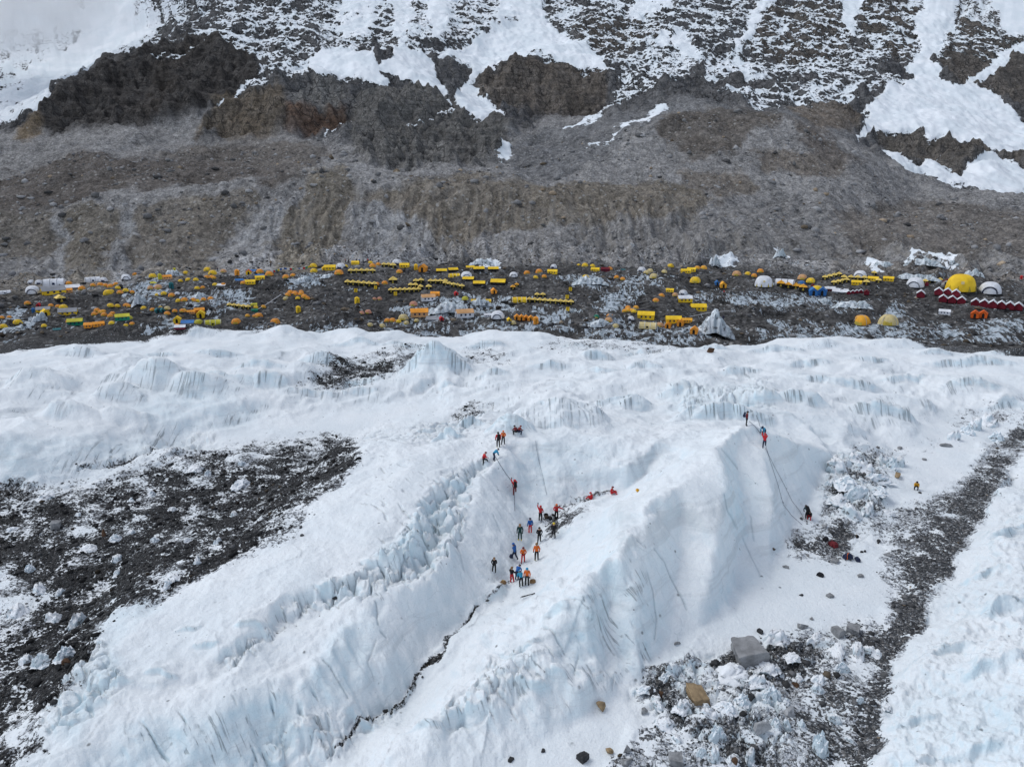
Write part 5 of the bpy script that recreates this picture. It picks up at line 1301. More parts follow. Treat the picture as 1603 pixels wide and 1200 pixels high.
# right of the middle
T('archdome', 'white', (804, 433, 14)); T('dome', 'orange', (825, 429, 10), (844, 427, 11), (852, 434, 8), (955, 422, 8), (975, 438, 8), (955, 497, 11)); T('mess', 'yellow', (865, 429, 14), (932, 425, 12)); T('dome', 'yellow', (906, 416, 6), (916, 417, 10), (917, 436, 11)); T('mess', 'maroon', (948, 425, 14))
T('wedge', 'amber', (803, 452, 8), (809, 448, 7), row='pair right of the long yellow mess tent'); T('tunnel', 'yellow', (813, 473, 21))
T('wedge', 'yellow', *line(9, (829, 472), (894, 476), 9), row='chevron row of nine'); T('wedge', 'yellow', (841, 464, 8), (850, 464, 8), row='pair just above the chevron row')
T('house', 'orange', *line(4, (809, 500), (831, 502), 8), row='short row of four orange gabled tents'); T('toilet', 'orange', (839, 507, 8)); T('dome', 'cream', (803, 507, 10), (964, 512, 10)); T('dome', 'green', (934, 497, 9)); T('dome', 'peach', (953, 503, 12)); T('dome', 'amber', (978, 488, 8), (984, 487, 10), (990, 487, 8), (996, 483, 9))
# around the ice pinnacle
T('dome', 'yellow', (1050, 418, 10), (1089, 442, 16)); T('mess', 'yellow', (1074, 428, 14), (1083, 425, 12), (1049, 457, 11), (1094, 487, 22)); T('dome', 'amber', (1092, 421, 9), (1102, 421, 10)); T('dome', 'white', (1005, 425, 13)); T('dome', 'cream', (1018, 426, 10), (1024, 435, 13), (1013, 429, 11), (1040, 427, 9))
T('house', 'blue', (1123, 446, 7)); T('house', 'amber', (1132, 450, 9)); T('dome', 'peach', (1154, 431, 13), (1057, 463, 9), (1033, 511, 12)); T('dome', 'yellow', (1171, 430, 9)); T('dome', 'orange', (1181, 433, 9), (1191, 426, 10), (1027, 472, 10), (1036, 464, 9))
T('mess', 'yellow', (1073, 473, 20), c2='white'); T('mess', 'yellow', (1012, 500, 24), (1055, 506, 22)); T('mess', 'amber', (1076, 505, 14)); T('house', 'orange', (1066, 510, 10), (1046, 513, 9), (1087, 522, 11)); T('tunnel', 'cream', (1015, 514, 25))
# right part
T('bigdome', 'white', (1197, 448, 28), c2='cream'); T('tunnel', 'white', (1230, 447, 27), c2='navy'); T('wedge', 'amber', *line(4, (1223, 448), (1258, 454), 12), row='slanting row of four beside the striped white tunnel'); T('dome', 'navy', (1240, 444, 12)); T('dome', 'blue', (1256, 446, 12)); T('dome', 'peach', (1257, 437, 14)); T('dome', 'yellow', (1270, 442, 13), (1280, 457, 18)); T('house', 'maroon', (1273, 450, 6)); T('house', 'blue', (1273, 462, 12), (1288, 462, 12)); T('messlow', 'maroon', (1300, 455, 16)); T('tarp', 'white', (1317, 459, 22))
T('house', 'maroon', *line(4, (1329, 460), (1348, 458), 6), c2='white', row='close row of four small maroon tents'); T('house', 'maroon', (1357, 461, 8))
T('wedge', 'yellow', *line(4, (1292, 437), (1314, 432), 8.5), row='uppermost yellow row left of the white arch dome'); T('wedge', 'yellow', *line(4, (1306, 445), (1326, 441), 8.5), row='lower yellow row left of the white arch dome'); T('wedge', 'yellow', *line(4, (1322, 437), (1354, 438), 9), row='row fronting the arch dome')
T('mess', 'yellow', (1342, 446, 14), (1368, 440, 14), (1392, 440, 14)); T('wedge', 'yellow', (1357, 445, 10), (1376, 442, 9), (1369, 430, 8), row='loose trio right of the white arch dome'); T('archdome', 'white', (1348, 434, 20), c2='grey')
T('dome', 'amber', (1351, 508, 26)); T('dome', 'cream', (1393, 508, 28))
# around the giant yellow dome
T('archdome', 'white', (1435, 449, 27), c2='grey'); T('wedge', 'yellow', *line(4, (1449, 443), (1472, 441), 8.5), row='row of four left of the giant yellow dome'); T('house', 'maroon', (1451, 447, 6)); T('bigdome', 'yellow', (1508, 455, 44)); T('archdome', 'white', (1553, 459, 33)); T('house', 'white', (1482, 448, 11), c2='maroon')
T('house', 'maroon', (1442, 465, 12), (1470, 461, 12), (1484, 461, 11), (1497, 464, 12), c2='white', row='upper four maroon tents in front of the giant dome'); T('house', 'maroon', *line(3, (1477, 472), (1506, 475), 12), c2='white', row='trio of maroon tents below the giant dome'); T('house', 'maroon', *line(6, (1528, 479), (1595, 485), 13), c2='white', row='long maroon row right of the giant dome')
T('house', 'vermilion', (1527, 497, 11), (1540, 497, 11), row='vermilion pair below the maroon row'); T('mess', 'white', (1480, 492, 15)); T('toilet', 'red', (1599, 437, 4))

for _t in [t for t in TENTS if t['kind'] == 'dome' and t['c'] in ('orange', 'yellow', 'amber') and t['w'] < 11 and t['u'] < 1000][::2]:
    T('dome', RNG.choice(('orange', 'amber', 'yellow', 'yellow')), (_t['u'] + RNG.choice((-1, 1)) * RNG.uniform(9, 14), _t['v'] + RNG.uniform(-3, 3), RNG.uniform(7, 9)))

ZONES = [(210, 'at the left end of camp'), (400, 'left of the dark hill'), (600, 'on the dark hill'), (800, 'among the stepped rows'), (1000, 'around the chevron row'), (1200, 'around the ice pinnacle'), (1405, 'around the white arch dome'), (1700, 'near the giant yellow dome')]
def zone(u):
    return next(z for k, z in ZONES if u < k)
def band(v):
    return 'back edge' if v < 431 else 'upper part' if v < 453 else 'middle part' if v < 482 else 'snow edge'
def place_tents():
    pos = hit([t['u'] for t in TENTS], [t['v'] for t in TENTS])
    groups = {}
    for t in TENTS:
        key = t['row'] or (t['c'], t['kind'], zone(t['u']), band(t['v']))
        groups.setdefault(key, []).append(t)
    colour = {'amber': 'amber', 'lime': 'lime green'}
    for key, ts in groups.items():
        ts.sort(key=lambda t: t['u'])
        for i, t in enumerate(ts):
            cw = colour.get(t['c'], t['c']); kw = KIND_WORDS[t['kind']]
            if t['kind'] == 'messlow' and t['c'] == 'black':
                cw = 'yellow roofed black'
            if t['row']:
                base = f"{cw} {kw}, {ORD[i]} from left, {t['row']}" if len(ts) > 1 else f"{cw} {kw}, {t['row']}"
            elif len(ts) > 1:
                base = f"{cw} {kw}, {ORD[i]} from left, {band(t['v'])}, {zone(t['u'])}"
            else:
                base = f"{cw} {kw}, {band(t['v'])}, {zone(t['u'])}"
            t['label'] = base
    for t, p in zip(TENTS, pos):
        wm = t['w'] * p[3] / F * (.98 if t['kind'] in ('bigdome', 'archdome') or t['c'] == 'maroon' else 1.08)
        e = link('dome_tent' if t['kind'] == 'dome' else {'wedge': 'ridge_tent', 'mess': 'mess_tent', 'messlow': 'mess_tent', 'house': 'gabled_tent', 'toilet': 'upright_tent', 'tunnel': 'tunnel_tent', 'bigdome': 'giant_dome_tent', 'archdome': 'window_dome_tent', 'tarp': 'tarpaulin_shelter'}[t['kind']], None, None,
                 (p[0], p[1] + wm * .2, p[2] - .06), (0, 0, t['rot'] - math.atan2(p[0], p[1])), (wm, wm, wm))
        tag(e, t['label'], 'tent' if t['kind'] != 'tarp' else 'shelter', 'tents of the camp')
        prev = None
        for nm, me in kind_parts(t['kind'], t['c'], t['c2']):
            prev = link(nm, me, prev if nm == 'window_rim' else e)
place_tents()
# ------------------------------------------------------------------ stones and ice blocks
def rock_mesh(seed, mat, sub=2, sx=1, sy=1, sz=.7, flat=True, cuts=9):
    """angular block: a sphere cut back by random planes"""
    r = random.Random(seed)
    bm = bmesh.new()
    bmesh.ops.create_icosphere(bm, subdivisions=sub, radius=.5)
    planes = []
    for _ in range(cuts):
        n = Vector((r.uniform(-1, 1), r.uniform(-1, 1), r.uniform(-1, 1))).normalized()
        planes.append((n, r.uniform(.24, .40)))
    for v in bm.verts:
        for n, d in planes:
            k = v.co.dot(n) - d
            if k > 0:
                v.co -= n * k
        v.co += Vector((r.uniform(-1, 1), r.uniform(-1, 1), r.uniform(-1, 1))) * .012
        v.co = Vector((v.co.x * sx * 1.25, v.co.y * sy * 1.25, v.co.z * sz * 1.25))
    me = bpy.data.meshes.new('rock'); bm.to_mesh(me); bm.free()
    me.materials.append(mat)
    if not flat:
        me.polygons.foreach_set('use_smooth', [True] * len(me.polygons))
    return me

def crag_mesh(seed, mat, pts=15, box=False):
    """angular broken block: hull of scattered points, edges slightly worn"""
    r = random.Random(seed); bm = bmesh.new()
    if box:
        for x in (-1, 1):
            for y in (-1, 1):
                for z in (-1, 1):
                    bm.verts.new((x * r.uniform(.26, .56), y * r.uniform(.26, .54), z * r.uniform(.24, .42)))
    for _ in range(3 if box else pts):
        v = Vector((r.gauss(0, 1), r.gauss(0, 1), r.gauss(0, 1))).normalized()
        bm.verts.new((v.x * .52, v.y * .52, v.z * (.44 if not box else .36)))
    res = bmesh.ops.convex_hull(bm, input=bm.verts[:])
    bmesh.ops.delete(bm, geom=[v for v in bm.verts if not v.link_faces], context='VERTS')
    bmesh.ops.bevel(bm, geom=bm.edges[:], offset=.022, segments=1, affect='EDGES', clamp_overlap=True)
    bmesh.ops.triangulate(bm, faces=bm.faces[:])
    bmesh.ops.subdivide_edges(bm, edges=[e for e in bm.edges if e.calc_length() > .18], cuts=1)
    for v in bm.verts:
        v.co += Vector((r.uniform(-1, 1), r.uniform(-1, 1), r.uniform(-1, 1))) * .008
    if box:
        for _ in range(2):
            bmesh.ops.subdivide_edges(bm, edges=[e for e in bm.edges if e.calc_length() > .09], cuts=1, use_grid_fill=True)
            bmesh.ops.triangulate(bm, faces=[f for f in bm.faces if len(f.verts) > 4])
        for v in bm.verts:
            k = float(fbm(np.float32(v.co.x * 3.5 + seed), np.float32(v.co.y * 3.5 + v.co.z * 4.1), 3, seed))
            v.co *= 1 + .075 * k
    bmesh.ops.recalc_face_normals(bm, faces=bm.faces)
    me = bpy.data.meshes.new('boulder'); bm.to_mesh(me); bm.free()
    me.materials.append(mat)
    return me
def stone_mat(name, rgb):
    n = NT(name)
    a = n.noise(2.2, 6, .65); b = n.noise(9, 4, .6)
    c = n.mix(n.remap(a, .3, .7), tuple(k * .62 for k in rgb), tuple(min(1, k * 1.25) for k in rgb))
    c = n.mix(n.remap(b, .55, .75, 0, .5), c, tuple(k * .45 for k in rgb))
    return n.finish(c, .9, n.bump(n.math('ADD', a, n.math('MULTIPLY', b, .4)), .08, .8), .15)
def ice_mat():
    n = NT('ice_block_ice')
    nz = n.nz()
    c = n.mix(n.remap(nz, .2, .7), (.56, .66, .71), (.80, .83, .855))
    c = n.mix(n.remap(n.noise(1.4, 5, .65), .56, .7, 0, .55), c, (.34, .45, .50))
    c = n.mix(n.remap(n.noise(2.6, 6, .75), .55, .62, 0, .85), c, (.07, .072, .075))
    return n.finish(c, .55, n.bump(n.noise(3.2, 5, .6), .14, .8), .35)
M_ICE = ice_mat()
M_ST = {'grey': stone_mat('grey_stone', (.26, .265, .27)), 'tan': stone_mat('tan_stone', (.30, .22, .13)), 'dark': stone_mat('dark_stone', (.045, .046, .048)), 'pale': stone_mat('pale_stone', (.36, .37, .38)), 'brown': stone_mat('brown_stone', (.11, .065, .04))}

BOULDERS = [   # u, v of the foot, width px, depth ratio, height ratio, stone, own label
    (1172, 1036, 58, .8, .52, 'grey', 'huge flat-topped grey boulder standing above the broken ice on the gravel'),
    (1092, 1097, 42, .7, .55, 'tan', 'large tan boulder with rusty face below the huge grey one'),
    (940, 1111, 16, .8, .85, 'tan', 'tan boulder alone on white snow at the foot of the pinnacle'), (1008, 1116, 12, .9, .7, 'grey', None), (912, 1189, 14, .9, .85, 'dark', 'black stone alone on the snow near the bottom edge'),
    (954, 1179, 13, .8, .7, 'tan', None), (981, 1177, 14, .8, .8, 'grey', None), (1312, 996, 24, .7, .6, 'grey', 'long grey slab boulder at the upper edge of the gravel'), (1336, 990, 20, .8, .55, 'grey', None), (1257, 984, 17, .8, .65, 'grey', None),
    (1235, 1119, 20, .8, .65, 'pale', None), (1193, 1150, 24, .7, .95, 'pale', 'pale rounded boulder standing upright in the wet gravel'), (1058, 1194, 22, .8, .6, 'grey', None), (982, 1196, 20, .8, .6, 'grey', None), (1175, 1098, 15, .8, 1.0, 'dark', None), (1113, 553, 15, .7, .55, 'brown', 'brown boulder on the far glacier rim below the camp'),
    (1299, 934, 10, .8, .4, 'grey', None), (1271, 969, 8, .8, .5, 'grey', None), (1230, 889, 11, .8, .35, 'grey', None), (1347, 903, 11, .8, .35, 'grey', None), (1307, 880, 11, .8, .4, 'grey', None), (1405, 747, 18, .5, .35, 'tan', 'long tan slab by the small frozen pond'),
    (1480, 700, 19, .6, .25, 'grey', 'flat grey stone in the middle of the smooth snow pond'), (1409, 703, 9, .8, .4, 'grey', None), (1447, 720, 6, .8, .4, 'grey', None), (1440, 772, 7, .7, .3, 'dark', None), (1060, 1009, 11, .6, .4, 'grey', None), (165, 838, 12, .8, 1.0, 'brown', None), (88, 826, 15, .8, .7, 'grey', None), (103, 1040, 14, .8, .6, 'brown', None), (525, 937, 9, .8, .4, 'dark', None), (93, 1047, 9, .9, 1.1, 'dark', None),
    (800, 1190, 8, .8, .5, 'dark', None), (1389, 870, 12, .7, .5, 'grey', None), (1376, 848, 8, .8, .4, 'dark', None), (1254, 932, 6, .8, .5, 'dark', None), (1020, 1085, 9, .8, .6, 'dark', None), (1035, 1090, 12, .8, .7, 'brown', None), (1045, 1075, 11, .8, .6, 'dark', None), (1118, 1040, 14, .8, .5, 'dark', None), (1190, 990, 9, .8, .6, 'dark', None), (1150, 1195, 16, .8, .6, 'brown', None), (1245, 1075, 10, .8, .8, 'brown', None), (850, 1176, 7, .9, .6, 'dark', None),
]
ICEB = [   # u, v, width px, depth, height
    (375, 764, 36, .8, .5), (380, 728, 14, .9, .8), (178, 846, 18, .9, .8), (207, 835, 12, .9, .9), (140, 862, 22, .8, .6), (243, 848, 16, .8, .6), (293, 847, 10, 1, .7), (185, 876, 16, .9, .8), (237, 776, 12, .7, .7), (122, 808, 18, .8, .6), (273, 904, 20, .9, .6), (185, 900, 13, .9, .8), (262, 920, 22, .9, .9), (96, 930, 15, .9, .8), (48, 893, 18, .9, .9), (368, 809, 17, .7, .5), (341, 851, 12, 1, .9), (41, 1036, 22, .9, 1.0), (70, 1037, 28, .8, .6), (103, 1028, 24, .8, .8), (122, 977, 28, .9, .8), (83, 972, 28, .9, .6), (305, 735, 20, .9, .5), (325, 745, 16, .9, .6), (270, 800, 14, .8, .6), (205, 785, 16, .8, .5), (70, 780, 22, .8, .5), (20, 830, 20, .8, .5), (310, 880, 12, .9, .8), (30, 960, 30, .9, .45), (60, 925, 22, .9, .5),
]
ICEG = [
    (1283, 1066, 28, .9, .6), (1282, 1084, 26, .9, .7), (1251, 1064, 18, .9, .9), (1210, 1058, 24, .9, .7), (1210, 1096, 28, .9, .8), (1232, 1104, 16, .9, .8), (1215, 1140, 26, .8, 1.2), (1231, 1138, 16, .8, 1.2), (1282, 1178, 28, .8, 1.2), (1310, 1028, 50, .6, .5), (1340, 1024, 36, .7, .5), (1365, 1022, 24, .9, .7), (1275, 1007, 28, .8, .6), (1216, 1008, 34, .8, .6), (1388, 1107, 14, .9, .7), (1307, 1128, 18, .9, 1.1), (1347, 1099, 15, .9, .9), (1317, 1050, 22, .9, .8), (1150, 1062, 54, .7, .6), (1160, 1104, 30, .8, .8), (1137, 1110, 30, .8, .8), (1110, 1122, 30, .8, .8), (1040, 1134, 28, .8, .6), (1067, 1108, 24, .8, .7), (1122, 1160, 30, .8, .9), (1117, 1186, 20, .8, 1.2), (1175, 1186, 22, .8, 1.2), (1145, 1196, 30, .8, .7), (1196, 1098, 18, .8, 1.1), (1012, 1080, 24, .8, .7), (1046, 1062, 20, .8, .9), (1200, 1044, 30, .8, .5), (1188, 1070, 26, .8, .6), (1100, 1180, 18, .8, .8), (1060, 1160, 20, .8, .7), (1030, 1105, 18, .8, .6), (1256, 1140, 16, .8, .9), (1330, 1160, 14, .8, .8), (1240, 1030, 22, .8, .5),
]
ICEM = [   # heap of snow-capped ice beside the pinnacle
    (1310, 735, 30, .9, .7), (1325, 760, 34, .9, .7), (1345, 780, 34, .9, .7), (1310, 785, 30, .9, .8), (1330, 808, 30, .9, .7), (1370, 755, 36, .8, .6), (1352, 735, 24, .9, .7), (1395, 735, 22, .9, 1.0), (1408, 730, 20, .9, 1.2), (1380, 725, 20, .9, .8), (1358, 800, 24, .9, .7), (1375, 770, 24, .9, .6), (1300, 760, 22, .9, .8), (1335, 720, 24, .9, .6), (1390, 805, 20, .9, .5), (1510, 680, 24, .9, .9), (1525, 672, 22, .9, 1.0), (1545, 665, 24, .9, .9), (1560, 690, 20, .9, .7), (1495, 690, 18, .9, .8),
]
ROCKS = {k: [crag_mesh(100 * i + j + 3, M_ST[k], 9 + j, j == 0) for j in range(4)] for i, k in enumerate(M_ST)}
def ice_mesh(seed):
    """ragged lump of ice: a few leaning prongs grown together, undercut by melting"""
    r = random.Random(seed); n = 17
    peaks = [(r.uniform(-.26, .26), r.uniform(-.22, .22), r.uniform(.35, 1.0), r.uniform(.16, .34)) for _ in range(r.randint(4, 7))]
    g = np.linspace(-.5, .5, n); X, Y = np.meshgrid(g, g)
    rr = np.hypot(X, Y)
    Z = np.zeros_like(X)
    for px, py, ph, pr in peaks:
        d = np.hypot((X - px) * r.uniform(.8, 1.3), (Y - py))
        Z = np.maximum(Z, ph * np.clip(1.25 - (d / pr) ** 1.6, 0, 1))
    Z = Z * (1 + .5 * perlin(X * 9 + seed, Y * 9, seed)) + .22 * np.clip(1 - (rr / .47) ** 3, 0, 1) * (1 + perlin(X * 6 + seed, Y * 6, seed + 3))
    Z = np.where(rr > .48, -.15, Z) * .62 - .10
    X = X + .10 * perlin(Y * 7, Z * 7 + seed, seed + 1) ; Y = Y + .10 * perlin(X * 7, Z * 7 + seed, seed + 2)
    vs = np.stack([X.ravel(), Y.ravel(), Z.ravel()], 1)
    fs = [(j * n + i, j * n + i + 1, (j + 1) * n + i + 1, (j + 1) * n + i) for j in range(n - 1) for i in range(n - 1)]
    b = len(vs); vs = np.vstack([vs, [[0, 0, -.35]]])
    rim = [i for i in range(n)] + [j * n + n - 1 for j in range(1, n)] + [(n - 1) * n + i for i in range(n - 2, -1, -1)] + [j * n for j in range(n - 2, 0, -1)]
    fs += [(rim[(k + 1) % len(rim)], rim[k], b) for k in range(len(rim))]
    return mesh_from('ice_block', vs, fs, [M_ICE], None, seed % 3 != 0)
ICES = [ice_mesh(900 + j) for j in range(10)]

def place_blocks():
    W_ = {'grey': 'grey', 'tan': 'tan', 'dark': 'dark', 'pale': 'pale', 'brown': 'brown'}
    def area(u, v):
        if u < 560 and v < 1120 and not (v > 930 and u > 300):
            return 'on the dark rubble basin'
        if v > 985 and u > 960:
            return 'on the near gravel strip'
        if u > 1390 and v < 800:
            return 'on the snow pond'
        return 'on open snow'
    loose = {}
    for b in BOULDERS:
        if b[6] is None:
            loose.setdefault((b[5], area(b[0], b[1])), []).append(b)
    lab = {}
    for (c, ar), bs in loose.items():
        bs.sort(key=lambda b: b[0])
        for i, b in enumerate(bs):
            lab[id(b)] = f'{W_[c]} stone {ar}' + (f', {ORD[i]} {W_[c]} one from left' if len(bs) > 1 else ', the only one of its colour')
    pos = hit([b[0] for b in BOULDERS], [b[1] - b[2] * .08 for b in BOULDERS])
    for i, (b, p) in enumerate(zip(BOULDERS, pos)):
        w = b[2] * p[3] / F * (1.22 if i > 1 else 1.08)
        o = link('boulder', ROCKS[b[5]][i % 4 if i > 1 else 0], None, (p[0], p[1], p[2] + w * b[4] * .30), (0, 0, i * 1.7 if i else .15), (w, w * b[3], w * b[4] * 1.35))
        tag(o, b[6] or lab[id(b)], 'boulder' if b[2] >= 13 else 'stone', 'loose stones on the glacier')
    for lst, words, grp in ((ICEB, 'white ice block on the dark rubble basin', 'ice blocks on the rubble basin'), (ICEG, 'white ice block on the near gravel strip', 'ice blocks on the gravel strip'), (ICEM, 'snowy ice block heaped by the frozen pond', 'ice blocks by the frozen pond')):
        lst = sorted(lst)
        pos = hit([b[0] for b in lst], [b[1] - b[2] * .1 for b in lst])
        for i, (b, p) in enumerate(zip(lst, pos)):
            w = b[2] * p[3] / F * 1.25
            o = link('ice_block', ICES[i % 10], None, (p[0], p[1], p[2]), (0, 0, i * 2.1), (w * RNG.uniform(.8, 1.25), w * b[3] * RNG.uniform(.7, 1.2), w * b[4] * RNG.uniform(.6, 1.2)))
            tag(o, f'{words}, {ORD[i]} from left', 'ice block', grp)
place_blocks()

# --- uncountable small stones
ICO_V = np.array([(0, 0, 1)] + [(.894 * math.cos(k * 2 * math.pi / 5), .894 * math.sin(k * 2 * math.pi / 5), .447) for k in range(5)] + [(.894 * math.cos((k + .5) * 2 * math.pi / 5), .894 * math.sin((k + .5) * 2 * math.pi / 5), -.447) for k in range(5)] + [(0, 0, -1)], np.float32)
ICO_F = np.array([(0, 1 + k, 1 + (k + 1) % 5) for k in range(5)] + [(1 + k, 6 + k, 1 + (k + 1) % 5) for k in range(5)] + [(1 + (k + 1) % 5, 6 + k, 6 + (k + 1) % 5) for k in range(5)] + [(6 + k, 11, 6 + (k + 1) % 5) for k in range(5)], np.int32)
OCT_V = np.array([(1, 0, 0), (-.5, .87, .1), (-.5, -.87, -.1), (.2, .1, 1), (-.1, .1, -1), (.5, .7, .35)], np.float32)
OCT_F = np.array([(0, 5, 3), (5, 1, 3), (1, 2, 3), (2, 0, 3), (5, 0, 4), (1, 5, 4), (2, 1, 4), (0, 2, 4)], np.int32)
def scatter(name, P, size, shade, label, flatten=.62, base=(ICO_V, ICO_F)):
    n = len(P)
    ICO_V, ICO_F = base
    nv = len(ICO_V)
    jit = 1 + NPR.uniform(-.38, .38, (n, nv, 1)).astype(np.float32)
    V = ICO_V[None] * jit
    sc_ = np.stack([size * NPR.uniform(.7, 1.25, n), size * NPR.uniform(.6, 1.0, n), size * flatten * NPR.uniform(.6, 1.2, n)], 1)[:, None, :] * .5
    V = V * sc_
    a = NPR.uniform(0, 2 * math.pi, n)[:, None]
    x, y = V[..., 0] * np.cos(a) - V[..., 1] * np.sin(a), V[..., 0] * np.sin(a) + V[..., 1] * np.cos(a)
    V = np.stack([x, y, V[..., 2]], 2) + P[:, None, :] + np.array([0, 0, 1.0]) * (size * flatten * .15)[:, None, None]
    Fc = (ICO_F[None] + (np.arange(n) * nv)[:, None, None]).reshape(-1, 3)
    me = bpy.data.meshes.new(name)
    me.vertices.add(n * nv); me.vertices.foreach_set('co', V.astype(np.float32).ravel())
    me.loops.add(Fc.size); me.loops.foreach_set('vertex_index', Fc.ravel().astype(np.int32))
    me.polygons.add(len(Fc)); me.polygons.foreach_set('loop_start', np.arange(0, Fc.size, 3, dtype=np.int32)); me.polygons.foreach_set('loop_total', np.full(len(Fc), 3, np.int32))
    me.update(calc_edges=True)
    at = me.attributes.new('shade', 'FLOAT_COLOR', 'POINT')
    c = np.ones((n, nv, 4), np.float32); c[..., :3] = shade[:, None, :]
    at.data.foreach_set('color', c.ravel())
    nt = NT(name + '_stone')
    col = nt.mix(1.0, nt.attr('shade').outputs['Color'], nt.ramp(nt.noise(2.5, 4, .6), [(.3, (.7, .7, .7)), (.7, (1.15, 1.15, 1.15))]), 'MULTIPLY')
    me.materials.append(nt.finish(col, .9, None, .15))
    o = bpy.data.objects.new(name, me); COL.objects.link(o)
    o['kind'] = 'stuff'; o['label'] = label
    return o

def pick(o, az, rad, weight, n):
    A, R = np.meshgrid(az, rad)
    area = (R * np.gradient(az)[None, :] * np.gradient(rad)[:, None]).ravel()
    w = area * weight; w = w / w.sum()
    i = NPR.choice(len(w), n, p=w)
    x, y = (R * np.sin(A)).ravel()[i], (R * np.cos(A)).ravel()[i]
    x = x + NPR.uniform(-.2, .2, n); y = y + NPR.uniform(-.2, .2, n)
    return x, y
def greys(n, lo, hi, brown=.25):
    g = NPR.uniform(lo, hi, n) ** 1.0
    t = (NPR.random(n) < brown)[:, None]
    warm = np.stack([g * 1.25, g * 1.0, g * .72], 1); cool = np.stack([g, g * 1.01, g * 1.03], 1)
    return np.where(t, warm, cool).astype(np.float32)

_az = az_list(39.6, 1000, 62, 14)
_rad = np.concatenate([np.linspace(6, 43, 26), np.linspace(43.13, 108, 500), np.linspace(108.4, 181, 180)])
_A, _R = np.meshgrid(_az, _rad)
_inview = ((np.abs(_A) < math.radians(41)) & (_R > 42) & (_R < 165)).ravel()
_w = smooth(.34, .8, _g['rubble'] + .35 * perlin((_R * np.sin(_A)).ravel() / 2.2, (_R * np.cos(_A)).ravel() / 2.2, 301)) * _inview * np.where((_R * np.sin(_A)).ravel() > 6, .5, 1)
_n = 20000
_x, _y = pick(_g, _az, _rad, _w, _n)
_P = np.stack([_x, _y, terrain(_x, _y, 'near')['z']], 1)
_s = np.minimum(.062 * (1 - NPR.random(_n)) ** -.58, .7)
_sh = greys(_n, .018, .11, .05) * (1 + 1.8 * (NPR.random(_n) < .08))[:, None] * np.where(_x > 6, 1.7, .5)[:, None]
_big = _s > .22
scatter('rubble_stones', _P[_big], _s[_big], _sh[_big], 'larger dark angular stones strewn over the rubble basin and gravel strips')
scatter('rubble_gravel', _P[~_big], _s[~_big], _sh[~_big], 'small dark stones strewn over the rubble basin and gravel strips', base=(OCT_V, OCT_F))
_w2 = smooth(.05, .2, _g['rubble']) * (1 - smooth(.25, .4, _g['rubble'])) * _inview + .002 * _inview
_n = 1500
_x, _y = pick(_g, _az, _rad, _w2, _n)
_P = np.stack([_x, _y, terrain(_x, _y, 'near')['z']], 1)
scatter('stray_stones', _P, np.minimum(.06 * (1 - NPR.random(_n)) ** -.5, .5), greys(_n, .03, .12, .2), 'small stray stones scattered on the snow beside the rubble')

_n = 13000
_az2, _rad2 = az_list(38, 640, 62, 20), np.linspace(176.5, 345, 250)
_A, _R = np.meshgrid(_az2, _rad2)
_w3 = ((np.abs(_A) < math.radians(38)) & (_R > 182)).ravel() * (.3 + smooth(-.2, .6, perlin((_R * np.sin(_A)).ravel() / 14, (_R * np.cos(_A)).ravel() / 14, 302)))
_x, _y = pick(_c, _az2, _rad2, _w3, _n)
_P = np.stack([_x, _y, terrain(_x, _y)['z']], 1)
scatter('camp_stones', _P, np.minimum(.34 * (1 - NPR.random(_n)) ** -.42, 2.2), greys(_n, .02, .15, .15) * (1 + 1.6 * (NPR.random(_n) < .2))[:, None], 'grey boulders and stones covering the moraine between the tents')
_n = 8000
_az3, _rad3 = az_list(37, 930, 62, 24), np.concatenate([np.linspace(343.5, 480, 150), np.linspace(481, 1035, 470), np.linspace(1045, 1330, 16)])
_A, _R = np.meshgrid(_az3, _rad3)
_w4 = ((np.abs(_A) < math.radians(37)) & (_R < 560)).ravel() * (1 - smooth(.2, .6, _m['rock'])) * (1 - smooth(.2, .5, _m['snow'])) * (.15 + smooth(-.3, .7, perlin((_R * np.sin(_A)).ravel() / 30, (_R * np.cos(_A)).ravel() / 30, 303)))
_x, _y = pick(_m, _az3, _rad3, _w4, _n)
_P = np.stack([_x, _y, terrain(_x, _y, 'all')['z']], 1)
scatter('scree_boulders', _P, np.minimum(.42 * (1 - NPR.random(_n)) ** -.55, 4.5), greys(_n, .06, .38, .1), 'pale boulders scattered over the scree slopes')

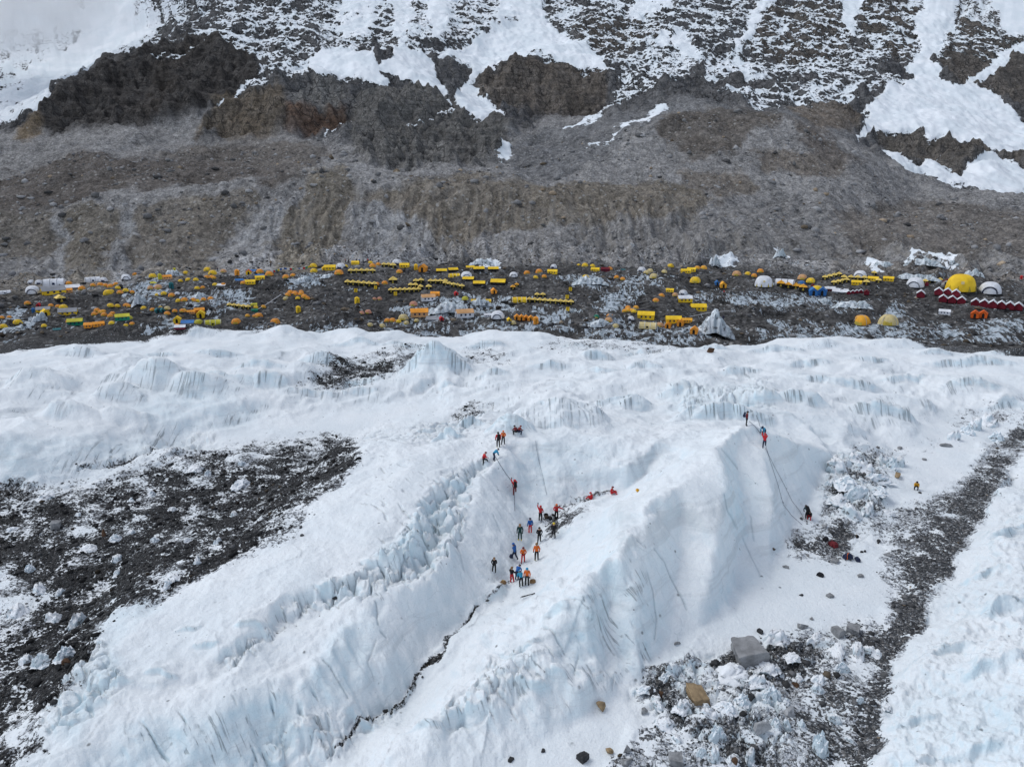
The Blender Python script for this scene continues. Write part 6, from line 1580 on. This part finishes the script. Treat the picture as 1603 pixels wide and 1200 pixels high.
# --- ice pinnacle and ice walls inside the camp
def ice_fin(name, u, v, w, h, depth, seed, label):
    p = hit([u], [v])[0]
    wm, hm = w * p[3] / F, h * p[3] / F
    r = np.random.default_rng(seed)
    nx, ny = 44, 15
    off = float(r.uniform(0, 50)); vs, fs = [], []
    gx, gy = np.meshgrid(np.linspace(-1, 1, nx), np.linspace(-1, 1, ny))
    env = np.clip(1 - np.abs(gx) ** (1.25 if 'pinnacle' in name else 2.2), 0, 1)
    if 'pinnacle' in name:
        crest = env * (.95 + .10 * perlin(gx * 3 + off, gx * 0 + .5, seed))
    else:
        crest = env * (.80 + .30 * perlin(gx * 3.0 + off, gx * 0 + .5, seed) + .06 * perlin(gx * 11 + off, gx * 0 + 7.5, seed))
    side = np.clip(1.18 - np.abs(gy + .1) ** 2.2 * 1.18, 0, 1)
    flute = 1 + .14 * perlin(gx * 9 + off, gy * 1.2, seed + 1) * (1 - np.abs(gy) * .3)
    Zg = np.maximum(crest, 0) * side * flute * hm * (1.15 if 'pinnacle' in name else .85) - .5
    Xg = gx * wm * .52 + .05 * wm * perlin(gy * 3 + off, gx * 5, seed + 2); Yg = gy * wm * depth * .5 + .12 * wm * depth * perlin(gx * 8 + off, gy * 2, seed + 3)
    vs = [tuple(q) for q in np.stack([Xg.ravel(), Yg.ravel(), Zg.ravel()], 1)]
    fs = [(j * nx + i, j * nx + i + 1, (j + 1) * nx + i + 1, (j + 1) * nx + i) for j in range(ny - 1) for i in range(nx - 1)]
    me = mesh_from(name, vs, fs, [M_ICEWALL], None, True)
    o = link(name, me, None, (p[0], p[1] + depth * wm * .4, p[2]), (0, 0, -math.atan2(p[0], p[1])))
    tag(o, label, 'ice pinnacle' if 'pinnacle' in name else 'ice bank')
    return o
def icewall_mat():
    n = NT('old_fluted_ice')
    iv = n.mapping((.75, .75, .07)); f = n.noise(1.0, 4, .6, vec=iv)
    c = n.mix(n.remap(f, .40, .60), (.70, .75, .78), (.38, .45, .49))
    c = n.mix(n.remap(n.noise(.7, 6, .75), .53, .61, 0, .85), c, (.05, .05, .05))
    return n.finish(c, .6, n.bump(f, .5, .8), .3)
M_ICEWALL = icewall_mat()
ice_fin('ice_pinnacle', 1121, 527, 62, 36, .6, 1, 'pointed blue white ice pinnacle rising from the moraine at the camp front')
for k, (u, v, w, h, d, lab) in enumerate([(1450, 416, 56, 18, .3, 'fluted grey ice wall behind the giant yellow dome'), (1488, 414, 32, 11, .4, 'low white ice tongue right of the fluted ice wall'), (1386, 419, 40, 14, .3, 'wedge of white ice on the moraine above the arch dome'), (1120, 418, 22, 24, .5, 'tall streaked ice tower at the back of the camp'), (1222, 403, 20, 20, .3, 'slanting white ice blade standing behind the camp'), (753, 414, 40, 14, .4, 'broken ice wall behind the yellow roofed mess tents'), (1440, 438, 70, 14, .3, 'streaked ice bank left of the giant yellow dome'), (1527, 432, 30, 16, .4, 'ragged ice bank right behind the giant yellow dome'),
        (700, 490, 60, 24, .5, 'large gravelly ice bank in the middle of the camp'), (752, 478, 40, 18, .4, 'streaked ice bank beside the yellow tunnel tents'), (475, 442, 40, 14, .4, 'row of white ice stumps on the dark hill'), (515, 434, 34, 8, .4, 'smooth white ice ledge on the dark hill'), (216, 478, 24, 26, .6, 'white ice ramp at the left end of the camp'), (268, 432, 34, 14, .5, 'heap of broken grey ice among lime tents'), (312, 468, 40, 14, .4, 'ice bank behind four orange dome tents'), (925, 445, 56, 18, .4, 'dirty ice bank above the chevron row'), (1340, 482, 60, 20, .4, 'dirty ice face below the maroon tents'), (1290, 476, 34, 14, .5, 'melting ice hump with a white spike'), (60, 503, 26, 20, .5, 'slanting ice slabs at the left end of camp'), (940, 512, 44, 20, .5, 'grey ice slab beside the green dome tent')]):
    ice_fin('ice_bank', u, v, w, h, d, 20 + k, lab)
# ------------------------------------------------------------------ climbers
def jc(name, rgb):
    return paint('wear_' + name, rgb, .7, .1, 6)
WEAR = {'red': (.52, .025, .03), 'maroon': (.16, .02, .025), 'orange': (.70, .14, .02), 'blue': (.02, .11, .36), 'skyblue': (.03, .27, .45), 'navy': (.018, .026, .06), 'black': (.012, .012, .014), 'green': (.012, .05, .045), 'yellow': (.66, .50, .03), 'teal': (.015, .04, .05), 'white': (.75, .76, .78), 'brown': (.22, .13, .06), 'amber': (.62, .32, .02)}
SKIN = paint('skin', (.42, .25, .17), .6)

BASE = dict(pelvis=(0, 0, .93), chest=(0, .01, 1.28), neck=(0, .02, 1.47), head=(0, .04, 1.60), top=(0, .03, 1.70),
            shL=(-.19, 0, 1.41), elL=(-.27, -.03, 1.14), wrL=(-.27, .09, .92), shR=(.19, 0, 1.41), elR=(.27, -.03, 1.14), wrR=(.27, .09, .92),
            hiL=(-.10, 0, .90), knL=(-.12, .03, .50), anL=(-.13, -.02, .10), toL=(-.15, .15, .05), hiR=(.10, 0, .90), knR=(.12, .03, .50), anR=(.13, -.02, .10), toR=(.15, .15, .05))
POSES = {
    'stand': {},
    'stand2': dict(elL=(-.30, .06, 1.18), wrL=(-.16, .24, 1.08), elR=(.30, .06, 1.18), wrR=(.14, .25, 1.12), anR=(.19, .10, .10), toR=(.24, .27, .05), knR=(.15, .10, .50)),
    'walk': dict(knL=(-.11, .20, .54), anL=(-.12, .22, .10), toL=(-.13, .40, .06), knR=(.11, -.02, .48), anR=(.12, -.26, .14), toR=(.13, -.12, .04), elL=(-.27, -.14, 1.16), wrL=(-.26, -.10, .92), elR=(.27, .08, 1.16), wrR=(.24, .26, 1.0), chest=(0, .08, 1.27), neck=(0, .12, 1.45), head=(0, .16, 1.58), top=(0, .17, 1.68), shL=(-.19, .08, 1.39), shR=(.19, .08, 1.39)),
    'armup': dict(elL=(-.32, .10, 1.58), wrL=(-.30, .16, 1.84), elR=(.27, .02, 1.15), wrR=(.22, .18, 1.0)),
    'point': dict(elL=(-.42, .05, 1.30), wrL=(-.66, .10, 1.24), elR=(.30, .06, 1.18), wrR=(.16, .22, 1.08)),
    'step': dict(knR=(.13, .36, .86), anR=(.14, .46, .50), toR=(.15, .63, .52), chest=(0, .12, 1.26), neck=(0, .20, 1.43), head=(0, .25, 1.55), top=(0, .27, 1.65), shL=(-.19, .13, 1.38), shR=(.19, .13, 1.38), elL=(-.26, .16, 1.14), wrL=(-.20, .34, 1.02), elR=(.26, .22, 1.16), wrR=(.20, .42, 1.08)),
    'climb': dict(knR=(.16, .26, .72), anR=(.16, .18, .34), toR=(.16, .35, .36), chest=(0, .08, 1.27), neck=(0, .12, 1.46), head=(0, .12, 1.60), top=(0, .08, 1.70), shL=(-.19, .10, 1.41), shR=(.19, .10, 1.41), elL=(-.28, .28, 1.52), wrL=(-.24, .42, 1.74), elR=(.28, .24, 1.36), wrR=(.22, .42, 1.48)),
    'bend': dict(chest=(0, .26, 1.15), neck=(0, .42, 1.26), head=(0, .52, 1.31), top=(0, .59, 1.37), shL=(-.19, .36, 1.22), shR=(.19, .36, 1.22), elL=(-.24, .46, .98), wrL=(-.16, .54, .76), elR=(.24, .46, .98), wrR=(.16, .54, .76), knL=(-.13, .10, .50), knR=(.13, .10, .50)),
    'crouch': dict(pelvis=(0, -.16, .42), chest=(0, .02, .74), neck=(0, .12, .90), head=(0, .18, 1.01), top=(0, .19, 1.11), shL=(-.19, .06, .84), shR=(.19, .06, .84), elL=(-.25, .22, .64), wrL=(-.14, .40, .56), elR=(.25, .22, .64), wrR=(.14, .40, .56), hiL=(-.11, -.14, .42), hiR=(.11, -.14, .42), knL=(-.19, .26, .52), knR=(.19, .26, .52), anL=(-.17, .10, .10), anR=(.17, .10, .10), toL=(-.19, .28, .05), toR=(.19, .28, .05)),
    'sit': dict(pelvis=(0, -.10, .16), chest=(0, -.06, .52), neck=(0, 0, .70), head=(0, .06, .82), top=(0, .07, .92), shL=(-.19, -.04, .64), shR=(.19, -.04, .64), elL=(-.27, .06, .42), wrL=(-.16, .26, .36), elR=(.27, .06, .42), wrR=(.16, .26, .36), hiL=(-.11, -.06, .16), hiR=(.11, -.06, .16), knL=(-.18, .34, .42), knR=(.18, .34, .42), anL=(-.16, .58, .10), anR=(.16, .58, .10), toL=(-.17, .68, .18), toR=(.17, .68, .18)),
}
BONES = [('pelvis', 'chest'), ('chest', 'neck'), ('neck', 'head'), ('head', 'top'), ('chest', 'shL'), ('shL', 'elL'), ('elL', 'wrL'), ('chest', 'shR'), ('shR', 'elR'), ('elR', 'wrR'), ('pelvis', 'hiL'), ('hiL', 'knL'), ('knL', 'anL'), ('anL', 'toL'), ('pelvis', 'hiR'), ('hiR', 'knR'), ('knR', 'anR'), ('anR', 'toR')]
RAD = dict(pelvis=.155, chest=.185, neck=.075, head=.098, top=.070, shL=.095, shR=.095, elL=.070, elR=.070, wrL=.052, wrR=.052, hiL=.110, hiR=.110, knL=.082, knR=.082, anL=.068, anR=.068, toL=.050, toR=.050)
_people_mesh = {}
def body_mesh(pose, jacket, trousers, boots):
    key = (pose, jacket, trousers, boots)
    if key in _people_mesh:
        return _people_mesh[key]
    J = dict(BASE); J.update(POSES[pose])
    names = list(J)
    gkey = ('geo', pose)
    if gkey not in _people_mesh:
        me = bpy.data.meshes.new('body')
        me.from_pydata([J[k] for k in names], [(names.index(a), names.index(b)) for a, b in BONES], [])
        o = bpy.data.objects.new('body', me); COL.objects.link(o)
        o.modifiers.new('skin', 'SKIN')
        for i, k in enumerate(names):
            sv = me.skin_vertices[0].data[i]
            sv.radius = (RAD[k], RAD[k]); sv.use_root = (k == 'pelvis')
        s = o.modifiers.new('sub', 'SUBSURF'); s.levels = s.render_levels = 1
        dg = bpy.context.evaluated_depsgraph_get()
        ev = o.evaluated_get(dg); m2 = ev.to_mesh()
        V = [tuple(v.co) for v in m2.vertices]; Fc = [tuple(p.vertices) for p in m2.polygons]
        ev.to_mesh_clear()
        bpy.data.objects.remove(o); bpy.data.meshes.remove(me)
        bone_of = []
        P0 = np.array([J[a] for a, b in BONES]); P1 = np.array([J[b] for a, b in BONES])
        for f in Fc:
            c = np.mean([V[i] for i in f], 0)
            d = P1 - P0; s_ = np.clip(((c - P0) * d).sum(1) / np.maximum((d * d).sum(1), 1e-9), 0, 1)
            bone_of.append(int(np.argmin(np.linalg.norm(P0 + s_[:, None] * d - c, axis=1))))
        # gloved hands: palm, four fingers and a thumb
        hf = []
        for sd in 'LR':
            e, w = np.array(J['el' + sd]), np.array(J['wr' + sd])
            d = (w - e) / np.linalg.norm(w - e)
            up = np.array([0, 0, 1.0]) if abs(d[2]) < .9 else np.array([0, 1.0, 0])
            a = np.cross(d, up); a /= np.linalg.norm(a); b = np.cross(a, d)
            sgn = 1 if sd == 'L' else -1
            def limb(p, q, r0, r1):
                base = len(V); dd = (q - p) / np.linalg.norm(q - p)
                x = np.cross(dd, b); x = x / (np.linalg.norm(x) + 1e-9); y = np.cross(dd, x)
                for c0, rr in ((p, r0), (q, r1)):
                    for kx, ky in ((1, 1), (-1, 1), (-1, -1), (1, -1)):
                        V.append(tuple(c0 + (x * kx + y * ky) * rr))
                for f in ((0, 1, 2, 3), (7, 6, 5, 4), (0, 4, 5, 1), (1, 5, 6, 2), (2, 6, 7, 3), (3, 7, 4, 0)):
                    Fc.append(tuple(base + i for i in f)); hf.append(len(Fc) - 1); bone_of.append(99)
            limb(w - d * .02, w + d * .085, .034, .040)
            for k, L in zip((-1.5, -.5, .5, 1.5), (.060, .072, .068, .052)):
                k0 = w + d * .08 + a * k * .021
                k1 = k0 + d * L * .6 - b * .012
                limb(k0, k1, .011, .010); limb(k1, k1 + d * L * .35 - b * .03, .010, .008)
            limb(w + d * .03 + a * sgn * .034, w + d * .085 + a * sgn * .075 - b * .01, .013, .010)
        _people_mesh[gkey] = (V, Fc, bone_of)
    V, Fc, bone_of = _people_mesh[gkey]
    slot = []
    for b in bone_of:
        if b == 99:
            slot.append(4)
        else:
            a, c = BONES[b]
            slot.append(3 if c in ('head', 'top') else 2 if c.startswith('to') else 1 if (c.startswith(('hi', 'kn', 'an'))) else 0)
    me = mesh_from('person_body', V, Fc, [jc(jacket, WEAR[jacket]), jc(trousers, WEAR[trousers]), jc(boots, WEAR[boots]), SKIN, jc('black', WEAR['black'])], slot, True)
    _people_mesh[key] = me
    return me
def helmet_mesh(c):
    k = ('helmet', c)
    if k not in _people_mesh:
        m = MB().add(*dome_grid(.125, .145, .13, 12, 5, .8)); m.add(*[(lambda v, f: ([(x * 1.12, y * 1.12, z * .18) for x, y, z in v], f))(*dome_grid(.125, .145, .13, 12, 2, .8))][0])
        _people_mesh[k] = m.mesh('helmet', jc(c, WEAR[c]), True)
    return _people_mesh[k]
def face_mesh():
    k = ('face',)
    if k not in _people_mesh:
        m = MB().add([(-.012, .0, .0), (.012, .0, .0), (0, .03, -.005), (0, .0, .045)], [(0, 1, 2), (1, 3, 2), (3, 0, 2), (0, 3, 1)])
        _people_mesh[k] = m.mesh('nose', SKIN)
    return _people_mesh[k]
def goggles_mesh():
    k = ('goggles',)
    if k not in _people_mesh:
        m = MB().box(-.075, .075, -.01, .02, -.022, .022, .9)
        _people_mesh[k] = m.mesh('goggles', jc('black', WEAR['black']))
    return _people_mesh[k]
def pack_mesh(c):
    k = ('pack', c)
    if k not in _people_mesh:
        m = MB().box(-.16, .16, -.24, 0, -.28, .20, .86); m.box(-.13, .13, -.20, -.02, .19, .30, .8); m.box(-.10, .10, -.30, -.235, -.22, .02, .85)
        st = MB()
        for s in (-1, 1):
            st.tube([(s * .11, -.02, .18), (s * .12, .12, .16), (s * .13, .14, -.02), (s * .12, .0, -.18)], .018)
        _people_mesh[k] = (m.mesh('backpack', jc(c, WEAR[c])), st.mesh('backpack_strap', jc('black', WEAR['black'])))
    return _people_mesh[k]

PEOPLE = [   # u, v at the feet, height px, pose, facing deg (0 = away from viewer), jacket, trousers, boots, helmet, pack, label
    (807, 680, 21, 'crouch', 40, 'maroon', 'black', 'black', 'black', None, 'person in dark maroon crouching on the top of the climbing fin, left one of two'),
    (813, 680, 21, 'crouch', -60, 'maroon', 'navy', 'black', 'maroon', None, 'person in maroon crouching with arm out on the top of the climbing fin, right one'),
    (780, 700, 25, 'stand', 10, 'red', 'black', 'yellow', 'black', 'black', 'person in red with black backpack and yellow boots on the fin'),
    (788, 695, 22, 'stand2', 170, 'orange', 'black', 'black', 'orange', None, 'person in orange jacket standing beside the one with yellow boots'),
    (757, 730, 24, 'step', -75, 'red', 'black', 'black', 'maroon', None, 'person in red lifting one leg at the fin edge'),
    (773, 721, 23, 'bend', -70, 'skyblue', 'navy', 'black', 'navy', None, 'person in bright blue bending over the rope at the fin edge'),
    (806, 775, 25, 'climb', 15, 'red', 'maroon', 'maroon', 'red', 'black', 'climber in red going up the fixed rope on the left ice wall'),
    (846, 815, 25, 'armup', -10, 'red', 'black', 'black', 'red', None, 'person in red raising an arm at the foot of the ice wall'),
    (844, 849, 26, 'stand2', 200, 'black', 'black', 'black', 'black', None, 'person dressed all in black below the one raising an arm'),
    (871, 813, 26, 'point', 180, 'red', 'black', 'black', 'orange', None, 'person in red holding an arm out on the gravel patch'),
    (867, 841, 25, 'stand2', 150, 'black', 'black', 'black', 'yellow', None, 'person in black with yellow helmet on the gravel patch'),
    (830, 834, 25, 'stand', 20, 'blue', 'red', 'red', 'navy', None, 'person in blue jacket and red trousers below the ice wall'),
    (814, 845, 27, 'stand', 170, 'green', 'green', 'yellow', 'brown', None, 'person in dark green standing below the ice wall'),
    (806, 876, 28, 'walk', 60, 'blue', 'navy', 'black', 'blue', None, 'person in blue jacket and dark trousers striding past a dark bag'),
    (819, 880, 26, 'stand2', 190, 'orange', 'red', 'maroon', 'maroon', None, 'person in orange jacket and red trousers in the ravine'),
    (840, 877, 31, 'stand', 10, 'orange', 'black', 'yellow', 'brown', None, 'person in orange jacket with bright yellow boots in the ravine'),
    (774, 895, 25, 'stand2', 160, 'black', 'black', 'black', 'brown', None, 'person in black with brown hat standing alone by the ice wall'),
    (801, 912, 27, 'stand2', -40, 'black', 'red', 'red', 'brown', None, 'person in black jacket and red trousers in the lowest group'),
    (809, 908, 26, 'bend', -30, 'blue', 'navy', 'black', 'navy', None, 'person in blue bending in the middle of the lowest group'),
    (816, 918, 28, 'bend', 20, 'skyblue', 'black', 'black', 'skyblue', None, 'person in bright blue leaning forward, front of the lowest group'),
    (825, 915, 29, 'stand', 170, 'orange', 'black', 'black', 'skyblue', None, 'person in orange with light blue hat in the lowest group'),
    (925, 782, 22, 'sit', 80, 'red', 'red', 'maroon', 'red', None, 'person in red sitting low at the top of the gravel patch'),
    (958, 773, 23, 'sit', -100, 'red', 'red', 'red', 'maroon', None, 'person in red sitting on the snow beyond the gravel patch'),
    (1168, 666, 23, 'stand', -90, 'maroon', 'black', 'black', 'black', 'navy', 'person in dark clothes on the very top of the main pinnacle'),
    (1196, 684, 22, 'bend', 150, 'skyblue', 'navy', 'navy', 'navy', None, 'person in blue bending over the ropes near the pinnacle top'),
    (1196, 702, 24, 'climb', 10, 'red', 'navy', 'orange', 'red', None, 'climber in red just below the pinnacle top with orange boots'),
    (1263, 812, 31, 'bend', 25, 'teal', 'black', 'black', 'black', 'black', 'person in dark teal bending at the foot of the pinnacle ropes'),
    (1267, 813, 26, 'crouch', 160, 'black', 'red', 'red', 'black', None, 'person in black with red trousers crouching at the foot of the pinnacle'),
    (1434, 766, 21, 'crouch', 180, 'amber', 'black', 'black', 'black', None, 'person in yellow jacket squatting alone on the frozen pond'),
]
CAMP_PEOPLE = [(424, 418), (533, 413), (541, 412), (546, 412), (552, 413), (558, 411), (563, 412), (569, 413), (576, 411), (580, 411), (593, 412), (341, 425), (355, 422), (1132, 502), (1133, 462), (760, 452)]
def make_person(p, spec, meters, name='person', group=None):
    u, v, hpx, pose, face, ja, tr, bo, he, pk, lab = spec
    s = meters / 1.75
    e = link(name, body_mesh(pose, ja, tr, bo), None, (p[0], p[1], p[2] - .03), (0, 0, math.radians(face) - math.atan2(p[0], p[1])), (s, s, s))
    tag(e, lab, 'person', group)
    J = dict(BASE); J.update(POSES[pose])
    hd, tp = Vector(J['head']), Vector(J['top'])
    tilt = (-(math.atan2(tp.y - hd.y, tp.z - hd.z)), 0, 0)
    link('helmet', helmet_mesh(he), e, hd + (tp - hd) * .25, tilt, None)
    link('nose', face_mesh(), e, hd + Vector((0, .085, .0)), None, None)
    link('goggles', goggles_mesh(), e, hd + Vector((0, .09, .035)), None, None)
    if pk:
        ch = Vector(J['chest']); nk = Vector(J['neck'])
        pm = pack_mesh(pk)
        bp = link('backpack', pm[0], e, ch + Vector((0, -.15, .02)), (-math.atan2(nk.y - ch.y, nk.z - ch.z), 0, 0), None)
        link('strap', pm[1], bp)
    return e
def place_people():
    pos = hit([p[0] for p in PEOPLE], [p[1] for p in PEOPLE])
    for sp, p in zip(PEOPLE, pos):
        m = max(1.55, min(1.95, sp[2] * p[3] / F * 1.06))
        if sp[3] in ('crouch', 'sit', 'bend'):
            m = 1.78
        make_person(p, sp, m, 'person', 'climbers on the ice')
    pos = hit([p[0] for p in CAMP_PEOPLE], [p[1] for p in CAMP_PEOPLE])
    cols = ['black', 'navy', 'maroon', 'black', 'teal', 'black', 'blue', 'black', 'red', 'navy', 'black', 'navy', 'white', 'navy', 'red', 'black']
    where = lambda u: 'on the crest of the dark hill' if 520 < u < 600 else 'at the back of the camp, left side' if u < 430 else 'between tents in the middle of the camp' if u < 900 else 'on the moraine above the ice pinnacle'
    seen = {}
    for i, (q, p) in enumerate(zip(CAMP_PEOPLE, pos)):
        k = (cols[i], where(q[0])); seen[k] = seen.get(k, 0) + 1
        extra = f', {ORD[seen[k] - 1]} from left' if seen[k] > 1 or sum(1 for j, c in enumerate(CAMP_PEOPLE) if (cols[j], where(c[0])) == k) > 1 else ''
        make_person(p, (q[0], q[1], 0, ('stand', 'walk', 'stand2')[i % 3], i * 67, cols[i], ('black', 'navy')[i % 2], 'black', ('black', 'navy', 'maroon')[i % 3], None, f'distant person in {cols[i]} {where(q[0])}{extra}'), 1.75, 'person', 'distant people in the camp')
place_people()

# ------------------------------------------------------------------ kit lying on the snow
def bag_mesh(c, c2):
    m = MB().box(-.5, .5, -.3, .3, 0, .42, .82); m.box(-.36, .36, -.22, .22, .40, .56, .75); m.box(-.2, .2, -.38, -.29, .06, .30, .85)
    me = m.mesh('bag', jc(c, WEAR[c]))
    bm = bmesh.new(); bm.from_mesh(me); bmesh.ops.bevel(bm, geom=bm.edges[:], offset=.035, segments=1, affect='EDGES'); bm.to_mesh(me); bm.free()
    st = MB().tube([(-.3, -.32, .05), (-.3, -.33, .3), (-.25, -.2, .52), (.0, 0, .62), (.25, .1, .5)], .03)
    return me, st.mesh('bag_strap', jc(c2, WEAR[c2]))
def place_kit():
    kit = [(834, 911, 10, 'brown', 'black', 'brown duffel bag on the snow beside the lowest group'), (800, 871, 8, 'navy', 'black', 'dark bag at the heels of the striding person in blue'), (788, 912, 9, 'brown', 'yellow', 'tan pack at the ravine edge left of the lowest group'),
           (1292, 845, 11, 'black', 'navy', 'black pack on the gravel below the pinnacle foot'), (1304, 854, 15, 'maroon', 'black', 'dark maroon duffel on the gravel beside the black pack'), (1327, 873, 15, 'navy', 'orange', 'blue pack with orange lid on the flat snow'), (1342, 877, 11, 'navy', 'navy', 'navy box bag right of the pack with orange lid'),
           (1349, 864, 5, 'black', 'black', 'small black bag, left one of a pair on the snow'), (1354, 863, 5, 'black', 'black', 'small black bag, right one of a pair on the snow'), (1284, 901, 11, 'black', 'navy', 'black pack alone on the flat snow near the pinnacle'), (1340, 841, 9, 'black', 'brown', 'dark bag at the upper edge of the flat snow'), (998, 768, 7, 'amber', 'brown', 'tan bag alone on the snow right of the seated red person')]
    pos = hit([k[0] for k in kit], [k[1] for k in kit])
    for i, (k, p) in enumerate(zip(kit, pos)):
        w = k[2] * p[3] / F
        e = link('bag', None, None, (p[0], p[1], p[2] - .03), (0, 0, i * 1.3), (w, w, w))
        a, b = bag_mesh(k[3], k[4])
        link('bag_body', a, e); link('strap', b, e)
        tag(e, k[5], 'bag', 'bags left on the snow')
    def rope(pts, r, c, label, lift=.06, name='climbing_rope', cat='rope'):
        us = np.concatenate([np.linspace(a[0], b[0], 9)[:-1] for a, b in zip(pts[:-1], pts[1:])] + [[pts[-1][0]]])
        vs = np.concatenate([np.linspace(a[1], b[1], 9)[:-1] for a, b in zip(pts[:-1], pts[1:])] + [[pts[-1][1]]])
        P = hit(us, vs)
        me = MB().tube([(x, y, z + lift) for x, y, z, _ in P], r, 5).mesh(name, jc(c, WEAR[c]), True)
        o = link(name, me); tag(o, label, cat)
        return P
    rope([(776, 716), (783, 728), (792, 742), (800, 752), (805, 770), (806, 800)], .022, 'navy', 'dark fixed rope down the left ice wall past the climber in red')
    rope([(838, 690), (842, 715), (847, 735), (853, 760), (856, 775)], .010, 'navy', 'thin rope line on the bowl right of the climber in red')
    rope([(1172, 659), (1182, 668), (1190, 678)], .02, 'navy', 'short dark rope from the pinnacle top to the person in blue')
    rope([(1184, 650), (1188, 662), (1195, 684), (1205, 720), (1218, 760), (1226, 790), (1240, 808), (1256, 822)], .016, 'navy', 'long fixed rope down the pinnacle face, left line')
    rope([(1197, 700), (1212, 730), (1228, 760), (1240, 785), (1252, 800), (1258, 812)], .016, 'navy', 'long fixed rope down the pinnacle face, right line')
    # ski poles left on the slope
    p = hit([824], [935])[0]
    for k, (dx, dz, lab) in enumerate(((.35, .30, 'upper of two dark trekking poles lying below the lowest group'), (.30, .18, 'lower of two dark trekking poles lying below the lowest group'))):
        me = MB().tube([(-.45, -.2 * k, 0), (dx + .3, .1 * k, dz)], .03, 5).tube([(dx + .28, .1 * k, dz - .01), (dx + .42, .1 * k, dz + .05)], .05, 5).mesh('trekking_pole', jc('black', WEAR['black']))
        tag(link('trekking_pole', me, None, (p[0] - .1 * k, p[1], p[2] + .12)), lab, 'pole')
    # prayer flags between two poles at the back of the camp
    P = hit([402, 445, 494], [428, 425, 419])
    for s in range(2):
        a, b = Vector(P[s][:3]), Vector(P[s + 1][:3])
        a.z += 1.6; b.z += 1.8
        e = link('prayer_flags', None, None, tuple(a))
        tag(e, 'string of coloured prayer flags along the camp back edge, ' + ('nearer the blue tarpaulins' if s == 0 else 'nearer the yellow domes'), 'prayer flags')
        pts = [(b - a) * t + Vector((0, 0, -1.0 * math.sin(math.pi * t))) for t in np.linspace(0, 1, 13)]
        link('cord', MB().tube(pts, .03, 4).mesh('flag_cord', jc('white', WEAR['white'])), e)
        for i in range(12):
            c = ('blue', 'white', 'red', 'green', 'yellow')[i % 5]
            q0, q1 = pts[i] * .92 + pts[i + 1] * .08, pts[i] * .08 + pts[i + 1] * .92
            v_ = [q0, q1, q1 + Vector((.05, .1, -.75)), q0 + Vector((-.05, .15, -.8))]
            link('flag', MB().add([tuple(x) for x in v_] + [tuple(x + Vector((0, .02, 0))) for x in v_], [(0, 1, 2, 3), (7, 6, 5, 4), (0, 4, 5, 1), (1, 5, 6, 2), (2, 6, 7, 3), (3, 7, 4, 0)]).mesh('flag', jc('flag_' + c, WEAR.get(c, (.02, .25, .1)) if c != 'green' else (.02, .25, .1))), e)
        for q in (a, b):
            link('flag_pole', MB().tube([q - a, q - a + Vector((0, 0, -2.0))], .05, 5).mesh('flag_pole', jc('brown', WEAR['brown'])), e)
    rope([(402, 486), (420, 476), (440, 462)], .10, 'white', 'white cable lying up the slope of the dark hill', .25, 'cable', 'cable')
    rope([(1080, 498), (1110, 492), (1150, 488)], .06, 'white', 'pale line stretched above the ice pinnacle', .5, 'guy_line', 'cable')
place_kit()
